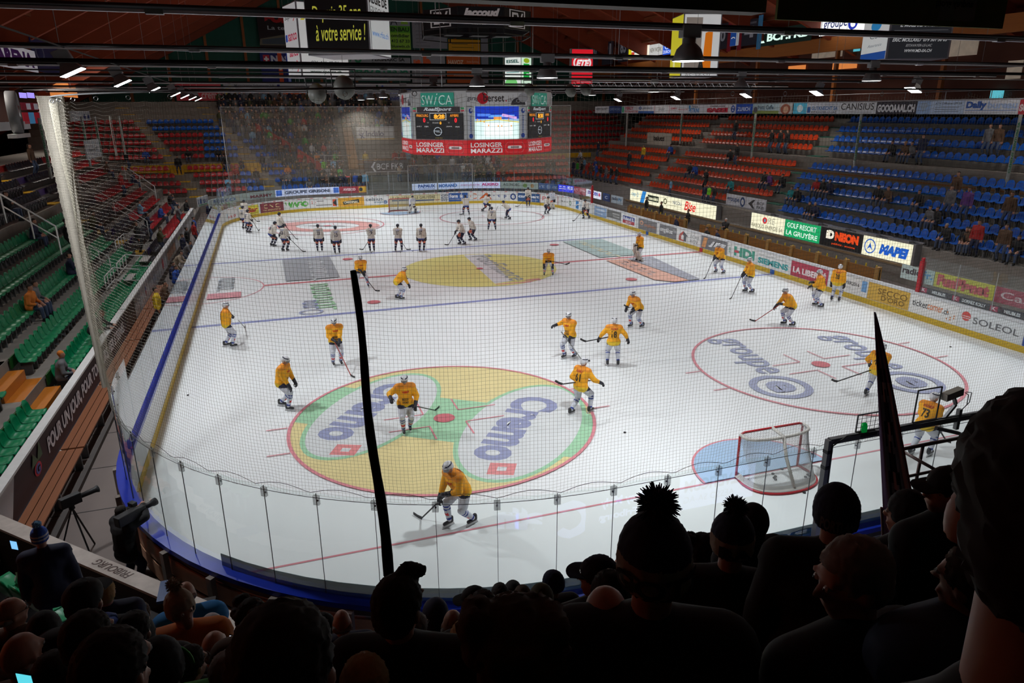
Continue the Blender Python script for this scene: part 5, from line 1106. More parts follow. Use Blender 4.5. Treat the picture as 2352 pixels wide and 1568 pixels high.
for i, (px, py, w_, h_, m_, l) in enumerate(((1900, 118, 3.2, .9, PALEW, 'pale lit bar wall under the orange beam'), (1940, 150, 2.4, .5, WARM, 'warm lit shelf behind the bar counter'), (1830, 158, 2, .5, WARM, 'warm lit shelf left in the bar'), (2205, 105, 2.5, 1.2, PALEW, 'dim pale wall panel at the far right bar'), (2330, 160, .9, 1.0, PALEW, 'pale poster at the right end of the bar'))):
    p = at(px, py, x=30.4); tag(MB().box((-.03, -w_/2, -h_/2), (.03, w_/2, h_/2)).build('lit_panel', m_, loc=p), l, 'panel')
for px, py, w_, h_, l in ((1965, 108, .9, .6, 'small screen with cyan text left of the hanging box'), (2290, 215, .8, .5, 'small dim screen at the right edge of the bar')):
    p = at(px, py, x=30.2); tag(MB().box((-.04, -w_/2, -h_/2), (.04, w_/2, h_/2)).build('wall_screen', SCRN, loc=p, bevel=.01), l, 'screen')
for i in range(7):
    y = -22+i*9; tag(MB().box((-.12, -.12, 0), (.12, .12, 4.2)).build('timber_column', OR, loc=(28.6, y, 8.7)), 'orange timber column of the upper right gallery, %s from the camera' % ORD[i], 'column', 'gallery columns')
for x0, l in ((27.2, 'right'),):
    o = empty('gallery_railing', (x0, 8, 8.7), 'thin metal railing along the upper %s gallery' % l, 'railing'); b = MB()
    for z in (.5, 1.05): b.tube([(0, -34, z), (0, 34, z)], .025, 6)
    b.build('rails', STEEL, o)
    for i in range(24): MB().tube([(0, -34+i*2.9, 0), (0, -34+i*2.9, 1.05)], .02, 6).build('upright', STEEL, o)
# ---------------------------------------------------------------- upper left: signs and warm bar
def lsign(x, px0, px1, py0, py1, bg, items, l, em=.1):
    m_ = (px0+px1)/2; a = at(m_, py0, x=x); c = at(m_, py1, x=x); y0 = at(px0, (py0+py1)/2, x=x).y; y1 = at(px1, (py0+py1)/2, x=x).y
    return sign('wall_sign', l, 'sign', V((x, (y0+y1)/2, (a.z+c.z)/2)), (0, 1, 0), (0, 0, 1), abs(y1-y0), a.z-c.z, bg, items, .06, em)
lsign(-23, -90, 80, 95, 150, 'c8c6cc', [('t', '- ARENA', .3, .18, .95, .85, '38104a', 3)], 'large white sign with purple capitals at the upper left edge', .22)
lsign(-23.3, 78, 150, 100, 168, '1a1a3e', [('t', 'LA CROCHE', .4, .3, 1.0, .5, '9a98b0', .5), ('c', .2, .6, .12, .25, '50505e', .8)], 'dark navy sign with pale lettering beside the white one', .1)
lsign(-24, 50, 98, 236, 253, '7a1428', [('r', .2, .1, .4, .9, 'b0b0b8'), ('r', .55, .1, .75, .9, 'b0b0b8')], 'crimson board with two white squares on the left gallery', .15)
lsign(-24, 55, 92, 258, 284, 'a01428', [('r', .3, .0, .65, 1, '4890c0')], 'crimson and sky blue board on the left gallery', .2)
lsign(-24, 92, 122, 256, 282, 'a8aab8', [('t', 'IIIA', .2, .35, .7, .75, '50505c', 1)], 'pale lettered board on the left gallery', .1)
lsign(-24, 160, 207, 255, 278, 'a0a2a6', [('c', .7, .4, .06, .3, '283868'), ('c', .9, .4, .06, .3, '283868')], 'pale board with two dark figures on the left gallery', .05)
lsign(-24, -40, 70, 280, 300, 'a8a6a8', [], 'long plain white board at the left edge', .1)
lsign(-20.5, 197, 230, 320, 364, '9a9a9c', [('t', 'baiutti', .2, .4, .8, .6, '404044', 1)], 'pale square board on a post among the left stand seats', .04)
for px in (54, 72):
    lsign(-23.8, px-7, px+7, 213, 225, 'a090f0', [], 'small violet screen on the left gallery, %s of two' % ('left' if px < 60 else 'right'), 1.0)
fanp = at(33, 258, x=-23.2); fz = empty('round_fan', fanp, 'large round grey fan standing beside the crimson boards at the left edge', 'fan', rz=0)
MB().lathe((0, 0, 0), [(1.0, -.25), (1.05, -.2), (1.05, .2), (.95, .25), (.9, .1), (0, .1)], 28, (1, .2, 0)).build('drum', GREYM, fz, True)
MB().lathe((0, 0, 0), [(0, .28), (.3, .27), (.35, .2)], 20, (1, .2, 0)).build('hub', ALU, fz, True)
MB().box((-.2, -1.2, -1.25), (.2, 1.2, -1.05)).build('stand', WHITEM, fz)
for px0, px1, py0, py1, l, m_ in ((115, 175, 208, 222, 'orange glowing bar front in the left gallery', WARM), (120, 170, 190, 204, 'row of warm bottles lights in the left gallery', WARM)):
    y0 = at(px0, py0, x=-27).y; y1 = at(px1, py0, x=-27).y; z0 = at((px0+px1)/2, py1, x=-27).z; z1 = at((px0+px1)/2, py0, x=-27).z
    tag(MB().box((-.05, y0, z0), (.05, y1, z1)).build('bar_front', m_, loc=(-27, 0, 0)), l, 'bar')
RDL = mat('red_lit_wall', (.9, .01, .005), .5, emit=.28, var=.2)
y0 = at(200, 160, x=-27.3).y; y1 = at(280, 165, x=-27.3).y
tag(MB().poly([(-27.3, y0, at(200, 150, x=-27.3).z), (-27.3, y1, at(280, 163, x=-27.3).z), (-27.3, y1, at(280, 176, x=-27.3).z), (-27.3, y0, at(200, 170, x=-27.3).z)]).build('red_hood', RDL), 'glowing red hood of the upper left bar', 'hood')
o = MB().box((-28.6, -30, 8.3), (-28.2, 31, 11)).build('wall_gallery_left', mat('gallery_wall', (.06, .02, .015), .8)); o['kind'] = 'structure'
# ---------------------------------------------------------------- left walkway: hoarding, benches, rails
WL = MB().box((-17.34, -25, 0), (-17.26, 30, .62)).build('wall_left_stand', mat('wall_concrete', (.16, .14, .125), .85)); WL['kind'] = 'structure'
hd = empty('banner_hoarding', (-17.2, -16, 0), 'long dark banner with white slanted French slogan under a white rail, left of the walkway', 'banner')
MB().box((-.04, -8.6, .42), (.0, 7.2, 1.40)).build('board', pm('2a1d30'), hd)
MB().box((-.16, -8.6, 1.40), (.06, 7.2, 1.46)).build('top_rail', WHITEM, hd)
MB().box((-.02, -8.6, .34), (.05, 7.2, .42)).build('bottom_rail', WHITEM, hd)
sf, _ = planar((.012, -.7, .91), (0, 1, 0), (0, 0, 1), 15.8, .98)
artwork(hd, sf, [('t', 'POUR UN JOUR, POUR TOUJOURS, FIER ÉTERNEL', .27, .2, .97, .82, 'd8d4da', 2, .15), ('p', [(0, 0), (.07, 0), (.12, 1), (0, 1)], 'c8c8cc'), ('c', .21, .38, .017, .16, 'c02848', .7), ('t', 'G', .2, .25, .22, .5, '5060a8', 2), ('p', [(.185, .55), (.2, .85), (.215, .6), (.235, .95), (.24, .55)], '4a6a50')])
b = MB()
for i in range(9): b.box((-.05, -8+i*1.8, .2), (.16, -7.9+i*1.8, .34))
b.build('brackets', GREYM, hd)
LP = [(-8.7, -6.4, '2c211c', [], 'dark smoked'), (-6.3, -4.9, '9a9a9c', [], 'plain grey'), (-4.8, -2.2, 'b4b6ba', [('c', .6, .5, .05, .22, 'b03848'), ('c', .6, .62, .04, .12, '3050a0')], 'white with a small coloured emblem'), (-2.1, 1.5, 'a4a6aa', [('c', .5, .45, .12, .2, '8a90a0')], 'grey white'), (1.6, 5, 'a8aab0', [('c', .5, .5, .1, .3, 'c04858')], 'pale with a red shape'), (5.1, 10, '8a8580', [('r', .1, .2, .9, .7, '9a6a50')], 'smoked with an orange patch'), (10.1, 17, 'b0b2b6', [('r', .2, .4, .4, .6, 'a0a060')], 'white'), (17.1, 24, 'b4b6ba', [], 'plain white far')]
for y0, y1, bg, it, l in LP:
    o = sign('hoarding_panel', l+' hoarding panel under the white rail along the left walkway', 'panel', V((-17.2, (y0+y1)/2, .91)), (0, 1, 0), (0, 0, 1), y1-y0, .98, bg, it, .05, 0)
tag(MB().box((-.16, -8.7, 0), (.06, 24, .06)).build('handrail', WHITEM, loc=(-17.2, 0, 1.40)), 'white flat handrail continuing along the top of the left hoarding', 'rail')
BW = wood('bench_wood', (.30, .105, .04), (.20, .065, .025), (6, .6, 6), .45)
for i in range(5):
    y0 = -24.4+i*4.9
    o = empty('wooden_bench', (-16.9, y0+2.4, 0), 'red brown slatted bench along the left walkway, %s from the camera' % ORD[i], 'bench', 'slatted benches')
    for j in range(3): MB().box((-.28+.19*j, -2.4, .41), (-.11+.19*j, 2.4, .45)).build('slat', BW, o)
    for yy in (-2.1, 0, 2.1): MB().box((-.26, yy-.03, 0), (.26, yy+.03, .41)).build('bench_leg', GREYM, o)
tag(MB().box((-.12, -25, 0), (.0, 24, .11)).build('kerb', CONCD, loc=(-16.45, 0, 0)), 'low dark kerb with a metal track along the left walkway', 'kerb')
def railing(pts, l, posts=None, r=.028, h=None, name='railing', m=WHITEM):
    pts = [V(p) for p in pts]; O = pts[0].copy(); o = empty(name, O, l, 'railing')
    MB().tube([p-O for p in pts], r, 7).build('top_rail', m, o, True)
    for p, z in (posts or []): p = V(p); MB().tube([p-O, V((p.x, p.y, z))-O], r*.85, 7).build('post', m, o, True)
    if h: MB().tube([p-O-V((0, 0, h)) for p in pts], r*.8, 7).build('mid_rail', m, o, True)
    return o
def stair_rail(pa, pb, xb, l):
    B = at(*pb, x=xb); A = at(*pa, y=B.y); railing([A, B], l, [(B, B.z-.95), (A, A.z-.95), ((A+B)/2, ((A+B)/2).z-.95)], h=.4)
stair_rail((0, 445), (128, 520), -18.2, 'white sloping handrail beside the green seats at the left edge'); stair_rail((178, 410), (337, 507), -18.4, 'white sloping handrail above the left walkway with the pale card at its foot')
stair_rail((284, 380), (355, 428), -18.6, 'white sloping handrail among the red seats'); stair_rail((200, 560), (250, 590), -18.8, 'short white handrail in the middle of the left stand')
for (x, y, z, w_, l) in ((-18.6, -4.2, .9, 2.0, 'nearer'), (-18.6, -1.2, .9, 2.4, 'middle'), (-19.2, 2.6, 1.4, 2.6, 'farther')):
    P = [(x, y, z+1.0), (x, y+w_, z+1.0)]; railing(P+[(x+1.1, y+w_, z+.85)], 'white tubular barrier in the left stand enclosure, the %s of three' % l, [((x, y+w_*t, z+1.0), z) for t in (0, .33, .66, 1)], h=.55)
for x, y, l in ((-18.2, -1.5, 'pale folding table in the left stand enclosure, nearer'), (-18.1, 3.2, 'pale folding table in the left stand enclosure, farther')):
    o = empty('folding_table', (x, y, LZ(0)), l, 'table'); MB().box((-.3, -.8, .7), (.3, .8, .73)).build('tabletop', mat('pale_table', (.5, .48, .46), .5), o)
    for a in (-.25, .25):
        for c in (-.7, .7): MB().tube([(a, c, 0), (a, c, .7)], .015, 5).build('leg', GREYM, o)
# ---------------------------------------------------------------- right bench area
for i, (y0, y1) in enumerate(((15.5, 6.3), (4.5, -1.0), (-1.2, -11.8))):
    o = empty('players_bench', (17.6, (y0+y1)/2, 0), 'long varnished players bench behind the right boards, %s from the far end' % ORD[i], 'bench', 'players benches')
    L_ = (y0-y1)/2; MB().box((-.2, -L_, .4), (.2, L_, .46)).build('seat', wood('varnished_wood', (.28, .12, .02), (.2, .08, .015)), o); MB().box((.2, -L_, .4), (.26, L_, 1.0)).build('backrest', wood('varnished_wood', (.28, .12, .02), (.2, .08, .015)), o)
    n = int(L_*2/2.2)
    for k in range(n+1): MB().box((.1, -L_+k*2.15, 0), (.34, -L_+k*2.15+.22, 1.12)).build('divider_post', wood('pale_varnished_wood', (.42, .24, .07), (.34, .18, .05)), o)
    for k in range(int(L_*2/.7)): MB().tube([(.28, -L_+.3+k*.7, .98), (.28, -L_+.3+k*.7, 1.16)], .04, 6).build('bottle', mat('yellow_bottle', (.7, .5, .02), .4), o)
tag(MB().box((0, -12, 0), (.1, 20, .1)).build('timber_rail', wood('rail_timber', (.3, .2, .1), (.22, .14, .07)), loc=(19.9, 0, .88)), 'thin timber rail along the foot of the lit boxes', 'rail')
tag(MB().box((0, -12, 0), (.12, 20, .06)).build('steel_ledge', ALUD, loc=(20.2, 0, 2.2)), 'metal ledge along the top of the lit advertising boxes', 'ledge')
# ---------------------------------------------------------------- near left corner wall, ledge
wa, wb = V((-17.3, -24.2, 0)), V((-9.6, -32.1, 0)); dw = (wb-wa).normalized(); nw = V((-dw.y, dw.x, 0))
o = empty('corner_wall', wa, 'dark wall with a pale ledge curving past the cameraman in front of the nearest fans', 'wall')
b = MB(); L_ = (wb-wa).length; b.bar((0, 0, .6)+V((0, 0, 0))*0 if False else V((0, 0, .6)), dw*L_+V((0, 0, .6)), .14, 1.2); b.build('wall_panel', mat('dark_timber_wall', (.02, .015, .013), .8), o)
b = MB(); b.bar(V((0, 0, 1.24)), dw*L_+V((0, 0, 1.24)), .30, .05); lg = b.build('ledge', mat('worn_pale_ledge', (.55, .48, .43), .6, var=.25, scale=5), o)
vs, fs = glyphs('FRIBOURG', .3, .2); b = MB(); b.add([dw*(4.35-.95*u)+nw*(.09-.16*v)+V((0, 0, 1.27)) for u, v in vs], fs); b.build('lettering', pm('4a3430'), lg)
tag(MB().box((-.13, -.28, 0), (.13, .28, .05)).build('folded_scarf', pm('183a6c'), loc=wa+dw*5.3+V((0, 0, 1.27))), 'blue patterned scarf lying on the pale ledge beside the man in the blue jacket', 'scarf')
# led board facing the rink on the front of the near stand; seen only as a reflection in the glass
zc = at(1270, 1195, y=-28.2).z
lb = empty('front_led_board', (-6, -32.05, zc), 'LED advertising board on the front of the near stand, reflected in the rink glass', 'sign')
MB().box((-5.2, -.12, -.55), (7, -.03, .55)).build('casing', BLACKM, lb)
sf, _ = planar((0.9, 0, 0), (-1, 0, 0), (0, 0, 1), 12.2, 1.0)
artwork(lb, sf, [('r', .26, .1, .41, .9, 'b8c0f0'), ('t', 'HELVETICUM', .27, .5, .4, .78, '606080', 2), ('t', 'AESSO SA-AG', .3, .25, .4, .4, '8080a0', 0), ('t', 'Emil Frey Marly', .44, .5, .56, .75, 'c8d0ff', 2), ('t', '100% Fribourge', .44, .2, .57, .42, 'c8d0ff', 2), ('c', .635, .45, .04, .42, 'c0c8ff', .55, 40, 320), ('t', 'atin', .7, .3, .8, .8, 'c8d0ff', 4)], 2.2)
tag(MB().box((-9.6, -.12, 0), (10, 0, 2.3)).build('wall_near_stand', mat('dark_timber_wall', (.02, .015, .013), .8), loc=(0, -32.2, 0)), kind='structure')
# ---------------------------------------------------------------- goal judge gantry with camera, lamp and screens
ga = empty('camera_gantry', (-2.7, -30.55, 0), 'grey square-tube gantry with camera and green lamp over the near boards at right', 'gantry')
GT = mat('worn_grey_tube', (.17, .17, .175), .45, .3)
MB().bar((0, 0, 3.42), (5.2, 0, 3.40), .09, .1).build('beam', GT, ga); MB().bar((0, 0, 1.0), (0, 0, 3.45), .1).build('upright', GT, ga); MB().bar((3.6, 0, 1.0), (3.6, 0, 3.4), .09).build('upright', GT, ga)
b = MB()
for z in (1.9, 2.3, 2.9, 3.2): b.box((-.056, -.056, z), (.056, .056, z+.06))
b.build('tape', BLACKM, ga); MB().tube([(.05, -.06, 2.6), (.02, -.07, 3.35), (.3, -.07, 3.5), (1.2, -.06, 3.47), (2.3, -.06, 3.5), (3.4, -.05, 3.47)], .012, 5).build('cable', BLACKM, ga, True)
gl = (at(1984, 985, y=-30.55)-V((-2.7, -30.55, 0))); b = MB(); b.lathe(gl+V((0, 0, -.06)), [(.001, 0), (.055, 0), (.055, .12), (.04, .17), (.001, .19)], 14); b.build('green_lamp', mat('green_lamp', (.0, .35, .05), .2, emit=.25), ga, True)
b = MB(); b.box(tuple(gl+V((-.1, -.06, -.12))), tuple(gl+V((.25, .06, -.05)))); b.build('lamp_base', BLACKM, ga)
def wire(a, c, n1, n2, r_=.006):
    b = MB(); x0, z0 = a; x1, z1 = c; b.bar((x0, 0, z0), (x1, 0, z0), .02); b.bar((x0, 0, z1), (x1, 0, z1), .02); b.bar((x0, 0, z0), (x0, 0, z1), .02); b.bar((x1, 0, z0), (x1, 0, z1), .02)
    for i in range(1, n1): b.bar((x0+(x1-x0)*i/n1, 0, z0), (x0+(x1-x0)*i/n1, 0, z1), r_)
    for i in range(1, n2): b.bar((x0, 0, z0+(z1-z0)*i/n2), (x1, 0, z0+(z1-z0)*i/n2), r_)
    return b
wire((.55, 3.5), (1.15, 3.82), 6, 4).build('mesh_guard', GT, ga)
wire((1.83, 3.48), (2.38, 4.1), 1, 1).build('clear_screen_frame', BLACKM, ga)
b = MB(); b.obox(V((2.62, -.1, 3.94)), V((1, .1, .12)).normalized(), V((-.12, 0, 1)).normalized(), V((0, -1, 0)), .44, .13, .13); b.build('camera_housing', mat('beige_housing', (.3, .27, .22), .5), ga)
b = MB(); b.bar((2.55, 0, 3.42), (2.8, 0, 3.7), .05); b.bar((2.8, 0, 3.7), (2.65, -.05, 3.88), .05); b.bar((2.9, -.02, 3.2), (2.9, -.02, 3.6), .07); b.bar((2.3, -.1, 3.35), (2.9, -.1, 3.15), .06); b.build('camera_arm', GT, ga)
b = MB(); b.tube([(2.84, -.12, 3.98), (2.98, -.12, 3.95), (3.0, -.1, 3.75), (2.92, -.05, 3.6)], .008, 5); b.tube([(2.84, -.1, 3.96), (2.94, -.1, 3.9), (2.95, -.1, 3.7)], .008, 5); b.build('camera_cables', BLACKM, ga, True)
RT = mat('brown_steel_tube', (.17, .12, .115), .35, .6)
A = at(2066, 1032, y=-32.0); Bq = at(2240, 998, y=-32.0); railing([A, Bq], 'brown steel guard rail right of the purple flag', [(A, A.z-1.3), (at(2120, 1022, y=-32.0), A.z-1.4), (Bq, Bq.z-1.3)], h=.5, m=RT, r=.03)
Cq = at(2110, 1065, y=-32.0); railing([A, at(2160, 1085, y=-32.6)], 'short sloping steel rail below the guard rail', [(at(2160, 1085, y=-32.6), 1.9)], m=RT, r=.025)
# ---------------------------------------------------------------- flags
f1 = at(810, 622, y=-34.4); f2 = at(893, 1320, y=-34.4)
fo = empty('furled_flag', f2, 'tall black furled flag rising in front of the ice, left of centre', 'flag'); d = f1-f2
pts = [V((0, 0, 0))+d*t+V((.012*math.sin(t*9), .01*math.sin(t*14), 0)) for t in [i/14 for i in range(15)]]
MB().tube(pts, [.042-.02*(i/14)**1.1+.002*math.sin(i*2.1) for i in range(15)], 12).build('furled_cloth', mat('black_cloth', (.006, .006, .008), .9), fo, True); MB().tube([-d*.35, d*.02], .014, 8).build('flag_pole', GREYM, fo)
g1 = at(2014, 718, y=-34.8); g2 = at(2040, 1290, y=-34.8); go = empty('draped_flag', g2, 'dark purple and grey draped flag with a red edge rising at right', 'flag'); d = g1-g2
b = MB(); b.use(mat('purple_cloth', (.30, .22, .42), .8)); n = 40; m_ = 12; vs = []; FR = V((.79, -.61, 0)); FN = V((.61, .79, 0))
for i in range(n+1):
    t = i/n; c = d*t; w_ = .014+.33*(1-t)**.85
    for j in range(m_+1): vs.append(c+FR*(j/m_*w_-.02)+FN*(.03*math.sin(j*1.5+t*4)*(1-t)+.02))
fs = [(i*(m_+1)+j, i*(m_+1)+j+1, (i+1)*(m_+1)+j+1, (i+1)*(m_+1)+j) for i in range(n) for j in range(m_)]
b.add(vs, fs)
cl = b.build('flag_cloth', parent=go, smooth=True)
for mm_ in (mat('dark_cloth_motif', (.02, .022, .05), .8), mat('red_cloth', (.6, .015, .02), .8), mat('grey_cloth', (.6, .55, .66), .8)): cl.data.materials.append(mm_)
for p in cl.data.polygons:
    i, j = divmod(p.index, m_); t = i/n
    if j == m_-1 and .1 < t < .72: p.material_index = 2
    elif t < .8 and (j in (3, 4, 5, 6, 7)) and ((i*1.0+abs(j-5)*2.2) % 8) < 4.2: p.material_index = 1
    elif j > 1: p.material_index = 3 if t < .75 else 0
MB().tube([-d*.3+V((-.05, 0, 0)), d*.25+V((-.05, 0, 0))], .012, 8).build('flag_pole', mat('pole_pinkish', (.2, .1, .1), .5), go)
# ================================================================ PEOPLE
SKIN = mat('skin', (.48, .24, .16), .55, var=.06); SKIN2 = mat('skin_tanned', (.36, .17, .10), .55, var=.06)
def voxel(parts, vox, name, mats, parent=None, smooth=True, sm_it=2):
    """fuse overlapping closed shapes into one continuous skin"""
    b = MB()
    for p in parts:
        if p[0] == 'c': b.cap_(p[1], p[2], p[3], p[4])
        else: b.ell(p[1], p[2], p[3] if len(p) > 3 else None)
    o = b.build('tmp')
    md = o.modifiers.new('r', 'REMESH'); md.mode = 'VOXEL'; md.voxel_size = vox
    if sm_it: s = o.modifiers.new('s', 'SMOOTH'); s.factor = .5; s.iterations = sm_it
    COL.objects.unlink(o); me = evaluated(o); dm = o.data; bpy.data.objects.remove(o)
    bpy.data.meshes.remove(dm); me.name = name
    me.materials.clear()
    for m in (mats if isinstance(mats, (list, tuple)) else [mats]): me.materials.append(m)
    if smooth: me.polygons.foreach_set('use_smooth', [True]*len(me.polygons))
    o = bpy.data.objects.new(name, me); COL.objects.link(o)
    if parent: o.parent = parent
    return o
def ik(a, c, l1, l2, pole):
    a = V(a); c = V(c); d = c-a; L = min(d.length, (l1+l2)*.995); dn = d.normalized(); x = (l1*l1-l2*l2+L*L)/(2*L); h = math.sqrt(max(0, l1*l1-x*x))
    p = V(pole); p = (p-dn*p.dot(dn)).normalized(); return a+dn*x+p*h, a+dn*L
def skeleton(lean=0, crouch=0, spread=.16, stag=0, hands=None, look=0, nod=0, twist=0, sit=False, skate=.07):
    J = {}
    if sit: ph = .50
    else: ph = .93*(1-crouch)+skate
    J['pel'] = V((0, -.10*math.sin(math.radians(lean)) if not sit else 0, ph)); a = math.radians(lean)
    ax = V((0, math.sin(a), math.cos(a))); J['chest'] = J['pel']+ax*.36; J['neck'] = J['pel']+ax*.55
    hn = math.radians(lean*.35+nod); hx = V((0, math.sin(hn), math.cos(hn))); J['head'] = J['neck']+hx*.17+V((0, math.sin(a)*.05, 0))
    ct, st = math.cos(math.radians(twist)), math.sin(math.radians(twist))
    for s, n in ((-1, 'L'), (1, 'R')):
        J['sh'+n] = J['neck']-ax*.07+V((s*.20*ct, s*.20*st, 0)); J['hip'+n] = J['pel']+V((s*.10, 0, -.03))
        if sit:
            J['knee'+n] = J['hip'+n]+V((s*.05, .43, .02)); J['ank'+n] = J['knee'+n]+V((0, .02, -.42)); continue
        ft = V((s*spread, stag*s, .08+skate)); J['knee'+n], J['ank'+n] = ik(J['hip'+n], ft, .45, .44, (s*.15, 1, 0))
    hands = hands or {}
    for s, n in ((-1, 'L'), (1, 'R')):
        h = hands.get(n, (s*.30, .06, ph-.12)); J['elb'+n], J['wr'+n] = ik(J['sh'+n], h, .30, .27, (s*.8, -.7, -.5))
    J['look'] = look; J['hx'] = hx; J['ax'] = ax
    return J
def P_head(J, sc=1, face=True):
    h = J['head']; lk = math.radians(J['look']); rot = Matrix.Rotation(-lk, 3, 'Z') @ Matrix.Rotation(-math.atan2(J['hx'].y, J['hx'].z), 3, 'X')
    q = lambda x, y, z: h+rot @ V((x, y, z))
    P = [('e', q(0, -.005, .03), (.077*sc, .097*sc, .105*sc), rot), ('c', q(0, .02, -.03), q(0, .045, -.075), .058*sc, .042*sc), ('c', J['neck']-J['ax']*.03, q(0, -.02, -.03), .06, .055)]
    if face: P += [('c', q(0, .085, .025), q(0, .108, -.008), .011, .016), ('e', q(-.078, -.005, .0), (.013, .022, .034), rot), ('e', q(.078, -.005, .0), (.013, .022, .034), rot), ('c', q(-.025, .082, -.05), q(.025, .082, -.05), .012, .012), ('c', q(-.045, .083, .045), q(.045, .083, .045), .012, .012)]
    return P, rot, q
def P_torso(J, k=0, w=1):
    p, c, n = J['pel'], J['chest'], J['neck']
    return [('c', p+V((-.07, 0, 0)), p+V((.07, 0, 0)), .115*w+k, .115*w+k), ('c', p, c, .13*w+k, .15*w+k), ('c', c+V((-.08, 0, .02)), c+V((.08, 0, .02)), .125*w+k, .125*w+k), ('c', J['shL'], n-J['ax']*.06, .07*w+k, .08*w+k), ('c', J['shR'], n-J['ax']*.06, .07*w+k, .08*w+k), ('c', c, n-J['ax']*.04, .13*w+k, .07*w+k)]
def P_arm(J, n, k=0, upto=1.0):
    return [('c', J['sh'+n], J['elb'+n], .062+k, .048+k), ('c', J['elb'+n], J['elb'+n]+(J['wr'+n]-J['elb'+n])*upto, .046+k, .034+k)]
def P_leg(J, n, k=0, a=0, b_=1):
    H, K, A = J['hip'+n], J['knee'+n], J['ank'+n]; r = []
    if a < .5: r.append(('c', H, K, .092+k, .062+k))
    if b_ > .5: r.append(('c', K, A, .06+k, .042+k))
    return r
def P_hand(J, n, sc=1.0, curl=.6):
    s = -1 if n == 'L' else 1; w_ = J['wr'+n]; d = (w_-J['elb'+n]).normalized(); side = d.cross(V((0, 0, 1)))
    side = side.normalized() if side.length > .1 else V((1, 0, 0)); dn = d.cross(side); dn = dn if dn.z < 0 else -dn
    P = [('c', w_, w_+d*.07*sc, .032*sc, .037*sc)]
    for i, (o, l) in enumerate(((-.032, .066), (-.011, .078), (.011, .074), (.031, .058))):
        b0 = w_+d*.085*sc+side*o*sc; m_ = b0+d*l*.55*sc+dn*l*.3*curl*sc; e = m_+d*l*.15*sc+dn*l*.55*curl*sc
        P += [('c', b0, m_, .0115*sc, .0105*sc), ('c', m_, e, .0105*sc, .009*sc)]
    t0 = w_+d*.03*sc-side*.035*s*sc*(1 if True else 1); P += [('c', t0, t0+d*.04*sc-side*.03*s*sc+dn*.02*sc, .013*sc, .011*sc), ('c', t0+d*.04*sc-side*.03*s*sc+dn*.02*sc, t0+d*.075*sc-side*.025*s*sc+dn*.035*sc, .011*sc, .009*sc)]
    return P
def P_foot(J, n, k=0, L=.2):
    A = J['ank'+n]; return [('c', A+V((0, -.04, -.03)), A+V((0, L*.75, -.045)), .045+k, .036+k), ('c', A, A+V((0, 0, -.03)), .045+k, .045+k)]
def ang_to_cam(p): return math.atan2(CX-p.x, CY-p.y)      # heading (clockwise from +Y) towards the camera
# ---------------------------------------------------------------- hockey players
ORJ = mat('jersey_orange', (.92, .45, .012), .75, var=.1, scale=5, col2=(.84, .34, .008)); ORY = mat('jersey_yellow_hem', (.92, .62, .03), .7); WJ = mat('jersey_cream', (.66, .60, .53), .75, var=.06); NAVY = mat('navy_cloth', (.012, .014, .045), .7); WPANT = mat('white_shell', (.66, .67, .74), .6)
SOCKW = mat('white_sock', (.68, .70, .78), .7); SOCKB = mat('sock_band_blue', (.02, .05, .32), .7); REDC = mat('red_crest', (.7, .03, .04), .6); HELW = mat('helmet_white', (.75, .75, .77), .3); HELD = mat('helmet_dark', (.02, .025, .04), .3); GLV = mat('glove_black', (.015, .016, .028), .6); SKB = mat('skate_boot', (.03, .03, .035), .4)
BLADE = mat('skate_blade', (.5, .5, .52), .3, .6); STK = mat('stick_dark', (.012, .012, .014), .4); STKR = mat('stick_red', (.4, .03, .02), .4); STKG = mat('stick_grey', (.28, .28, .27), .4); PADW = mat('goalie_pad', (.68, .64, .57), .5); SALM = mat('salmon_panel', (.75, .2, .12), .6)
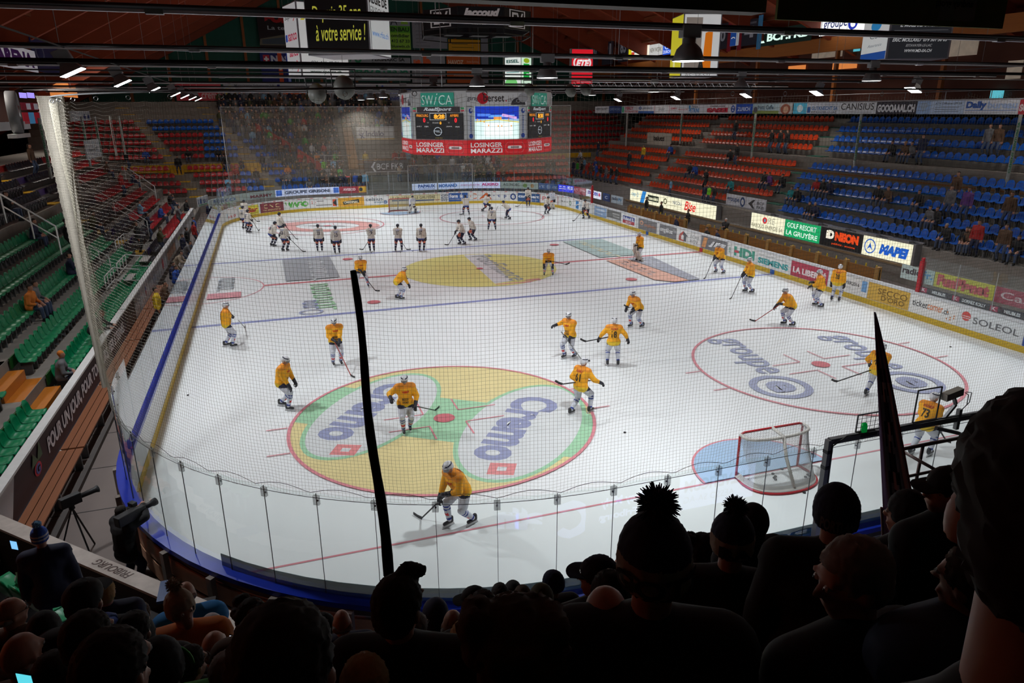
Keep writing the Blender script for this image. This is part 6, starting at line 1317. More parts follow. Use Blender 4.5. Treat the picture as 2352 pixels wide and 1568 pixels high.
def player(team, px, py, th, lab, lean=12, crouch=.08, spread=.2, stag=0, look=0, nod=8, stick=None, hands=None, num=None, goalie=False, grp=None, stk=STK, sname=None, up=None, feet=None):
    g = feet if feet is not None else at(px, py, z=0); h = ang_to_cam(g)+math.radians(180)+math.radians(th)
    root = empty('person', g, lab, 'person', grp, rz=-h)
    Mi = Matrix.Rotation(h, 3, 'Z')        # world -> local
    H = dict(hands or {}); ph = .93*(1-crouch)+.07
    top = bot = None
    if stick is not None:
        bl = at(*stick, z=.03) if up is None else at(stick[0], stick[1], d=(g+V((0, 0, 1))-CAM).dot(_f)-.25); bl = Mi @ (bl-g)
        side = 'R' if bl.x > 0 else 'L'; oth = 'L' if side == 'R' else 'R'; s = 1 if side == 'R' else -1
        if up is None or True:
            top = V((-s*.10, .30+.3*math.sin(math.radians(lean)), ph+.10)); dirn = (bl-top)
            if dirn.length > 1.75: top = bl-dirn.normalized()*1.6; top.z = max(top.z, .75)
            bot = top+(bl-top).normalized()*.42
        H.setdefault(oth, tuple(top)); H.setdefault(side, tuple(bot))
    J = skeleton(lean, crouch, spread, stag, H, look, nod)
    vx = .024
    P, rot, q = P_head(J)
    body = P+P_torso(J, -.01)+P_arm(J, 'L')+P_arm(J, 'R')+P_leg(J, 'L', -.01)+P_leg(J, 'R', -.01)+P_foot(J, 'L', -.012)+P_foot(J, 'R', -.012)+P_hand(J, 'L')+P_hand(J, 'R')
    voxel(body, .02, 'body', SKIN, root, sm_it=1)
    jm = ORJ if team == 'o' else WJ
    if goalie and team == 'w': jm = WPANT
    p, c = J['pel'], J['chest']
    jer = P_torso(J, .055, 1.05)+[('c', p+V((-.10, 0, -.02)), p+V((.10, 0, -.02)), .16, .16), ('c', J['shL'], J['shR'], .105, .105), ('c', J['shL'], J['elbL'], .10, .085), ('c', J['elbL'], J['elbL']+(J['wrL']-J['elbL'])*.72, .085, .062), ('c', J['shR'], J['elbR'], .10, .085), ('c', J['elbR'], J['elbR']+(J['wrR']-J['elbR'])*.72, .085, .062)]
    jo = voxel(jer, vx, 'jersey', [jm, ORY if team == 'o' else SOCKB, mat('jersey_red_tint', (.88, .30, .015), .7)], root)
    for f in jo.data.polygons:
        z = (f.center-p).dot(J['ax']); r_ = abs(f.center.x)
        if z < (.0 if team == 'o' else -.09) and r_ < .28: f.material_index = 1
        if team == 'o' and z > .50: f.material_index = 2
    pants = [('c', p+V((-.09, 0, -.02)), p+V((.09, 0, -.02)), .15, .15)]
    for n in 'LR':
        k = J['hip'+n]+(J['knee'+n]-J['hip'+n])*.78; pants.append(('c', J['hip'+n], k, .14, .115))
    po = voxel(pants, vx, 'hockey_pants', [WPANT if team == 'o' else NAVY, NAVY if team == 'o' else SALM], root)
    for f in po.data.polygons:
        zz = f.center.z-p.z
        if team == 'o': f.material_index = 1 if (zz > -.12 or (f.center.y < p.y-.02 and abs(abs(f.center.x)-.24) < .03)) else 0
        else: f.material_index = 1 if (zz < -.12 and f.center.y > .02 and abs(f.center.x) < .15) or (zz < -.26 and abs(abs(f.center.x)-.2) < .05) else 0
    for n in 'LR':
        K, A = J['knee'+n], J['ank'+n]; ax = (A-K)
        if goalie:
            b = MB(); f_ = V((0, 1, 0)); o_ = K.lerp(A, .45)+V((0, .09, 0)); up_ = -ax.normalized(); r_ = V((1, 0, 0)); nn_ = r_.cross(up_)
            b.obox(o_-nn_*.02 if nn_.y > 0 else o_, r_, up_, V((0, 1, 0)), .29, .80, .13); b.build('leg_pad', PADW, root, bevel=.04)
        so = voxel([('c', K+ax*-.12, K+ax*.3, .085, .088), ('c', K+ax*.3, A+ax*-.05, .085, .06)], .02, 'sock', [SOCKW if team == 'o' else NAVY, SOCKB if team == 'o' else SOCKW, REDC], root)
        for f in so.data.polygons:
            t = (f.center-K).dot(ax)/ax.length_squared
            if team == 'o':
                if .02 < t < .1 or .2 < t < .27 or .78 < t < .9: f.material_index = 1
                elif .45 < t < .62 and f.center.y-K.lerp(A, t).y > .03: f.material_index = 2
            elif .35 < t < .45 or .82 < t < .9: f.material_index = 1
        sk = voxel([('c', A+V((0, -.05, .05)), A+V((0, -.05, -.03)), .055, .055), ('c', A+V((0, -.06, -.035)), A+V((0, .14, -.045)), .05, .045)], .016, 'skate', SKB, root)
        MB().box((A.x-.012, A.y-.12, A.z-.085), (A.x+.012, A.y+.19, A.z-.14+.0)).build('holder', HELW if team == 'o' else BLADE, sk)
        MB().box((A.x-.004, A.y-.14, A.z-.135), (A.x+.004, A.y+.21, A.z-.152)).build('blade', BLADE, sk)
        J2 = J; go_ = P_hand(J2, n, 1.35, .9); w_ = J['wr'+n]; d = (w_-J['elb'+n]).normalized()
        go_.append(('c', w_-d*.10, w_+d*.03, .062, .055)); gv = voxel(go_, .014, 'glove', GLV, root, sm_it=1)
    lk = J['look']
    hel = [('e', q(0, -.01, .055), (.112, .137, .105), rot), ('e', q(0, -.05, .02), (.105, .10, .10), rot)]
    ho = voxel(hel, .014, 'helmet', [HELW if team == 'o' else HELD, NAVY], root)
    inv = rot.inverted()
    for f in ho.data.polygons:
        l = inv @ (f.center-J['head'])
        if team == 'o' and (.10 < l.z < .125 and abs(l.x) > .03): f.material_index = 1
    bm_ = bmesh.new(); bm_.from_mesh(ho.data)     # open the helmet over the face
    dl = [f for f in bm_.faces if (lambda l: l.z < .03 and l.y > -.01)(inv @ (f.calc_center_median()-J['head']))]
    bmesh.ops.delete(bm_, geom=dl, context='FACES'); bm_.to_mesh(ho.data); bm_.free()
    b = MB(); vs = []
    for i in range(9):
        a = math.radians(-60+15*i)
        vs += [q(.108*math.sin(a), .132*math.cos(a), .055), q(.105*math.sin(a), .135*math.cos(a), .0)]
    b.add(vs, [(2*i, 2*i+2, 2*i+3, 2*i+1) for i in range(8)])
    if team == 'o' and not goalie: b.build('visor', mat('smoked_visor', (.25, .25, .27), .1), ho)
    if goalie:
        b = MB()
        for i in range(-3, 4): a = math.radians(i*17); b.tube([q(.12*math.sin(a), .14*math.cos(a), .06), q(.12*math.sin(a), .15*math.cos(a), -.1)], .004, 4)
        for z_ in (.03, -.02, -.07): b.tube([q(.12*math.sin(math.radians(a)), .148*math.cos(math.radians(a)), z_) for a in range(-60, 61, 20)], .004, 4)
        b.build('cage', BLADE, ho)
        if team: MB().box((-.19, -.03, -.2), (.19, .03, .2)).build('blocker', PADW, root, loc=J['wrR']+V((0, .08, 0)), bevel=.02)
    # lettering on the jersey, back and front
    ax = J['ax']; bk = V((0, -math.cos(math.atan2(ax.y, ax.z)), math.sin(math.atan2(ax.y, ax.z))))
    def patch(items, O, n, w_, h_):
        r_ = ax.cross(n) if True else n; r_.normalize(); surf, nn = planar(O, r_, ax, w_, h_)
        dgm = jo.data; from_ = surf
        def wrap(a, b_, off=0):
            pt = surf(a, b_, 0); loc = bv.ray_cast(pt+n*.15, -n)[0]; return (loc+n*(.004+off)) if loc else pt+n*off
        artwork(jo, wrap, items, 0, 'jersey_lettering')
    from mathutils.bvhtree import BVHTree
    bv = BVHTree.FromPolygons([v.co for v in jo.data.vertices], [tuple(p.vertices) for p in jo.data.polygons])
    if num: patch([('t', num, .22, 0, .78, .55, '2a2410' if team == 'o' else '1c2440', 1.5), ('t', 'WARMUP', .1, .62, .9, .8, 'b03010' if team == 'o' else '6070a0', 1.5)], c+bk*.22+ax*.02, bk, .34, .44)
    if team == 'o': patch([('t', 'SECCO', .1, .55, .8, .95, '3a2a10', 2), ('t', "D'ORO", .15, 0, .8, .4, '3a2a10', 2)], J['pel']-bk*.2+ax*.14, -bk, .26, .18); patch([('t', 'WARMUP', 0, 0, 1, 1, 'c82818', 2)], c-bk*.2+ax*.06, -bk, .2, .06)
    else: patch([('r', 0, 0, 1, 1, '24305a')], c-bk*.2+ax*.05, -bk, .16, .16)
    if stick is not None:
        so = empty('hockey_stick', g, sname or ' '.join(('stick of the '+lab).replace('hockey ', '').split()[:16]), 'stick', 'hockey sticks', rz=-h)
        u = (bl-top).normalized(); hd = V((u.x, u.y, 0)); hd = hd.normalized() if hd.length > .05 else V((0, 1, 0))
        MB().bar(top-u*.06, bl, .024, .03).build('shaft', stk, so)
        e = bl+hd*.28 if up is None else bl+u*.22+V((0, 0, .12)); MB().bar(bl-u*.02, bl.lerp(e, .45), .014, .07).bar(bl.lerp(e, .42), e+V((0, 0, .02)), .012, .065).build('blade', STK, so)
        MB().bar(top-u*.07, top+u*.06, .03, .034).build('grip', STKG, so)
    return root
OG = 'players in orange jerseys'; WG = 'players in cream jerseys'
import time; T0 = time.time()
player('o', 527, 797, 88, 'player in orange standing in profile near the left boards', 6, .03, .13, .12, 0, 5, (562, 752), num='24', stk=STKG, grp=OG)
player('o', 775, 838, 172, 'player in orange facing the camera with a red stick, left of the black flag', 6, .03, .14, 0, 20, 20, (806, 862), num=None, stk=STKR, grp=OG)
player('o', 655, 938, 118, 'player in orange gliding without a stick left of the big logo circle', 14, .1, .16, .2, 0, 18, None, {'L': (-.22, .3, .85), 'R': (.2, .34, .8)}, grp=OG)
player('o', 935, 992, 176, 'player in orange facing the camera with his stick held level, inside the big logo circle', 8, .06, .10, .1, 10, 14, (1000, 942), {'R': (.42, .30, 1.22), 'L': (-.26, .30, .98)}, up=None, grp=OG)
player('o', 1060, 1205, 232, 'large player in orange bending over his stick below the logo circle, nearest the camera', 30, .1, .15, .22, -10, 12, (968, 1190), num='25', grp=OG)
player('o', 1333, 950, 40, 'player in orange skating away with arms spread, at the right edge of the logo circle', 10, .08, .16, .26, 10, 5, (1290, 882), {'R': (.45, .35, 1.05)}, up=14.6, num='61', grp=OG)
player('o', 1308, 822, 215, 'player in orange turning left beside number eighteen', 10, .06, .14, .14, -15, 5, (1338, 828), {'R': (.5, .25, 1.25)}, num=None, stk=STKG, grp=OG)
player('o', 1407, 840, -4, 'player in orange with number eighteen on his back, arms out wide', 5, .05, .19, 0, 0, 5, (1345, 784), {'L': (-.50, .12, 1.02), 'R': (.50, .08, 1.0)}, up=21.5, num='18', grp=OG)
player('o', 1462, 752, 222, 'player in orange leaning on raised stick above number eighteen', 38, .1, .18, .16, 0, -5, (1443, 706), {'L': (-.15, .42, .85), 'R': (.2, .46, .9)}, up=24.2, num='9', grp=OG)
player('o', 832, 660, 176, 'player in orange facing the camera just behind the tip of the black flag', 22, .08, .32, 0, 0, 5, (862, 667), grp=OG)
player('o', 917, 688, 82, 'player in orange bent forward, left of the yellow centre circle', 42, .1, .12, .08, 0, -15, (935, 640), {'L': (-.12, .5, .72), 'R': (.12, .5, .72)}, up=31, grp=OG)
player('o', 1260, 633, 182, 'player in orange bent over with hands on knees at the right of the yellow circle', 48, .1, .24, 0, 0, -12, (1300, 607), {'L': (-.25, .4, .62), 'R': (.26, .4, .62)}, up=34.2, grp=OG)
player('o', 1469, 600, 235, 'orange goalkeeper with cream leg pads standing on the centre line', 8, .06, .2, 0, 0, 5, (1453, 600), goalie=True, stk=STKG, grp=OG)
player('o', 1653, 628, 222, 'player in orange bending left near the right boards, farther one of two', 26, .08, .24, .05, -15, 0, (1620, 638), num='9', grp=OG)
player('o', 1720, 672, 248, 'player in orange with long stick near the right boards, nearer one of two', 10, .05, .14, .12, 0, 8, (1680, 684), num='53', grp=OG)
player('o', 1811, 748, 246, 'player in orange stooping with a reddish stick above the right circle', 36, .1, .16, .12, 0, -5, (1735, 737), num='27', stk=STKR, grp=OG)
player('o', 1880, 705, 262, 'player in orange raising his stick beside number twenty-eight', 14, .08, .2, .1, 0, 5, (1866, 668), {'L': (-.1, .45, 1.0), 'R': (.1, .4, 1.15)}, up=27.3, num='12', grp=OG)
player('o', 1918, 692, 14, 'player in orange with number twenty-eight on his back near the gold board', 8, .06, .17, 0, -10, 5, None, num='28', grp=OG)
player('o', 2006, 908, 20, 'player in orange half hidden behind the purple flag', 14, .12, .16, .2, -20, 5, (1922, 876), {'L': (-.4, .3, .95)}, up=17.4, num='47', grp=OG)
player('o', 2112, 1045, 25, 'player in orange behind the gantry screen, nearest at right', 20, .08, .16, .16, 40, 5, (2172, 1010), num='73', up=11.5, grp=OG)
for a in [((1071, 494), -10, 'bent far right player near the far circle', 22, .1, .26, 0, (1062, 492), None), ((1116, 486), 60, 'blurred player stooping at the top of the far circle', 38, .2, .3, .2, (1145, 460), None), ((1167, 503), 300, 'player lunging left inside the far right circle', 50, .12, .3, .35, (1138, 487), None), ((1213, 474), 180, 'upright player in front of the blue far board', 6, .04, .12, 0, (1190, 474), None), ((1255, 491), 150, 'crouching player at the far right beside the standing goalkeeper', 30, .22, .2, .1, (1246, 498), None), ((1347, 502), 215, 'player skating with a puck near the right corner', 26, .14, .16, .2, (1320, 506), None),
          ((1130, 529), 0, 'player with legs apart below the far circle', 12, .06, .28, 0, None, '7'), ((1087, 553), 245, 'player leaning left, right one of the pair below the far circle', 28, .1, .18, .12, None, '6'), ((1062, 562), 250, 'player leaning left, left one of the pair below the far circle', 22, .08, .2, .1, (1030, 562), '81'), ((969, 577), 10, 'sixth player from the left along the far blue line', 8, .05, .14, 0, None, '37'), ((916, 577), 8, 'fifth player from the left along the far blue line, pucks by him', 6, .06, .2, .08, (934, 573), '27'), ((855, 578), -5, 'fourth player from the left along the far blue line', 6, .04, .13, 0, (834, 573), '2'), ((775, 583), -5, 'third player from the left along the far blue line, number thirteen', 6, .04, .14, 0, None, '13'), ((735, 578), 0, 'second player from the left along the far blue line', 8, .05, .14, 0, None, '23'), ((655, 577), 40, 'player turning right with a long stick, nearest of the left three', 10, .06, .14, .06, (695, 577), '53'), ((627, 566), 60, 'stooping player of the left three', 34, .08, .18, 0, None, '18'), ((645, 545), 60, 'hindmost player of the left three', 6, .04, .12, 0, (680, 548), None), ((571, 535), 50, 'nearest player of the trio in the far left corner', 14, .08, .14, 0, (593, 529), '22'), ((562, 526), 30, 'middle player of the trio in the far left corner', 6, .04, .12, 0, None, '44'), ((565, 510), 20, 'rear player of the trio in the far left corner', 4, .02, .12, 0, (590, 508), None)]:
    (fx, fy), th, l, ln, cr_, sp, sg_, st_, nm = a
    player('w', fx, fy, th, 'cream jersey player, '+l.replace('player ', ''), ln, cr_, sp, sg_, 0, 8, st_, num=nm, grp=WG)
player('w', 1268, 480, 200, 'cream goalkeeper standing against the far right boards', 8, .08, .16, 0, 0, 5, None, goalie=True, grp=WG)
player('w', 947, 490, 160, 'cream goalkeeper crouching beside the far goal', 28, .2, .32, .1, 0, 0, (958, 487), goalie=True, grp=WG)
print('players', time.time()-T0)
# pucks
pk = [(1435, 994), (432, 908), (1847, 1132), (2183, 797), (1778, 1098), (1796, 1078), (1797, 1062), (1855, 1091), (1850, 1096), (1862, 1088), (1860, 1094), (1713, 1076), (1719, 1077), (1747, 1024), (1694, 1089), (1775, 1089), (1781, 1095), (1781, 1102), (940, 573), (948, 577), (920, 580), (853, 581), (1706, 630), (970, 485), (1317, 509)]
pm_ = MB().lathe((0, 0, 0), [(.001, 0), (.038, 0), (.038, .025), (.001, .025)], 14).build('puck', mat('puck_rubber', (.01, .01, .012), .5))
for i, (x, y) in enumerate(pk):
    g = at(x, y, z=0); o = pm_ if i == 0 else pm_.copy()
    if i: COL.objects.link(o)
    o.location = g+V((0, 0, .006)); near_net = -27.3 < g.y < -24.5 and abs(g.x) < 1.8
    if near_net: tag(o, 'black puck lying in or beside the near red goal', 'puck', 'pucks in the near goal')
    else: tag(o, 'black puck lying '+{0: 'alone between the two big near circles', 1: 'alone near the left boards', 2: 'just behind the near red goal', 3: 'alone near the right boards', 18: 'at the stick of number twenty-seven', 19: 'beside the sixth player of the far blue line', 20: 'below number twenty-seven on the far blue line', 21: 'at the feet of the fourth player of the far line', 22: 'beside the right boards near the red advert', 23: 'beside the goalkeeper of the far goal', 24: 'at the stick of the far right corner player'}.get(i, 'on the ice'), 'puck', 'loose pucks')
# ---------------------------------------------------------------- spectators
CL = {'black': (.012, .012, .014), 'navy': (.015, .02, .06), 'brown': (.12, .06, .03), 'grey': (.16, .16, .17), 'red': (.45, .02, .02), 'blue': (.02, .09, .45), 'white': (.6, .6, .62), 'green': (.04, .35, .03), 'olive': (.08, .08, .03), 'teal': (.02, .3, .32), 'beige': (.35, .28, .2), 'yellow': (.75, .5, .02), 'orange': (.7, .2, .02), 'jeans': (.06, .09, .17), 'lime': (.25, .8, .03), 'pink': (.6, .1, .25), 'purple': (.15, .05, .25), 'blonde': (.45, .28, .10), 'darkhair': (.02, .014, .01), 'brownhair': (.07, .035, .015), 'greyhair': (.28, .26, .24), 'ltblue': (.2, .42, .62), 'azure': (.01, .28, .75)}
def cm(c): return mat('cloth_'+c, CL[c], .8, var=.15, scale=8)
def low_person(pose):
    """one continuous figure with zones for skin, hair, jacket, trousers, shoes; for the distant crowd"""
    kw = dict(sit=dict(lean=12, sit=True, hands={'L': (-.16, .34, .62), 'R': (.16, .34, .62)}, skate=0), sitfold=dict(lean=4, sit=True, hands={'L': (.05, .26, .80), 'R': (-.05, .27, .84)}, skate=0), stand=dict(lean=2, skate=0), standfold=dict(lean=3, skate=0, hands={'L': (.06, .24, 1.18), 'R': (-.06, .26, 1.22)}), lean=dict(lean=40, crouch=.06, skate=0, hands={'L': (-.22, .62, .98), 'R': (.22, .62, .98)}), turn=dict(lean=5, skate=0, look=50, stag=.1), clap=dict(lean=6, skate=0, nod=10, hands={'L': (-.03, .33, 1.25), 'R': (.03, .33, 1.25)}))[pose]
    J = skeleton(**kw); P, rot, q = P_head(J)
    parts = P+P_torso(J, .03)+P_arm(J, 'L', .02)+P_arm(J, 'R', .02)+P_leg(J, 'L', .012)+P_leg(J, 'R', .012)+P_foot(J, 'L', 0)+P_foot(J, 'R', 0)+P_hand(J, 'L')+P_hand(J, 'R')+[('e', q(0, -.02, .055), (.088, .10, .095), rot)]
    o = voxel(parts, .03, 'person', [SKIN, cm('darkhair'), cm('black'), cm('jeans'), cm('black')]); me = o.data; inv = rot.inverted()
    for f in me.polygons:
        c = f.center; l = inv @ (c-J['head'])
        if l.z > -.09 and l.length < .2 and c.z > J['neck'].z-.02: f.material_index = 1 if (l.z > .075 or (l.y < -.02 and l.z > -.04)) else 0
        elif min((c-J['wrL']-(J['wrL']-J['elbL']).normalized()*.08).length, (c-J['wrR']-(J['wrR']-J['elbR']).normalized()*.08).length) < .1: f.material_index = 0
        elif min((c-J['ankL']).length, (c-J['ankR']).length) < .16 and c.z < min(J['ankL'].z, J['ankR'].z)+.05: f.material_index = 4
        elif (c-J['pel']).dot(J['ax']) > -.06 and (min((c-J['kneeL']).length, (c-J['kneeR']).length) > .2 or not kw.get('sit')) and (c.y < .2 or c.z > J['pel'].z+.12 or not kw.get('sit')): f.material_index = 2
        else: f.material_index = 3
    o.data.update(); bpy.data.objects.remove(o); return me
POSE = {p: low_person(p) for p in ('sit', 'sitfold', 'stand', 'standfold', 'lean', 'turn', 'clap')}
SEATED = ('sit', 'sitfold')
PW = {'sit': 'sitting', 'sitfold': 'sitting with folded arms', 'stand': 'standing', 'standfold': 'standing with folded arms', 'lean': 'leaning forward', 'turn': 'standing turned aside', 'clap': 'standing with hands together'}
def figure(loc, rz, pose, jac, trou='jeans', hair='darkhair', lab='', grp=None, sc=1.0, skin=None):
    o = bpy.data.objects.new('person', POSE[pose]); COL.objects.link(o); o.location = loc; o.rotation_euler.z = rz; o.scale = (sc,)*3
    for i, m_ in ((0, skin or SKIN), (1, cm(hair)), (2, cm(jac)), (3, cm(trou))): o.material_slots[i].link = 'OBJECT'; o.material_slots[i].material = m_
    return tag(o, lab, 'person', grp)
RF = math.pi/2; LF = -math.pi/2
def seat_person(side, px, py, pose, jac, lab, **k):
    """py: picture height of the head; seat row found from it"""
    best = None
    for r in range(9 if side == 'R' else 8 if side == 'L' else 13):
        if side == 'F': base_y = FY(r); hz = FZ(r)
        elif side == 'R': hz = RZ(r)
        else: hz = LZ(r)
        hh = hz+(1.23 if pose in SEATED else 1.62)
        a = at(px, py, x=RX(r)) if side == 'R' else at(px, py, x=LX(r)) if side == 'L' else at(px, py, y=FY(r))
        e = abs(a.z-hh)
        if best is None or e < best[0]: best = (e, a, hz, r)
    _, a, hz, r = best
    off = 0 if pose in SEATED else .25
    if side == 'R': loc = (RX(r)-off, a.y, hz); rz = RF
    elif side == 'L': loc = (LX(r)+off, a.y, hz); rz = LF
    else: loc = (a.x, FY(r)-off, hz); rz = math.pi
    figure(loc, rz+R.uniform(-.25, .25), pose, jac, lab=lab, **k); occ.append(V(loc))
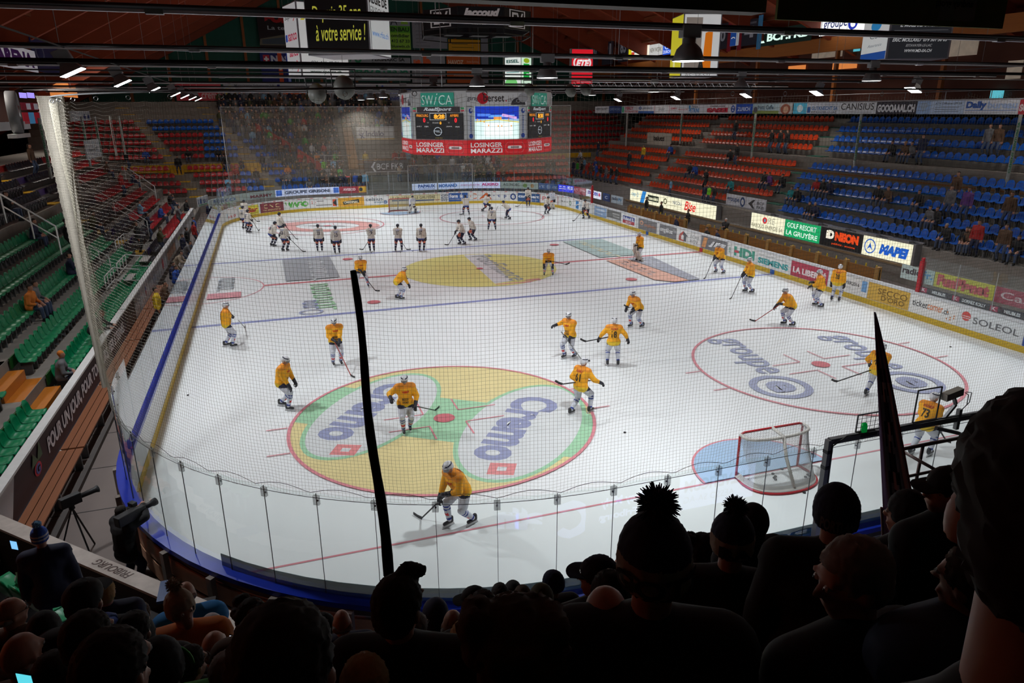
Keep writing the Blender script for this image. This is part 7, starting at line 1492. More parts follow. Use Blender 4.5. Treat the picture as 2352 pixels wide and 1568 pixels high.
SP = [('L', 60, 670, 'sit', 'orange', 'person in orange and navy jacket bent over, sitting in the lower green seats', {}), ('L', 70, 655, 'sit', 'grey', 'person in grey hoodie sitting behind the one in orange', {}), ('L', 157, 597, 'sitfold', 'navy', 'person in dark navy coat sitting alone by the green seats', {}), ('L', 70, 512, 'sit', 'navy', 'person in patterned dark jersey sitting in the upper green seats', {}), ('L', 12, 455, 'sitfold', 'black', 'person in black reclining at the left edge of the green seats', {}), ('L', 134, 508, 'standfold', 'black', 'person in black standing at the green seats by the net bundle, left one', {'trou': 'black'}), ('L', 158, 516, 'turn', 'black', 'person in black standing at the green seats by the net bundle, right one', {'trou': 'black'}),
      ('L', 135, 845, 'sit', 'grey', 'person with red hair and striped top sitting with a phone beside the orange steps', {'hair': 'orange'}), ('L', 205, 800, 'lean', 'black', 'bald person in black leaning over the banner rail', {'hair': 'brown', 'trou': 'black'}), ('L', 55, 335, 'stand', 'brown', 'person in brown coat standing by the railing at the far left', {}), ('L', 110, 340, 'stand', 'navy', 'person in navy standing behind the pale post at left', {}), ('L', 205, 480, 'sit', 'olive', 'person in olive sitting near the yellow steps', {}),
      ('L', 318, 463, 'sitfold', 'ltblue', 'person in a blue and white jersey with cap, sitting among the red seats', {}), ('L', 365, 480, 'sit', 'blue', 'person in bright blue top among the red seats', {}), ('L', 298, 503, 'stand', 'black', 'bald person in black standing beside the white handrail', {'hair': 'brown', 'trou': 'black'}), ('L', 328, 515, 'clap', 'navy', 'person in navy standing at the walkway rail', {}), ('L', 377, 428, 'standfold', 'black', 'grey haired person in black standing on the red stair', {'hair': 'greyhair'}), ('L', 392, 455, 'sit', 'navy', 'person in dark jacket below the red stair', {}), ('L', 425, 470, 'sit', 'black', 'person in black sitting near the white corner hoarding', {}), ('L', 265, 395, 'stand', 'red', 'person in red coat standing below the far left seats', {}), ('L', 282, 360, 'stand', 'black', 'person in black at the corner stairs', {}), ('L', 300, 390, 'sit', 'navy', 'person in navy at the corner stairs', {}), ('L', 240, 378, 'sit', 'brown', 'person in brown beside the corner stairs', {}), ('L', 350, 505, 'clap', 'olive', 'person in olive behind the rail by the walkway', {}), ('L', 402, 500, 'clap', 'grey', 'person in grey behind the rail by the walkway', {}),
      ('F', 407, 357, 'stand', 'black', 'person standing in black before the yellow barrier', {'trou': 'navy'}), ('F', 432, 345, 'sit', 'black', 'person with backpack sitting above the yellow barrier', {}), ('F', 333, 345, 'sit', 'blue', 'person in blue with red cap sitting in the red seats', {'hair': 'red'}), ('F', 520, 362, 'stand', 'black', 'person in black at the left of the far blue seats', {}), ('F', 552, 357, 'sitfold', 'black', 'person in black next to the left yellow stair', {}), ('F', 602, 358, 'stand', 'black', 'person in black coat standing at the right of the yellow stair', {}), ('F', 616, 362, 'stand', 'grey', 'person with pale blue hat standing at the right of the yellow stair', {'hair': 'ltblue'}), ('F', 652, 360, 'sit', 'black', 'person in black sitting in the far blue seats', {}), ('F', 588, 393, 'stand', 'black', 'person in black walking down the yellow stair', {}), ('F', 660, 380, 'sit', 'orange', 'person in an orange and black jersey in the far blue seats', {}), ('F', 648, 390, 'sit', 'navy', 'person in navy in the far blue seats', {}), ('F', 662, 396, 'sit', 'grey', 'person in grey in the far blue seats', {}), ('F', 710, 408, 'sit', 'grey', 'person with white shirt in the lowest far blue row', {}), ('F', 499, 337, 'sit', 'black', 'left person of a pair high in the far blue seats', {}), ('F', 516, 340, 'sit', 'brown', 'right person of a pair high in the far blue seats', {}), ('F', 515, 372, 'sitfold', 'brown', 'person in brown lower in the red seats behind the net', {}), ('F', 540, 383, 'sit', 'red', 'person in dark red behind the net', {}), ('F', 523, 415, 'clap', 'ltblue', 'person in pale blue at the left end of the far glass', {}),
      ('F', 743, 362, 'stand', 'lime', 'steward in a lime green jacket standing at the foot of the crowd', {}), ('F', 727, 357, 'stand', 'orange', 'person in an ochre jacket beside the steward in lime', {}), ('F', 838, 354, 'stand', 'yellow', 'person in a yellow jacket and white cap by the tunnel', {'hair': 'white'}), ('F', 906, 356, 'stand', 'red', 'person in a red jacket left of the scoreboard skirt', {}), ('F', 924, 355, 'stand', 'red', 'second person in a red jacket touching the scoreboard skirt', {}), ('F', 866, 358, 'stand', 'beige', 'person in beige at the tunnel mouth', {}),
      ('F', 1119, 352, 'stand', 'white', 'person in a white top above the far orange seats', {}), ('F', 1256, 366, 'stand', 'black', 'left person of two standing in the far orange seats', {}), ('F', 1269, 365, 'stand', 'black', 'right person of two standing in the far orange seats', {}),
      ('R', 1335, 352, 'sit', 'white', 'person in white at the top of the far right stair', {}), ('R', 1345, 356, 'sit', 'ltblue', 'person in pale blue at the top of the far right stair', {}), ('R', 1370, 368, 'sit', 'blue', 'person in blue low in the far right orange seats', {}), ('R', 1380, 320, 'stand', 'navy', 'person in navy standing in the upper right corner', {}), ('R', 1452, 357, 'stand', 'black', 'person in black standing left of the orange rows', {}), ('R', 1484, 340, 'stand', 'yellow', 'person in yellow standing beside the small cream board', {}), ('R', 1543, 330, 'sit', 'blue', 'person in blue sitting right of the small cream board', {}), ('R', 1600, 374, 'sit', 'blue', 'person with blue jacket in the middle of the orange rows', {}), ('R', 1588, 380, 'sit', 'black', 'person in black left of the blue jacket in the orange rows', {}), ('R', 1630, 388, 'standfold', 'black', 'person in black standing among the orange rows', {'trou': 'black'}), ('R', 1680, 352, 'sit', 'black', 'person in black sitting below the second post', {}), ('R', 1700, 342, 'stand', 'black', 'person standing below the second post with a white item', {}), ('R', 1697, 288, 'stand', 'black', 'person standing high in the orange rows', {}), ('R', 1780, 312, 'standfold', 'black', 'left one of three people standing high between orange and blue', {}), ('R', 1800, 310, 'stand', 'black', 'middle one of three people standing high between orange and blue', {}), ('R', 1816, 312, 'stand', 'black', 'right one of three people standing high between orange and blue', {}), ('R', 1682, 412, 'sit', 'teal', 'person in dark teal at the end of an orange row', {}), ('R', 1760, 400, 'sit', 'black', 'person in black beside the pale camera platform', {}), ('R', 1772, 398, 'sit', 'purple', 'person in purple beside the pale camera platform', {}),
      ('R', 1636, 436, 'stand', 'lime', 'child in a lime green hood behind the cream light box', {'sc': .75}), ('R', 1625, 442, 'stand', 'navy', 'child in navy behind the cream light box', {'sc': .75}), ('R', 1547, 432, 'stand', 'ltblue', 'child in pale blue behind the cream light box', {'sc': .75}), ('R', 1648, 445, 'stand', 'black', 'child in black behind the cream light box', {'sc': .75}), ('R', 1800, 415, 'sit', 'black', 'person in black beside the teal one', {}), ('R', 1822, 430, 'sit', 'teal', 'person in teal sitting at the blue seats', {}), ('R', 1836, 430, 'sit', 'black', 'person in black right of the one in teal', {}), ('R', 1880, 410, 'sit', 'red', 'person in a red scarf sitting in the blue seats', {}), ('R', 1897, 410, 'sit', 'black', 'bald person in black sitting in the blue seats', {'hair': 'brown'}), ('R', 1911, 413, 'sit', 'navy', 'person in navy right of the bald one', {}), ('R', 1865, 465, 'sit', 'black', 'left of a pair in the lowest blue rows', {}), ('R', 1876, 467, 'sit', 'navy', 'right of a pair in the lowest blue rows', {'hair': 'greyhair'}), ('R', 2022, 428, 'sit', 'black', 'left person of a pair in mid blue seats, in black', {}), ('R', 2047, 428, 'sit', 'brown', 'right person of a pair in mid blue seats, in brown', {}), ('R', 2056, 320, 'sit', 'black', 'reader in black on the landing of the blue seats', {}), ('R', 2085, 328, 'sit', 'brown', 'person with a brown coat on the landing of the blue seats', {'hair': 'blonde'}), ('R', 2100, 333, 'sit', 'grey', 'person in a checked jacket on the landing of the blue seats', {}), ('R', 2128, 322, 'stand', 'navy', 'person standing on the landing of the blue seats', {}), ('R', 2114, 455, 'sit', 'black', 'person with a white and red scarf alone in the blue seats', {}), ('R', 2143, 475, 'sit', 'grey', 'left reader of a pair with white sheets in the blue seats', {}), ('R', 2160, 478, 'sit', 'black', 'right reader of a pair with white sheets in the blue seats', {}), ('R', 2208, 412, 'stand', 'brown', 'person in a dark brown coat standing in the blue seats', {}), ('R', 2196, 432, 'stand', 'grey', 'person in grey bending beside the dark brown coat', {}), ('R', 2236, 435, 'stand', 'purple', 'person in a plum coat in the blue seats', {}), ('R', 2225, 530, 'sit', 'black', 'person with a white and red scarf left of the red jacket', {}), ('R', 2252, 548, 'stand', 'red', 'person in a bright red jacket in the blue seats', {'trou': 'navy'}), ('R', 2286, 280, 'stand', 'grey', 'person standing high near the right post', {}), ('R', 2306, 290, 'stand', 'brown', 'person in a brown jacket high near the right post', {}), ('R', 2335, 445, 'stand', 'brown', 'person in brown at the right edge of the blue seats', {}), ('R', 2166, 595, 'sit', 'black', 'grey haired person sitting behind the pale radio board', {'hair': 'greyhair'}), ('R', 2215, 615, 'sit', 'brown', 'person in brown sitting behind the yellow green board', {}), ('R', 2312, 570, 'stand', 'brown', 'person in brown bending at the right edge', {}), ('R', 2333, 600, 'sit', 'black', 'person in black at the right edge above the crimson board', {})]
CORNER = ['leftmost', 'second', 'third', 'fourth', 'fifth', 'sixth', 'seventh', 'eighth', 'ninth', 'rightmost']
for i, (px, py) in enumerate(((1322, 428), (1331, 421), (1341, 430), (1352, 424), (1362, 433), (1374, 427), (1385, 436), (1397, 430), (1408, 441), (1421, 436))):
    c_ = ('navy', 'green', 'black', 'red', 'brown', 'blue', 'black', 'grey', 'black', 'black')[i]; SP.append(('R', px, py, ('stand', 'turn', 'standfold')[i % 3], c_, '%s of ten people in the far right corner, in %s' % (CORNER[i], c_), {'sc': .95}))
for side, px, py, pose, jac, lab, kw in SP: seat_person(side, px, py, pose, jac, lab, **kw)
def floor_person(px, py, pose, jac, lab, rz, z=0, hgt=1.66, dist=None, **k):
    """py = head row"""
    a = at(px, py, z=z+hgt); figure((a.x, a.y, z), rz, pose, jac, lab=lab, **k)
for px, py, pose, jac, lab in ((1486, 455, 'stand', 'black', 'bald coach in a dark jacket behind the right boards'), (1520, 466, 'stand', 'black', 'man in a dark cap standing before the cream light box'), (1582, 484, 'standfold', 'black', 'man in a suit standing at the end of the cream light box'), (1557, 500, 'sit', 'navy', 'player sitting on the far bench'), (1628, 525, 'sit', 'black', 'seated figure in the dark gap between the light boxes, left'), (1652, 530, 'sit', 'navy', 'seated figure in the dark gap between the light boxes, middle'), (1668, 505, 'standfold', 'black', 'person with a white cap in the dark gap between the light boxes')):
    floor_person(px, py, pose, jac, lab, RF+R.uniform(-.4, .4), hgt=1.66 if pose not in SEATED else 1.23, **({'hair': 'white'} if 'white cap' in lab else {}))
figure((-16.3, -6.6, 0), LF, 'stand', 'yellow', trou='black', lab='person in a bright yellow jacket seen from behind in the left walkway')
for i, (y, jac, pose) in enumerate(((-3.2, 'brown', 'sit'), (.5, 'blue', 'sit'), (1.6, 'navy', 'sit'), (3.2, 'beige', 'lean'), (6.5, 'grey', 'lean'), (8.2, 'navy', 'stand'), (11, 'black', 'stand'), (13.5, 'red', 'stand'), (16, 'blue', 'stand'))):
    figure((-16.5+.15*math.sin(i*2), y, 0 if pose not in SEATED else -.02), LF+R.uniform(-.4, .4), pose, jac, lab='%s person in %s along the left walkway benches, counted from the camera' % (ORD[i], jac), grp='walkway people')
figure((at(478, 462, z=1.9).x, at(478, 462, z=1.9).y, 0), 2.4, 'stand', 'navy', hair='ltblue', lab='person with a large pale blue pompom hat at the far left corner of the boards')
# standing crowd behind the far goal, individuals first, the rest as one mass
cols = ['black']*12+['navy']*6+['brown']*4+['grey']*3+['olive']*2+['red', 'blue', 'white', 'green', 'ltblue', 'beige']
crowd = []
rc = random.Random(11)
for k in range(1, 13):
    xl_, xr = (-6.3-.95*k, -3.7) if k < 7 else (-6.3-.95*k, 2.5) if k < 9 else (-15, 3)
    x = xl_
    while x < xr:
        if not (-3.9 < x < -3.0): crowd.append((x+rc.uniform(-.12, .12), k))
        x += .50 if k > 4 else .58
for k in range(0, 6):
    x = 8.2
    while x < 12.6: crowd.append((x+rc.uniform(-.1, .1), k)); x += .52
for k in (1, 2, 3):
    for x in (1.8, 2.9, 3.3, 4.6, 5.4, 6.1, 7.2): crowd.append((x+rc.uniform(-.3, .3), k))
for px in [r for r in range(1010, 1340, 13)]: s = at(px, 418, y=32.2); crowd.append((s.x, -1))
for px in range(740, 850, 11): s = at(px, 410, y=33); crowd.append((s.x, 0))
crowd = [c for c in crowd if inview((c[0], FY(max(c[1], 0)), 3), 0)]
crowd.sort(key=lambda c: c[1]); N_IND = 120
massv = MB(); MASSC = []
place = {-1: 'at the far glass', 0: 'in the lowest row', 1: 'in the second row'}
for i, (x, k) in enumerate(crowd):
    y = FY(k)-.15 if k >= 0 else 32.2; z = FZ(k) if k >= 0 else 0.55; col = rc.choice(cols) if k >= 0 else rc.choice(['red', 'pink', 'teal', 'green', 'white', 'blue', 'black', 'yellow', 'ltblue'])
    pose = rc.choice(('stand', 'standfold', 'clap', 'turn')); hair = rc.choice(('darkhair', 'brownhair', 'blonde', 'darkhair', 'greyhair', 'black', 'white')); sc = rc.uniform(.92, 1.03) if k >= 0 else rc.uniform(.65, .9)
    if i < N_IND: figure((x, y, z), math.pi+rc.uniform(-.4, .4), pose, col, hair=hair, sc=sc, lab='small fan in %s %s, %.1f metres %s of the far goal' % (col, place.get(k, 'in crowd row %d' % (k+1)), abs(x), 'left' if x < 0 else 'right'), grp='far crowd')
    else: MASSC.append((x, y, z, col, hair, sc, rc.uniform(-.4, .4)))
SL = {}
def mini(b, x, y, z, col, hair, sc, rz):     # compact standing figure for the mass of the crowd
    c, s = math.cos(rz), math.sin(rz)
    b.use(cm('jeans')).box((x-.14, y-.09, z), (x-.02, y+.09, z+.85)).box((x+.02, y-.09, z), (x+.14, y+.09, z+.85))
    b.use(cm(col)).ell((x, y, z+1.12*sc), (.24, .16, .36), seg=8, rings=6); b.ell((x-.25, y-.04, z+1.05*sc), (.07, .09, .28), seg=6, rings=5); b.ell((x+.25, y-.04, z+1.05*sc), (.07, .09, .28), seg=6, rings=5)
    b.use(SKIN).ell((x, y-.02, z+1.58*sc), (.085, .10, .12), seg=8, rings=6); b.use(cm(hair)).ell((x, y+.015, z+1.62*sc), (.095, .10, .11), seg=8, rings=6)
for c in MASSC: mini(massv, *c)
o = massv.build('crowd', smooth=True); tag(o, 'dense mass of standing fans filling the upper far stand behind the goal', 'crowd', 'distant crowd', 'stuff')
print('crowd', len(crowd), 'seats', len(all_seats), len(vis), time.time()-T0)
b = MB(); rg_ = [MB() for _ in range(1)]
for i, (px0, px1, py, h, l) in enumerate(((722, 748, 356, 1.1, 'steel crush barrier beside the steward in lime'), (745, 805, 357, 1.4, 'steel crush barrier at the foot of the crowd'), (806, 860, 366, 1.1, 'steel railing in front of the tunnel'), (905, 950, 362, 1.1, 'steel railing left below the scoreboard'))):
    A = at(px0, py, y=34.6); Bq = at(px1, py, y=34.6); railing([A, Bq], l, [(A, A.z-h), (Bq, Bq.z-h)], h=.5, m=STEEL, r=.035)
# ---------------------------------------------------------------- the foreground fans, full figures seen from behind
def fan(px, py, wpx, hair, jac, lab, hat=None, look=0, nod=0, tilt=0, extra=None, skin=SKIN, hw=.165, pose=None, turn=None, wide=1.0, lean=4, lift=0):
    if turn is None: turn = max(-10, 18.8+math.degrees(math.atan((px-1176)/FPX)))*.75 if look == 0 else 0
    """px,py: centre of the head; wpx: its width in the photograph, which gives the distance"""
    d = FPX*hw/wpx; c = at(px, py, d=d); head_h = 1.66; fz_ = nearz(c.y) if c.y < -33.2 else max(0, c.z-head_h)
    sc = min(1.12, max(.8, (c.z-fz_)/head_h)) if c.y < -33.2 else 1.0
    z0 = c.z-head_h*sc
    J = skeleton(lean=lean, skate=0, look=look, nod=nod, **(dict(hands=pose) if pose else {}))
    J['head'].z += lift; hz = J['head']+V((0, 0, .03)); rz = 0.0-math.radians(turn)
    off = Matrix.Rotation(rz, 3, 'Z') @ V((hz.x, hz.y, 0))*sc
    root = empty('person', (c.x-off.x, c.y-off.y, c.z-hz.z*sc), lab, 'person', None, rz=rz); root.scale = (sc,)*3
    P, rot, q = P_head(J)
    voxel(P+P_torso(J, -.01)+P_arm(J, 'L')+P_arm(J, 'R')+P_leg(J, 'L')+P_leg(J, 'R')+P_foot(J, 'L')+P_foot(J, 'R')+P_hand(J, 'L')+P_hand(J, 'R'), .014 if wpx > 60 else .02, 'body', skin, root, sm_it=1)
    # eyes
    b = MB(); b.use(mat('eye_white', (.6, .6, .58), .3))
    for s in (-1, 1): b.ell(q(s*.031, .088, .028), .012, seg=8, rings=6)
    b.use(mat('iris', (.03, .02, .015), .3))
    for s in (-1, 1): b.ell(q(s*.031, .0985, .028), .0045, seg=6, rings=5)
    b.build('eyes', parent=root)
    k = .045*wide
    jk = P_torso(J, k, 1.0)+P_arm(J, 'L', k*.75)+P_arm(J, 'R', k*.75)+[('c', J['pel']+V((-.09, 0, -.12)), J['pel']+V((.09, 0, -.12)), .16, .16), ('c', J['shL'], J['shR'], .10*wide, .10*wide), ('c', J['neck']-V((0, 0, .03)), J['neck']+V((0, -.01, .02)), .085, .08)]
    voxel(jk, .026, 'jacket', cm(jac), root)
    voxel(P_leg(J, 'L', .015)+P_leg(J, 'R', .015)+[('c', J['pel']+V((-.07, 0, -.03)), J['pel']+V((.07, 0, -.03)), .12, .12)], .03, 'trousers', cm('navy'), root)
    for n in 'LR': voxel(P_foot(J, n, .012), .02, 'shoe', cm('black'), root)
    if hair and hat not in ('hood', 'beanie', 'pompom', 'bobble'):
        if hair == 'bald': voxel([('c', q(-.07, -.03, -.01), q(-.07, -.06, -.01), .022, .024), ('c', q(.07, -.03, -.01), q(.07, -.06, -.01), .022, .024), ('c', q(-.05, -.08, -.02), q(.05, -.08, -.02), .024, .024)], .012, 'hair', cm('greyhair'), root)
        else:
            H_ = [('e', q(0, -.018, .055), (.092, .108, .098), rot), ('e', q(0, -.045, .0), (.085, .075, .08), rot)]
            if extra == 'long': H_ += [('c', q(-.05, -.05, -.02), q(-.07, -.06, -.25), .06, .045), ('c', q(.05, -.05, -.02), q(.07, -.06, -.25), .06, .045), ('c', q(0, -.07, 0), q(0, -.09, -.28), .07, .05)]
            if extra == 'bun': H_ += [('e', q(0, -.12, .07), (.05, .05, .05), rot)]
            if extra == 'tail': H_ += [('c', q(0, -.11, .05), q(.01, -.16, -.12), .035, .02)]
            if extra == 'tuft': H_ += [('c', q(0, .06, .13), q(.03, .1, .12), .04, .025)]
            if extra == 'curly': H_ += [('e', q(.085*math.cos(i*2.4), -.03+.07*math.sin(i*2.4), .03+.11*((i % 5)/5)), (.04, .04, .04), rot) for i in range(14)]
            ho = voxel(H_, .011, 'hair', cm(hair), root, sm_it=1)
            bm_ = bmesh.new(); bm_.from_mesh(ho.data); rr_ = random.Random(3)
            for v in bm_.verts: v.co += v.normal*rr_.uniform(-.003, .005)
            inv = rot.inverted(); dl = [f for f in bm_.faces if (lambda l: l.y > .062 and l.z < .085)(inv @ (f.calc_center_median()-J['head']))]
            bmesh.ops.delete(bm_, geom=dl, context='FACES'); bm_.to_mesh(ho.data); bm_.free()
    if hat in ('beanie', 'pompom', 'bobble'):
        c1 = hair if hair in CL else 'navy'
        ht = voxel([('e', q(0, -.018, .06), (.103, .118, .125), rot), ('e', q(0, -.025, .02), (.101, .112, .07), rot)], .011, 'hat', [cm(c1), cm('beige'), cm('white')], root)
        inv = rot.inverted(); bm_ = bmesh.new(); bm_.from_mesh(ht.data); rr_ = random.Random(5)
        for f in bm_.faces:
            l = inv @ (f.calc_center_median()-J['head'])
            if hat in ('pompom',) and -.0 < l.z < .085: f.material_index = 1
            if hat == 'bobble' and (.03 < l.z < .05 or .07 < l.z < .09): f.material_index = 2
        for v in bm_.verts: v.co += v.normal*rr_.uniform(-.0015, .0025)
        dl = [f for f in bm_.faces if (lambda l: l.z < -.01 or (l.y > .06 and l.z < .045))(inv @ (f.calc_center_median()-J['head']))]
        bmesh.ops.delete(bm_, geom=dl, context='FACES'); bm_.to_mesh(ht.data); bm_.free()
        if hat in ('pompom', 'bobble'):
            b = MB(); rr_ = random.Random(9); b.ell(q(0, -.02, .215), .042, seg=10, rings=8)
            for i in range(260):
                u = V((rr_.gauss(0, 1), rr_.gauss(0, 1), rr_.gauss(0, 1))).normalized(); p0 = q(0, -.02, .215)+u*.035; b.tube([p0, p0+u*rr_.uniform(.015, .028)+V((0, 0, -.003))], [.004, .0015], 3, False)
            b.build('pompom', cm(c1 if hat == 'pompom' else 'ltblue'), ht)
        if extra in ('GOTT', 'BA', 'PORTLAND'):
            t = extra; vs, fs = glyphs(t, 2); b = MB(); R_ = .121; wa = {'GOTT': 2.6, 'BA': 1.5, 'PORTLAND': 1.7}[t]
            b.add([q(R_*math.sin((.5-u)*-wa)*.88, -R_*math.cos((.5-u)*-wa)-.02, .008+.055*v) for u, v in vs], fs); b.build('hat_lettering', cm('black') if t != 'PORTLAND' else cm('grey'), ht)
    if hat == 'cap' or hat == 'flat':
        cp = voxel([('e', q(0, -.015, .065), (.098, .118, .085 if hat == 'cap' else .07), rot)], .011, 'cap', cm(hair if hair in CL else 'black'), root)
        bm_ = bmesh.new(); bm_.from_mesh(cp.data); inv = rot.inverted(); dl = [f for f in bm_.faces if (inv @ (f.calc_center_median()-J['head'])).z < .035]
        bmesh.ops.delete(bm_, geom=dl, context='FACES'); bm_.to_mesh(cp.data); bm_.free()
        b = MB(); vs = []
        for i in range(9):
            a = math.radians(-60+15*i); vs += [q(.095*math.sin(a), .10*math.cos(a), .055), q(.085*math.sin(a), .105+.075*math.cos(a), .042)]
        b.add(vs, [(2*i, 2*i+2, 2*i+3, 2*i+1) for i in range(8)]); o = b.build('peak', cm(hair if hair in CL else 'black'), cp); sd = o.modifiers.new('s', 'SOLIDIFY'); sd.thickness = .006
    if hat == 'hood': voxel([('e', q(0, -.03, .04), (.115, .13, .135), rot), ('c', q(0, -.06, -.06), q(0, -.05, -.12), .1, .12)], .016, 'hood', cm(jac), root)
    if extra == 'glasses' or hat == 'flat':
        b = MB()
        for s in (-1, 1): b.tube([q(s*.031+.022*math.cos(a), .104, .026+.017*math.sin(a)) for a in [i*math.pi/5 for i in range(11)]], .0022, 4, False); b.tube([q(s*.053, .103, .03), q(s*.08, .0, .03)], .002, 4)
        b.tube([q(-.009, .105, .03), q(.009, .105, .03)], .002, 4); b.build('glasses', BLACKM, root)
    if extra == 'scarf':
        b = MB(); pts = [J['neck']+V((.11*math.cos(a), .10*math.sin(a)-.01, .03-.03*math.sin(a))) for a in [i*math.pi/6 for i in range(13)]]
        b.tube(pts, .035, 8); b.build('scarf', cm('blue'), root, True)
    return root
FANS = [ # px, py, width, hair, jacket, label, kw
 (918, 1385, 118, 'darkhair', 'black', 'dark silhouette of a man with quiffed hair under the black flag', dict(look=25, extra='tuft', turn=20)),
 (1482, 1440+20-150+0, 158, 'navy', 'black', 'silhouette with a large woollen pompom hat in front of the near goal line', dict(hat='pompom', hw=.2, extra='GOTT')),
 (1392, 1415, 128, 'bald', 'black', 'bald head lit along its rim, left of the large pompom hat', dict(look=0)),
 (1178, 1480, 188, 'brownhair', 'black', 'broad dark head of shaggy brown hair at the bottom centre', dict(extra='curly', hw=.19)),
 (655, 1520, 205, 'darkhair', 'black', 'large dark head at the bottom left of centre', dict(hw=.18, look=20)),
 (838, 1568, 130, 'blonde', 'black', 'blond crown just rising over the bottom edge', dict(hw=.17)),
 (1960, 1320, 150, 'greyhair', 'black', 'grey haired man in profile looking left at lower right', dict(look=-75, hw=.19, nod=10)),
 (1918, 1178, 112, 'navy', 'black', 'person in a dark knitted hat with faint arched lettering', dict(hat='beanie', hw=.19, extra='PORTLAND')),
 (1680, 1240, 100, 'navy', 'black', 'person in a smaller pompom hat with a pale lettered band', dict(hat='pompom', extra='BA', hw=.2)),
 (1730, 1195, 78, 'black', 'black', 'person with glasses and hood looking right beside the smaller pompom hat', dict(look=45, extra='glasses', hat='hood', hw=.19)),
 (1612, 1262, 62, 'darkhair', 'black', 'spiky dark hair between the two pompom hats', dict(extra='curly')),
 (1372, 1320, 82, 'navy', 'black', 'man in a flat cap and glasses looking left', dict(hat='flat', look=-55, hw=.2)),
 (1400, 1362, 100, 'darkhair', 'black', 'dark cropped head between the flat cap and the bald head', dict()),
 (1268, 1340, 55, 'navy', 'black', 'person in a tall dark knitted hat looking left', dict(hat='beanie', look=-40, hw=.19)),
 (1243, 1378, 68, 'olive', 'black', 'person in a speckled olive knitted hat', dict(hat='beanie', hw=.19)),
 (1432, 1292, 34, 'darkhair', 'black', 'small man in profile at the foot of the near glass', dict(look=-80)),
 (1085, 1375, 52, 'black', 'black', 'person wearing a black baseball cap facing left', dict(hat='cap', look=-85)),
 (1110, 1395, 76, 'darkhair', 'black', 'round dark head right of the black cap', dict()),
 (1148, 1362, 36, 'darkhair', 'black', 'small dark head in the row of distant heads, left', dict()),
 (1178, 1360, 34, 'black', 'black', 'small dark head in the row of distant heads, middle', dict(hat='beanie')),
 (1200, 1368, 40, 'brownhair', 'black', 'small dark head in the row of distant heads, right', dict()),
 (1040, 1430, 62, 'bald', 'red', 'bald ruddy head with an ear stud, left of the black cap', dict(look=20)),
 (955, 1440, 66, 'greyhair', 'black', 'white haired man with glasses partly behind the quiffed silhouette', dict(look=40, extra='glasses')),
 (1068, 1468, 82, 'blonde', 'beige', 'woman with a blond ponytail and pale jacket', dict(extra='tail')),
 (1000, 1405, 48, 'black', 'navy', 'dark hooded head behind the quiffed silhouette', dict(hat='hood')),
 (580, 1410, 58, 'darkhair', 'brown', 'dark haired man in profile at the end of the pale ledge', dict(look=55, extra='curly')),
 (598, 1455, 60, 'greyhair', 'brown', 'grey brown head below the dark haired man in profile', dict(look=10)),
 (785, 1425, 52, 'bald', 'navy', 'ruddy bald head above the large dark head', dict()),
 (735, 1437, 48, 'black', 'black', 'person in a black baseball cap facing left above the large dark head', dict(hat='cap', look=-85)),
 (428, 1362, 44, 'bald', 'azure', 'bald man in a bright blue jacket leaning at the pale ledge', dict(nod=35, wide=1.5, hw=.18)),
 (418, 1400, 58, 'beige', 'orange', 'woman in glasses and a pale lettered bobble hat looking up', dict(hat='pompom', look=150, nod=-15, extra='BA', turn=0, hw=.2)),
 (488, 1443, 50, 'white', 'grey', 'person in a plain white knitted hat', dict(hat='beanie', hw=.19)),
 (492, 1483, 54, 'bald', 'black', 'bald orange lit head below the white hat', dict(look=20)),
 (240, 1355, 42, 'blonde', 'navy', 'pale blond head beside the big black hat', dict(hw=.17)),
 (196, 1375, 62, 'black', 'black', 'man in a black hat with a blue and white scarf', dict(hat='cap', extra='scarf', look=20)),
 (25, 1402, 46, 'bald', 'brown', 'bald red lit man with glasses at the left edge', dict(look=60, extra='glasses')),
 (50, 1500, 70, 'bald', 'brown', 'large bald red lit head at the lower left edge', dict(look=30)),
 (205, 1460, 82, 'darkhair', 'black', 'dark haired head in the middle of the lower left crowd', dict(look=30)),
 (325, 1405, 34, 'brownhair', 'brown', 'small brown head behind the woman looking up', dict()),
 (310, 1445, 62, 'darkhair', 'black', 'dark head left of the woman looking up', dict(look=20)),
 (262, 1450, 46, 'brownhair', 'brown', 'brown head in the lower left crowd', dict()),
 (370, 1530, 95, 'black', 'green', 'person in a black hat with a bright green headphone band', dict(hat='beanie', hw=.19)),
 (438, 1520, 72, 'darkhair', 'black', 'dark haired person with glasses looking right at the bottom left', dict(look=45, extra='glasses')),
 (105, 1450, 60, 'black', 'black', 'person with a black hat with red trim at the lower left', dict(hat='beanie')),
 (265, 1530, 120, 'darkhair', 'black', 'large dark head at the bottom left', dict(look=35)),
 (125, 1545, 80, 'darkhair', 'black', 'dark head in the bottom left corner', dict()),
 (525, 1545, 80, 'greyhair', 'grey', 'fur trimmed head at the bottom left', dict()),
 (92, 1232, 36, 'blue', 'navy', 'fan in a blue and white bobble hat leaning on the corner wall', dict(hat='bobble', hw=.2)),
 (2080, 1178, 72, 'black', 'black', 'person in a black hat with a red band right of the purple flag', dict(hat='beanie', look=-30)),
 (2140, 1195, 72, 'brownhair', 'black', 'person with short brown hair near the right edge', dict(look=-30)),
 (2175, 1120, 88, 'black', 'black', 'person in a dark peaked cap near the right edge', dict(hat='cap', look=-70)),
]
for f in FANS:
    px, py, wpx, hair, jac, lab, kw = f
    if lab.startswith('silhouette with a large'): px, py, wpx = 1500, 1290, 165
    fan(px, py, wpx, hair, jac, lab, **kw)
print('fans', time.time()-T0)
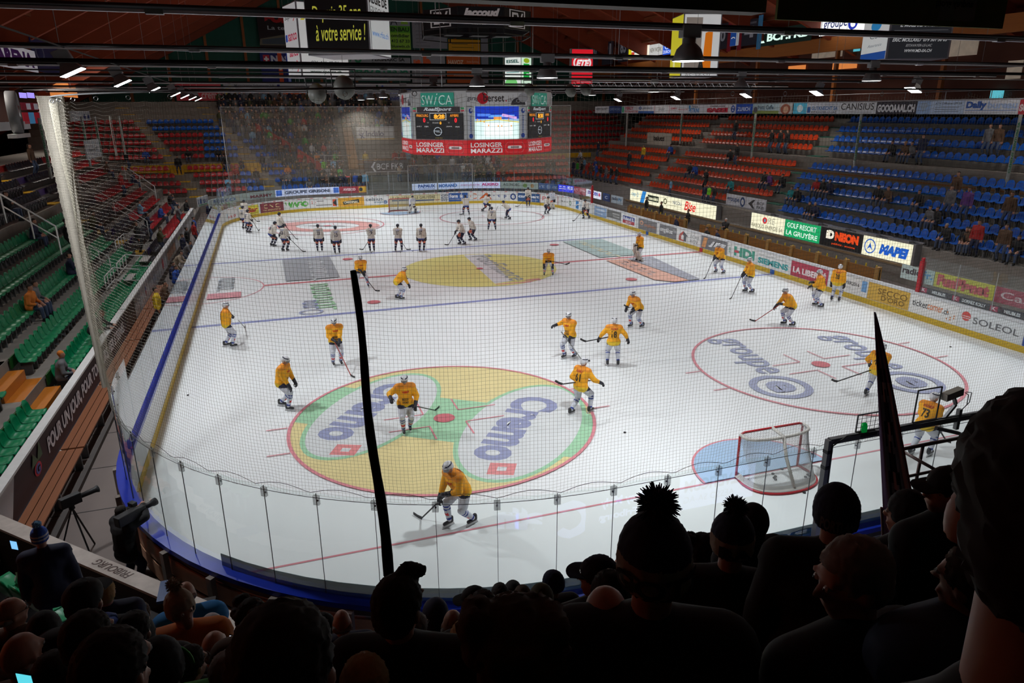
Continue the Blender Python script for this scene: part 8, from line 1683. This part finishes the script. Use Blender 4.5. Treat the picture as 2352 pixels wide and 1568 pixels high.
# headphone band of the person in the black hat
hb = at(372, 1545, d=FPX*.19/95); b = MB(); b.tube([hb+V((.13*math.cos(a), .02, .135*math.sin(a))) for a in [math.pi*i/14 for i in range(15)]], .009, 6); tag(b.build('headband', cm('green'), smooth=True), 'bright green curved headphone band on a black hat', 'headphones')
# the huge blurred head and shoulder at the right edge, very close to the camera
big = fan(2425, 1150, 430, 'darkhair', 'black', 'huge dark out-of-focus head and ear filling the right edge', look=18, hw=.2, turn=20, wide=.8, lean=20, lift=.07, nod=-7)
sh = at(2250, 1480, d=1.25); 
bj = fan(2230, 1268+60, 170, 'brownhair', 'jeans', 'person in a blue quilted jacket behind the huge ear at lower right', look=-20, wide=1.7, hw=.2)
# ---------------------------------------------------------------- cameraman, tripod camera, small props
cmn = empty('person', (-14.62, -25.75, 0), 'cameraman in black with a camera on his shoulder standing in the corner walkway', 'person', rz=-math.radians(45))
J = skeleton(lean=6, skate=0, look=0, hands={'R': (.12, .42, 1.62), 'L': (-.2, .4, 1.5)}); P, rot, q = P_head(J)
voxel(P+P_torso(J, -.01)+P_arm(J, 'L')+P_arm(J, 'R')+P_leg(J, 'L')+P_leg(J, 'R')+P_foot(J, 'L')+P_foot(J, 'R')+P_hand(J, 'L')+P_hand(J, 'R'), .016, 'body', SKIN, cmn, sm_it=1)
voxel([('e', q(0, -.018, .055), (.092, .108, .098), rot), ('e', q(0, -.05, 0), (.085, .075, .08), rot)], .014, 'hair', cm('darkhair'), cmn); voxel(P_torso(J, .06)+P_arm(J, 'L', .04)+P_arm(J, 'R', .04)+[('c', J['pel']+V((-.09, 0, -.15)), J['pel']+V((.09, 0, -.15)), .17, .17)], .024, 'jacket', cm('black'), cmn)
voxel(P_leg(J, 'L', .03)+P_leg(J, 'R', .03), .024, 'trousers', cm('navy'), cmn)
for n in 'LR': voxel(P_foot(J, n, .015), .02, 'shoe', cm('black'), cmn)
MB().tube([q(-.085, .0, .0), q(-.095, -.01, .08), q(0, -.01, .145), q(.095, -.01, .08), q(.085, 0, 0)], .009, 6).build('headset', BLACKM, cmn, True)
vc = empty('video_camera', (-14.62, -25.75, 0), 'black broadcast video camera on the shoulder of the cameraman', 'camera', rz=-math.radians(45))
b = MB(); b.box((.12, -.2, 1.52), (.28, .25, 1.72)); b.box((.14, .25, 1.56), (.26, .38, 1.70)); b.build('camera_body', BLACKM, vc, bevel=.015)
MB().lathe((.2, .38, 1.63), [(.0, 0), (.05, 0), (.055, .15), (.075, .2), (.075, .26), (0, .26)], 16, (0, 1, 0)).build('lens', BLACKM, vc, True); MB().box((.0, .2, 1.7), (.14, .3, 1.78)).build('viewfinder', BLACKM, vc)
tp = at(190, 1275, z=0); tc_ = empty('tripod_camera', (tp.x, tp.y, 0), 'video camera with a long lens on a black tripod left of the cameraman', 'camera', rz=-.9)
for a in (0, 2.1, 4.2): MB().tube([(0, 0, 1.15), (.42*math.cos(a), .42*math.sin(a), 0)], .018, 6).build('tripod_leg', BLACKM, tc_)
MB().box((-.07, -.2, 1.2), (.07, .2, 1.42)).build('camera_body', BLACKM, tc_, bevel=.015); MB().lathe((0, .2, 1.31), [(0, 0), (.05, 0), (.06, .3), (.08, .36), (0, .36)], 14, (0, 1, 0)).build('lens', BLACKM, tc_, True); MB().lathe((0, 0, 1.12), [(0, 0), (.06, 0), (.05, .08), (0, .08)], 12).build('tripod_head', BLACKM, tc_)
# green seats in the corner nearest the camera, on a raised slab
cs = at(70, 1352, z=1.35); slab = MB().box((-19.5, -33, 0), (-12.9, -27.9, .95)).build('floor_corner_slab', mat('near_concrete', (.05, .045, .045), .9)); slab['kind'] = 'structure'
for i in range(5):
    p = at(8+34*i, 1335+17*i, z=1.42); o = copy_tree(protos['green'], loc=(p.x, p.y, .95), rz=math.radians(-48), label='green plastic seat in the dark corner behind the pale ledge, %s from the left' % ORD[i]); o['group'] = 'corner green seats'
for px, py, l, w_, h_ in ((50, 1325, 'crumpled pale paper bag standing on a green seat', .12, .2), (85, 1358, 'flattened pale paper sheet lying on a green seat', .16, .05)):
    p = at(px, py, z=1.5); b = MB(); b.ell((0, 0, h_/2), (w_, w_*.6, h_/2+.02), seg=9, rings=6); o = b.build('paper_bag', mat('paper', (.45, .42, .38), .8), loc=(p.x, p.y, 1.38))
    for v in o.data.vertices: v.co += V((R.uniform(-.025, .025), R.uniform(-.025, .025), R.uniform(-.02, .02)))
    tag(o, l, 'paper')
for i, (px, py, wd, l) in enumerate(((537, 1470, 34, 'phone with a white screen at the end of the pale ledge'), (33, 1251, 26, 'phone with a small blue screen at the left edge'), (60, 1564, 60, 'phone with a cyan screen at the bottom left edge'))):
    d = FPX*.19/(wd*1.7); p = at(px, py, d=d); o = empty('mobile_phone', p, l, 'phone'); b = MB(); b.box((-.035, -.004, -.07), (.035, .004, .07)); b.build('phone_body', BLACKM, o, bevel=.004)
    MB().box((-.031, -.006, -.062), (.031, -.0045, .062)).build('screen', mat('phone_screen_%d' % i, ((.85, .85, 1), (.2, .5, .9), (.1, .6, .7))[i], .3, emit=1.2), o)
    o.rotation_euler = (.3, .25, -.3)
for o in COL.objects:
    if o.get('label') and not 4 <= len(o['label'].split()) <= 16: print('LABEL', len(o['label'].split()), o['label'])
print('total', time.time()-T0, 'objects', len(bpy.data.objects))
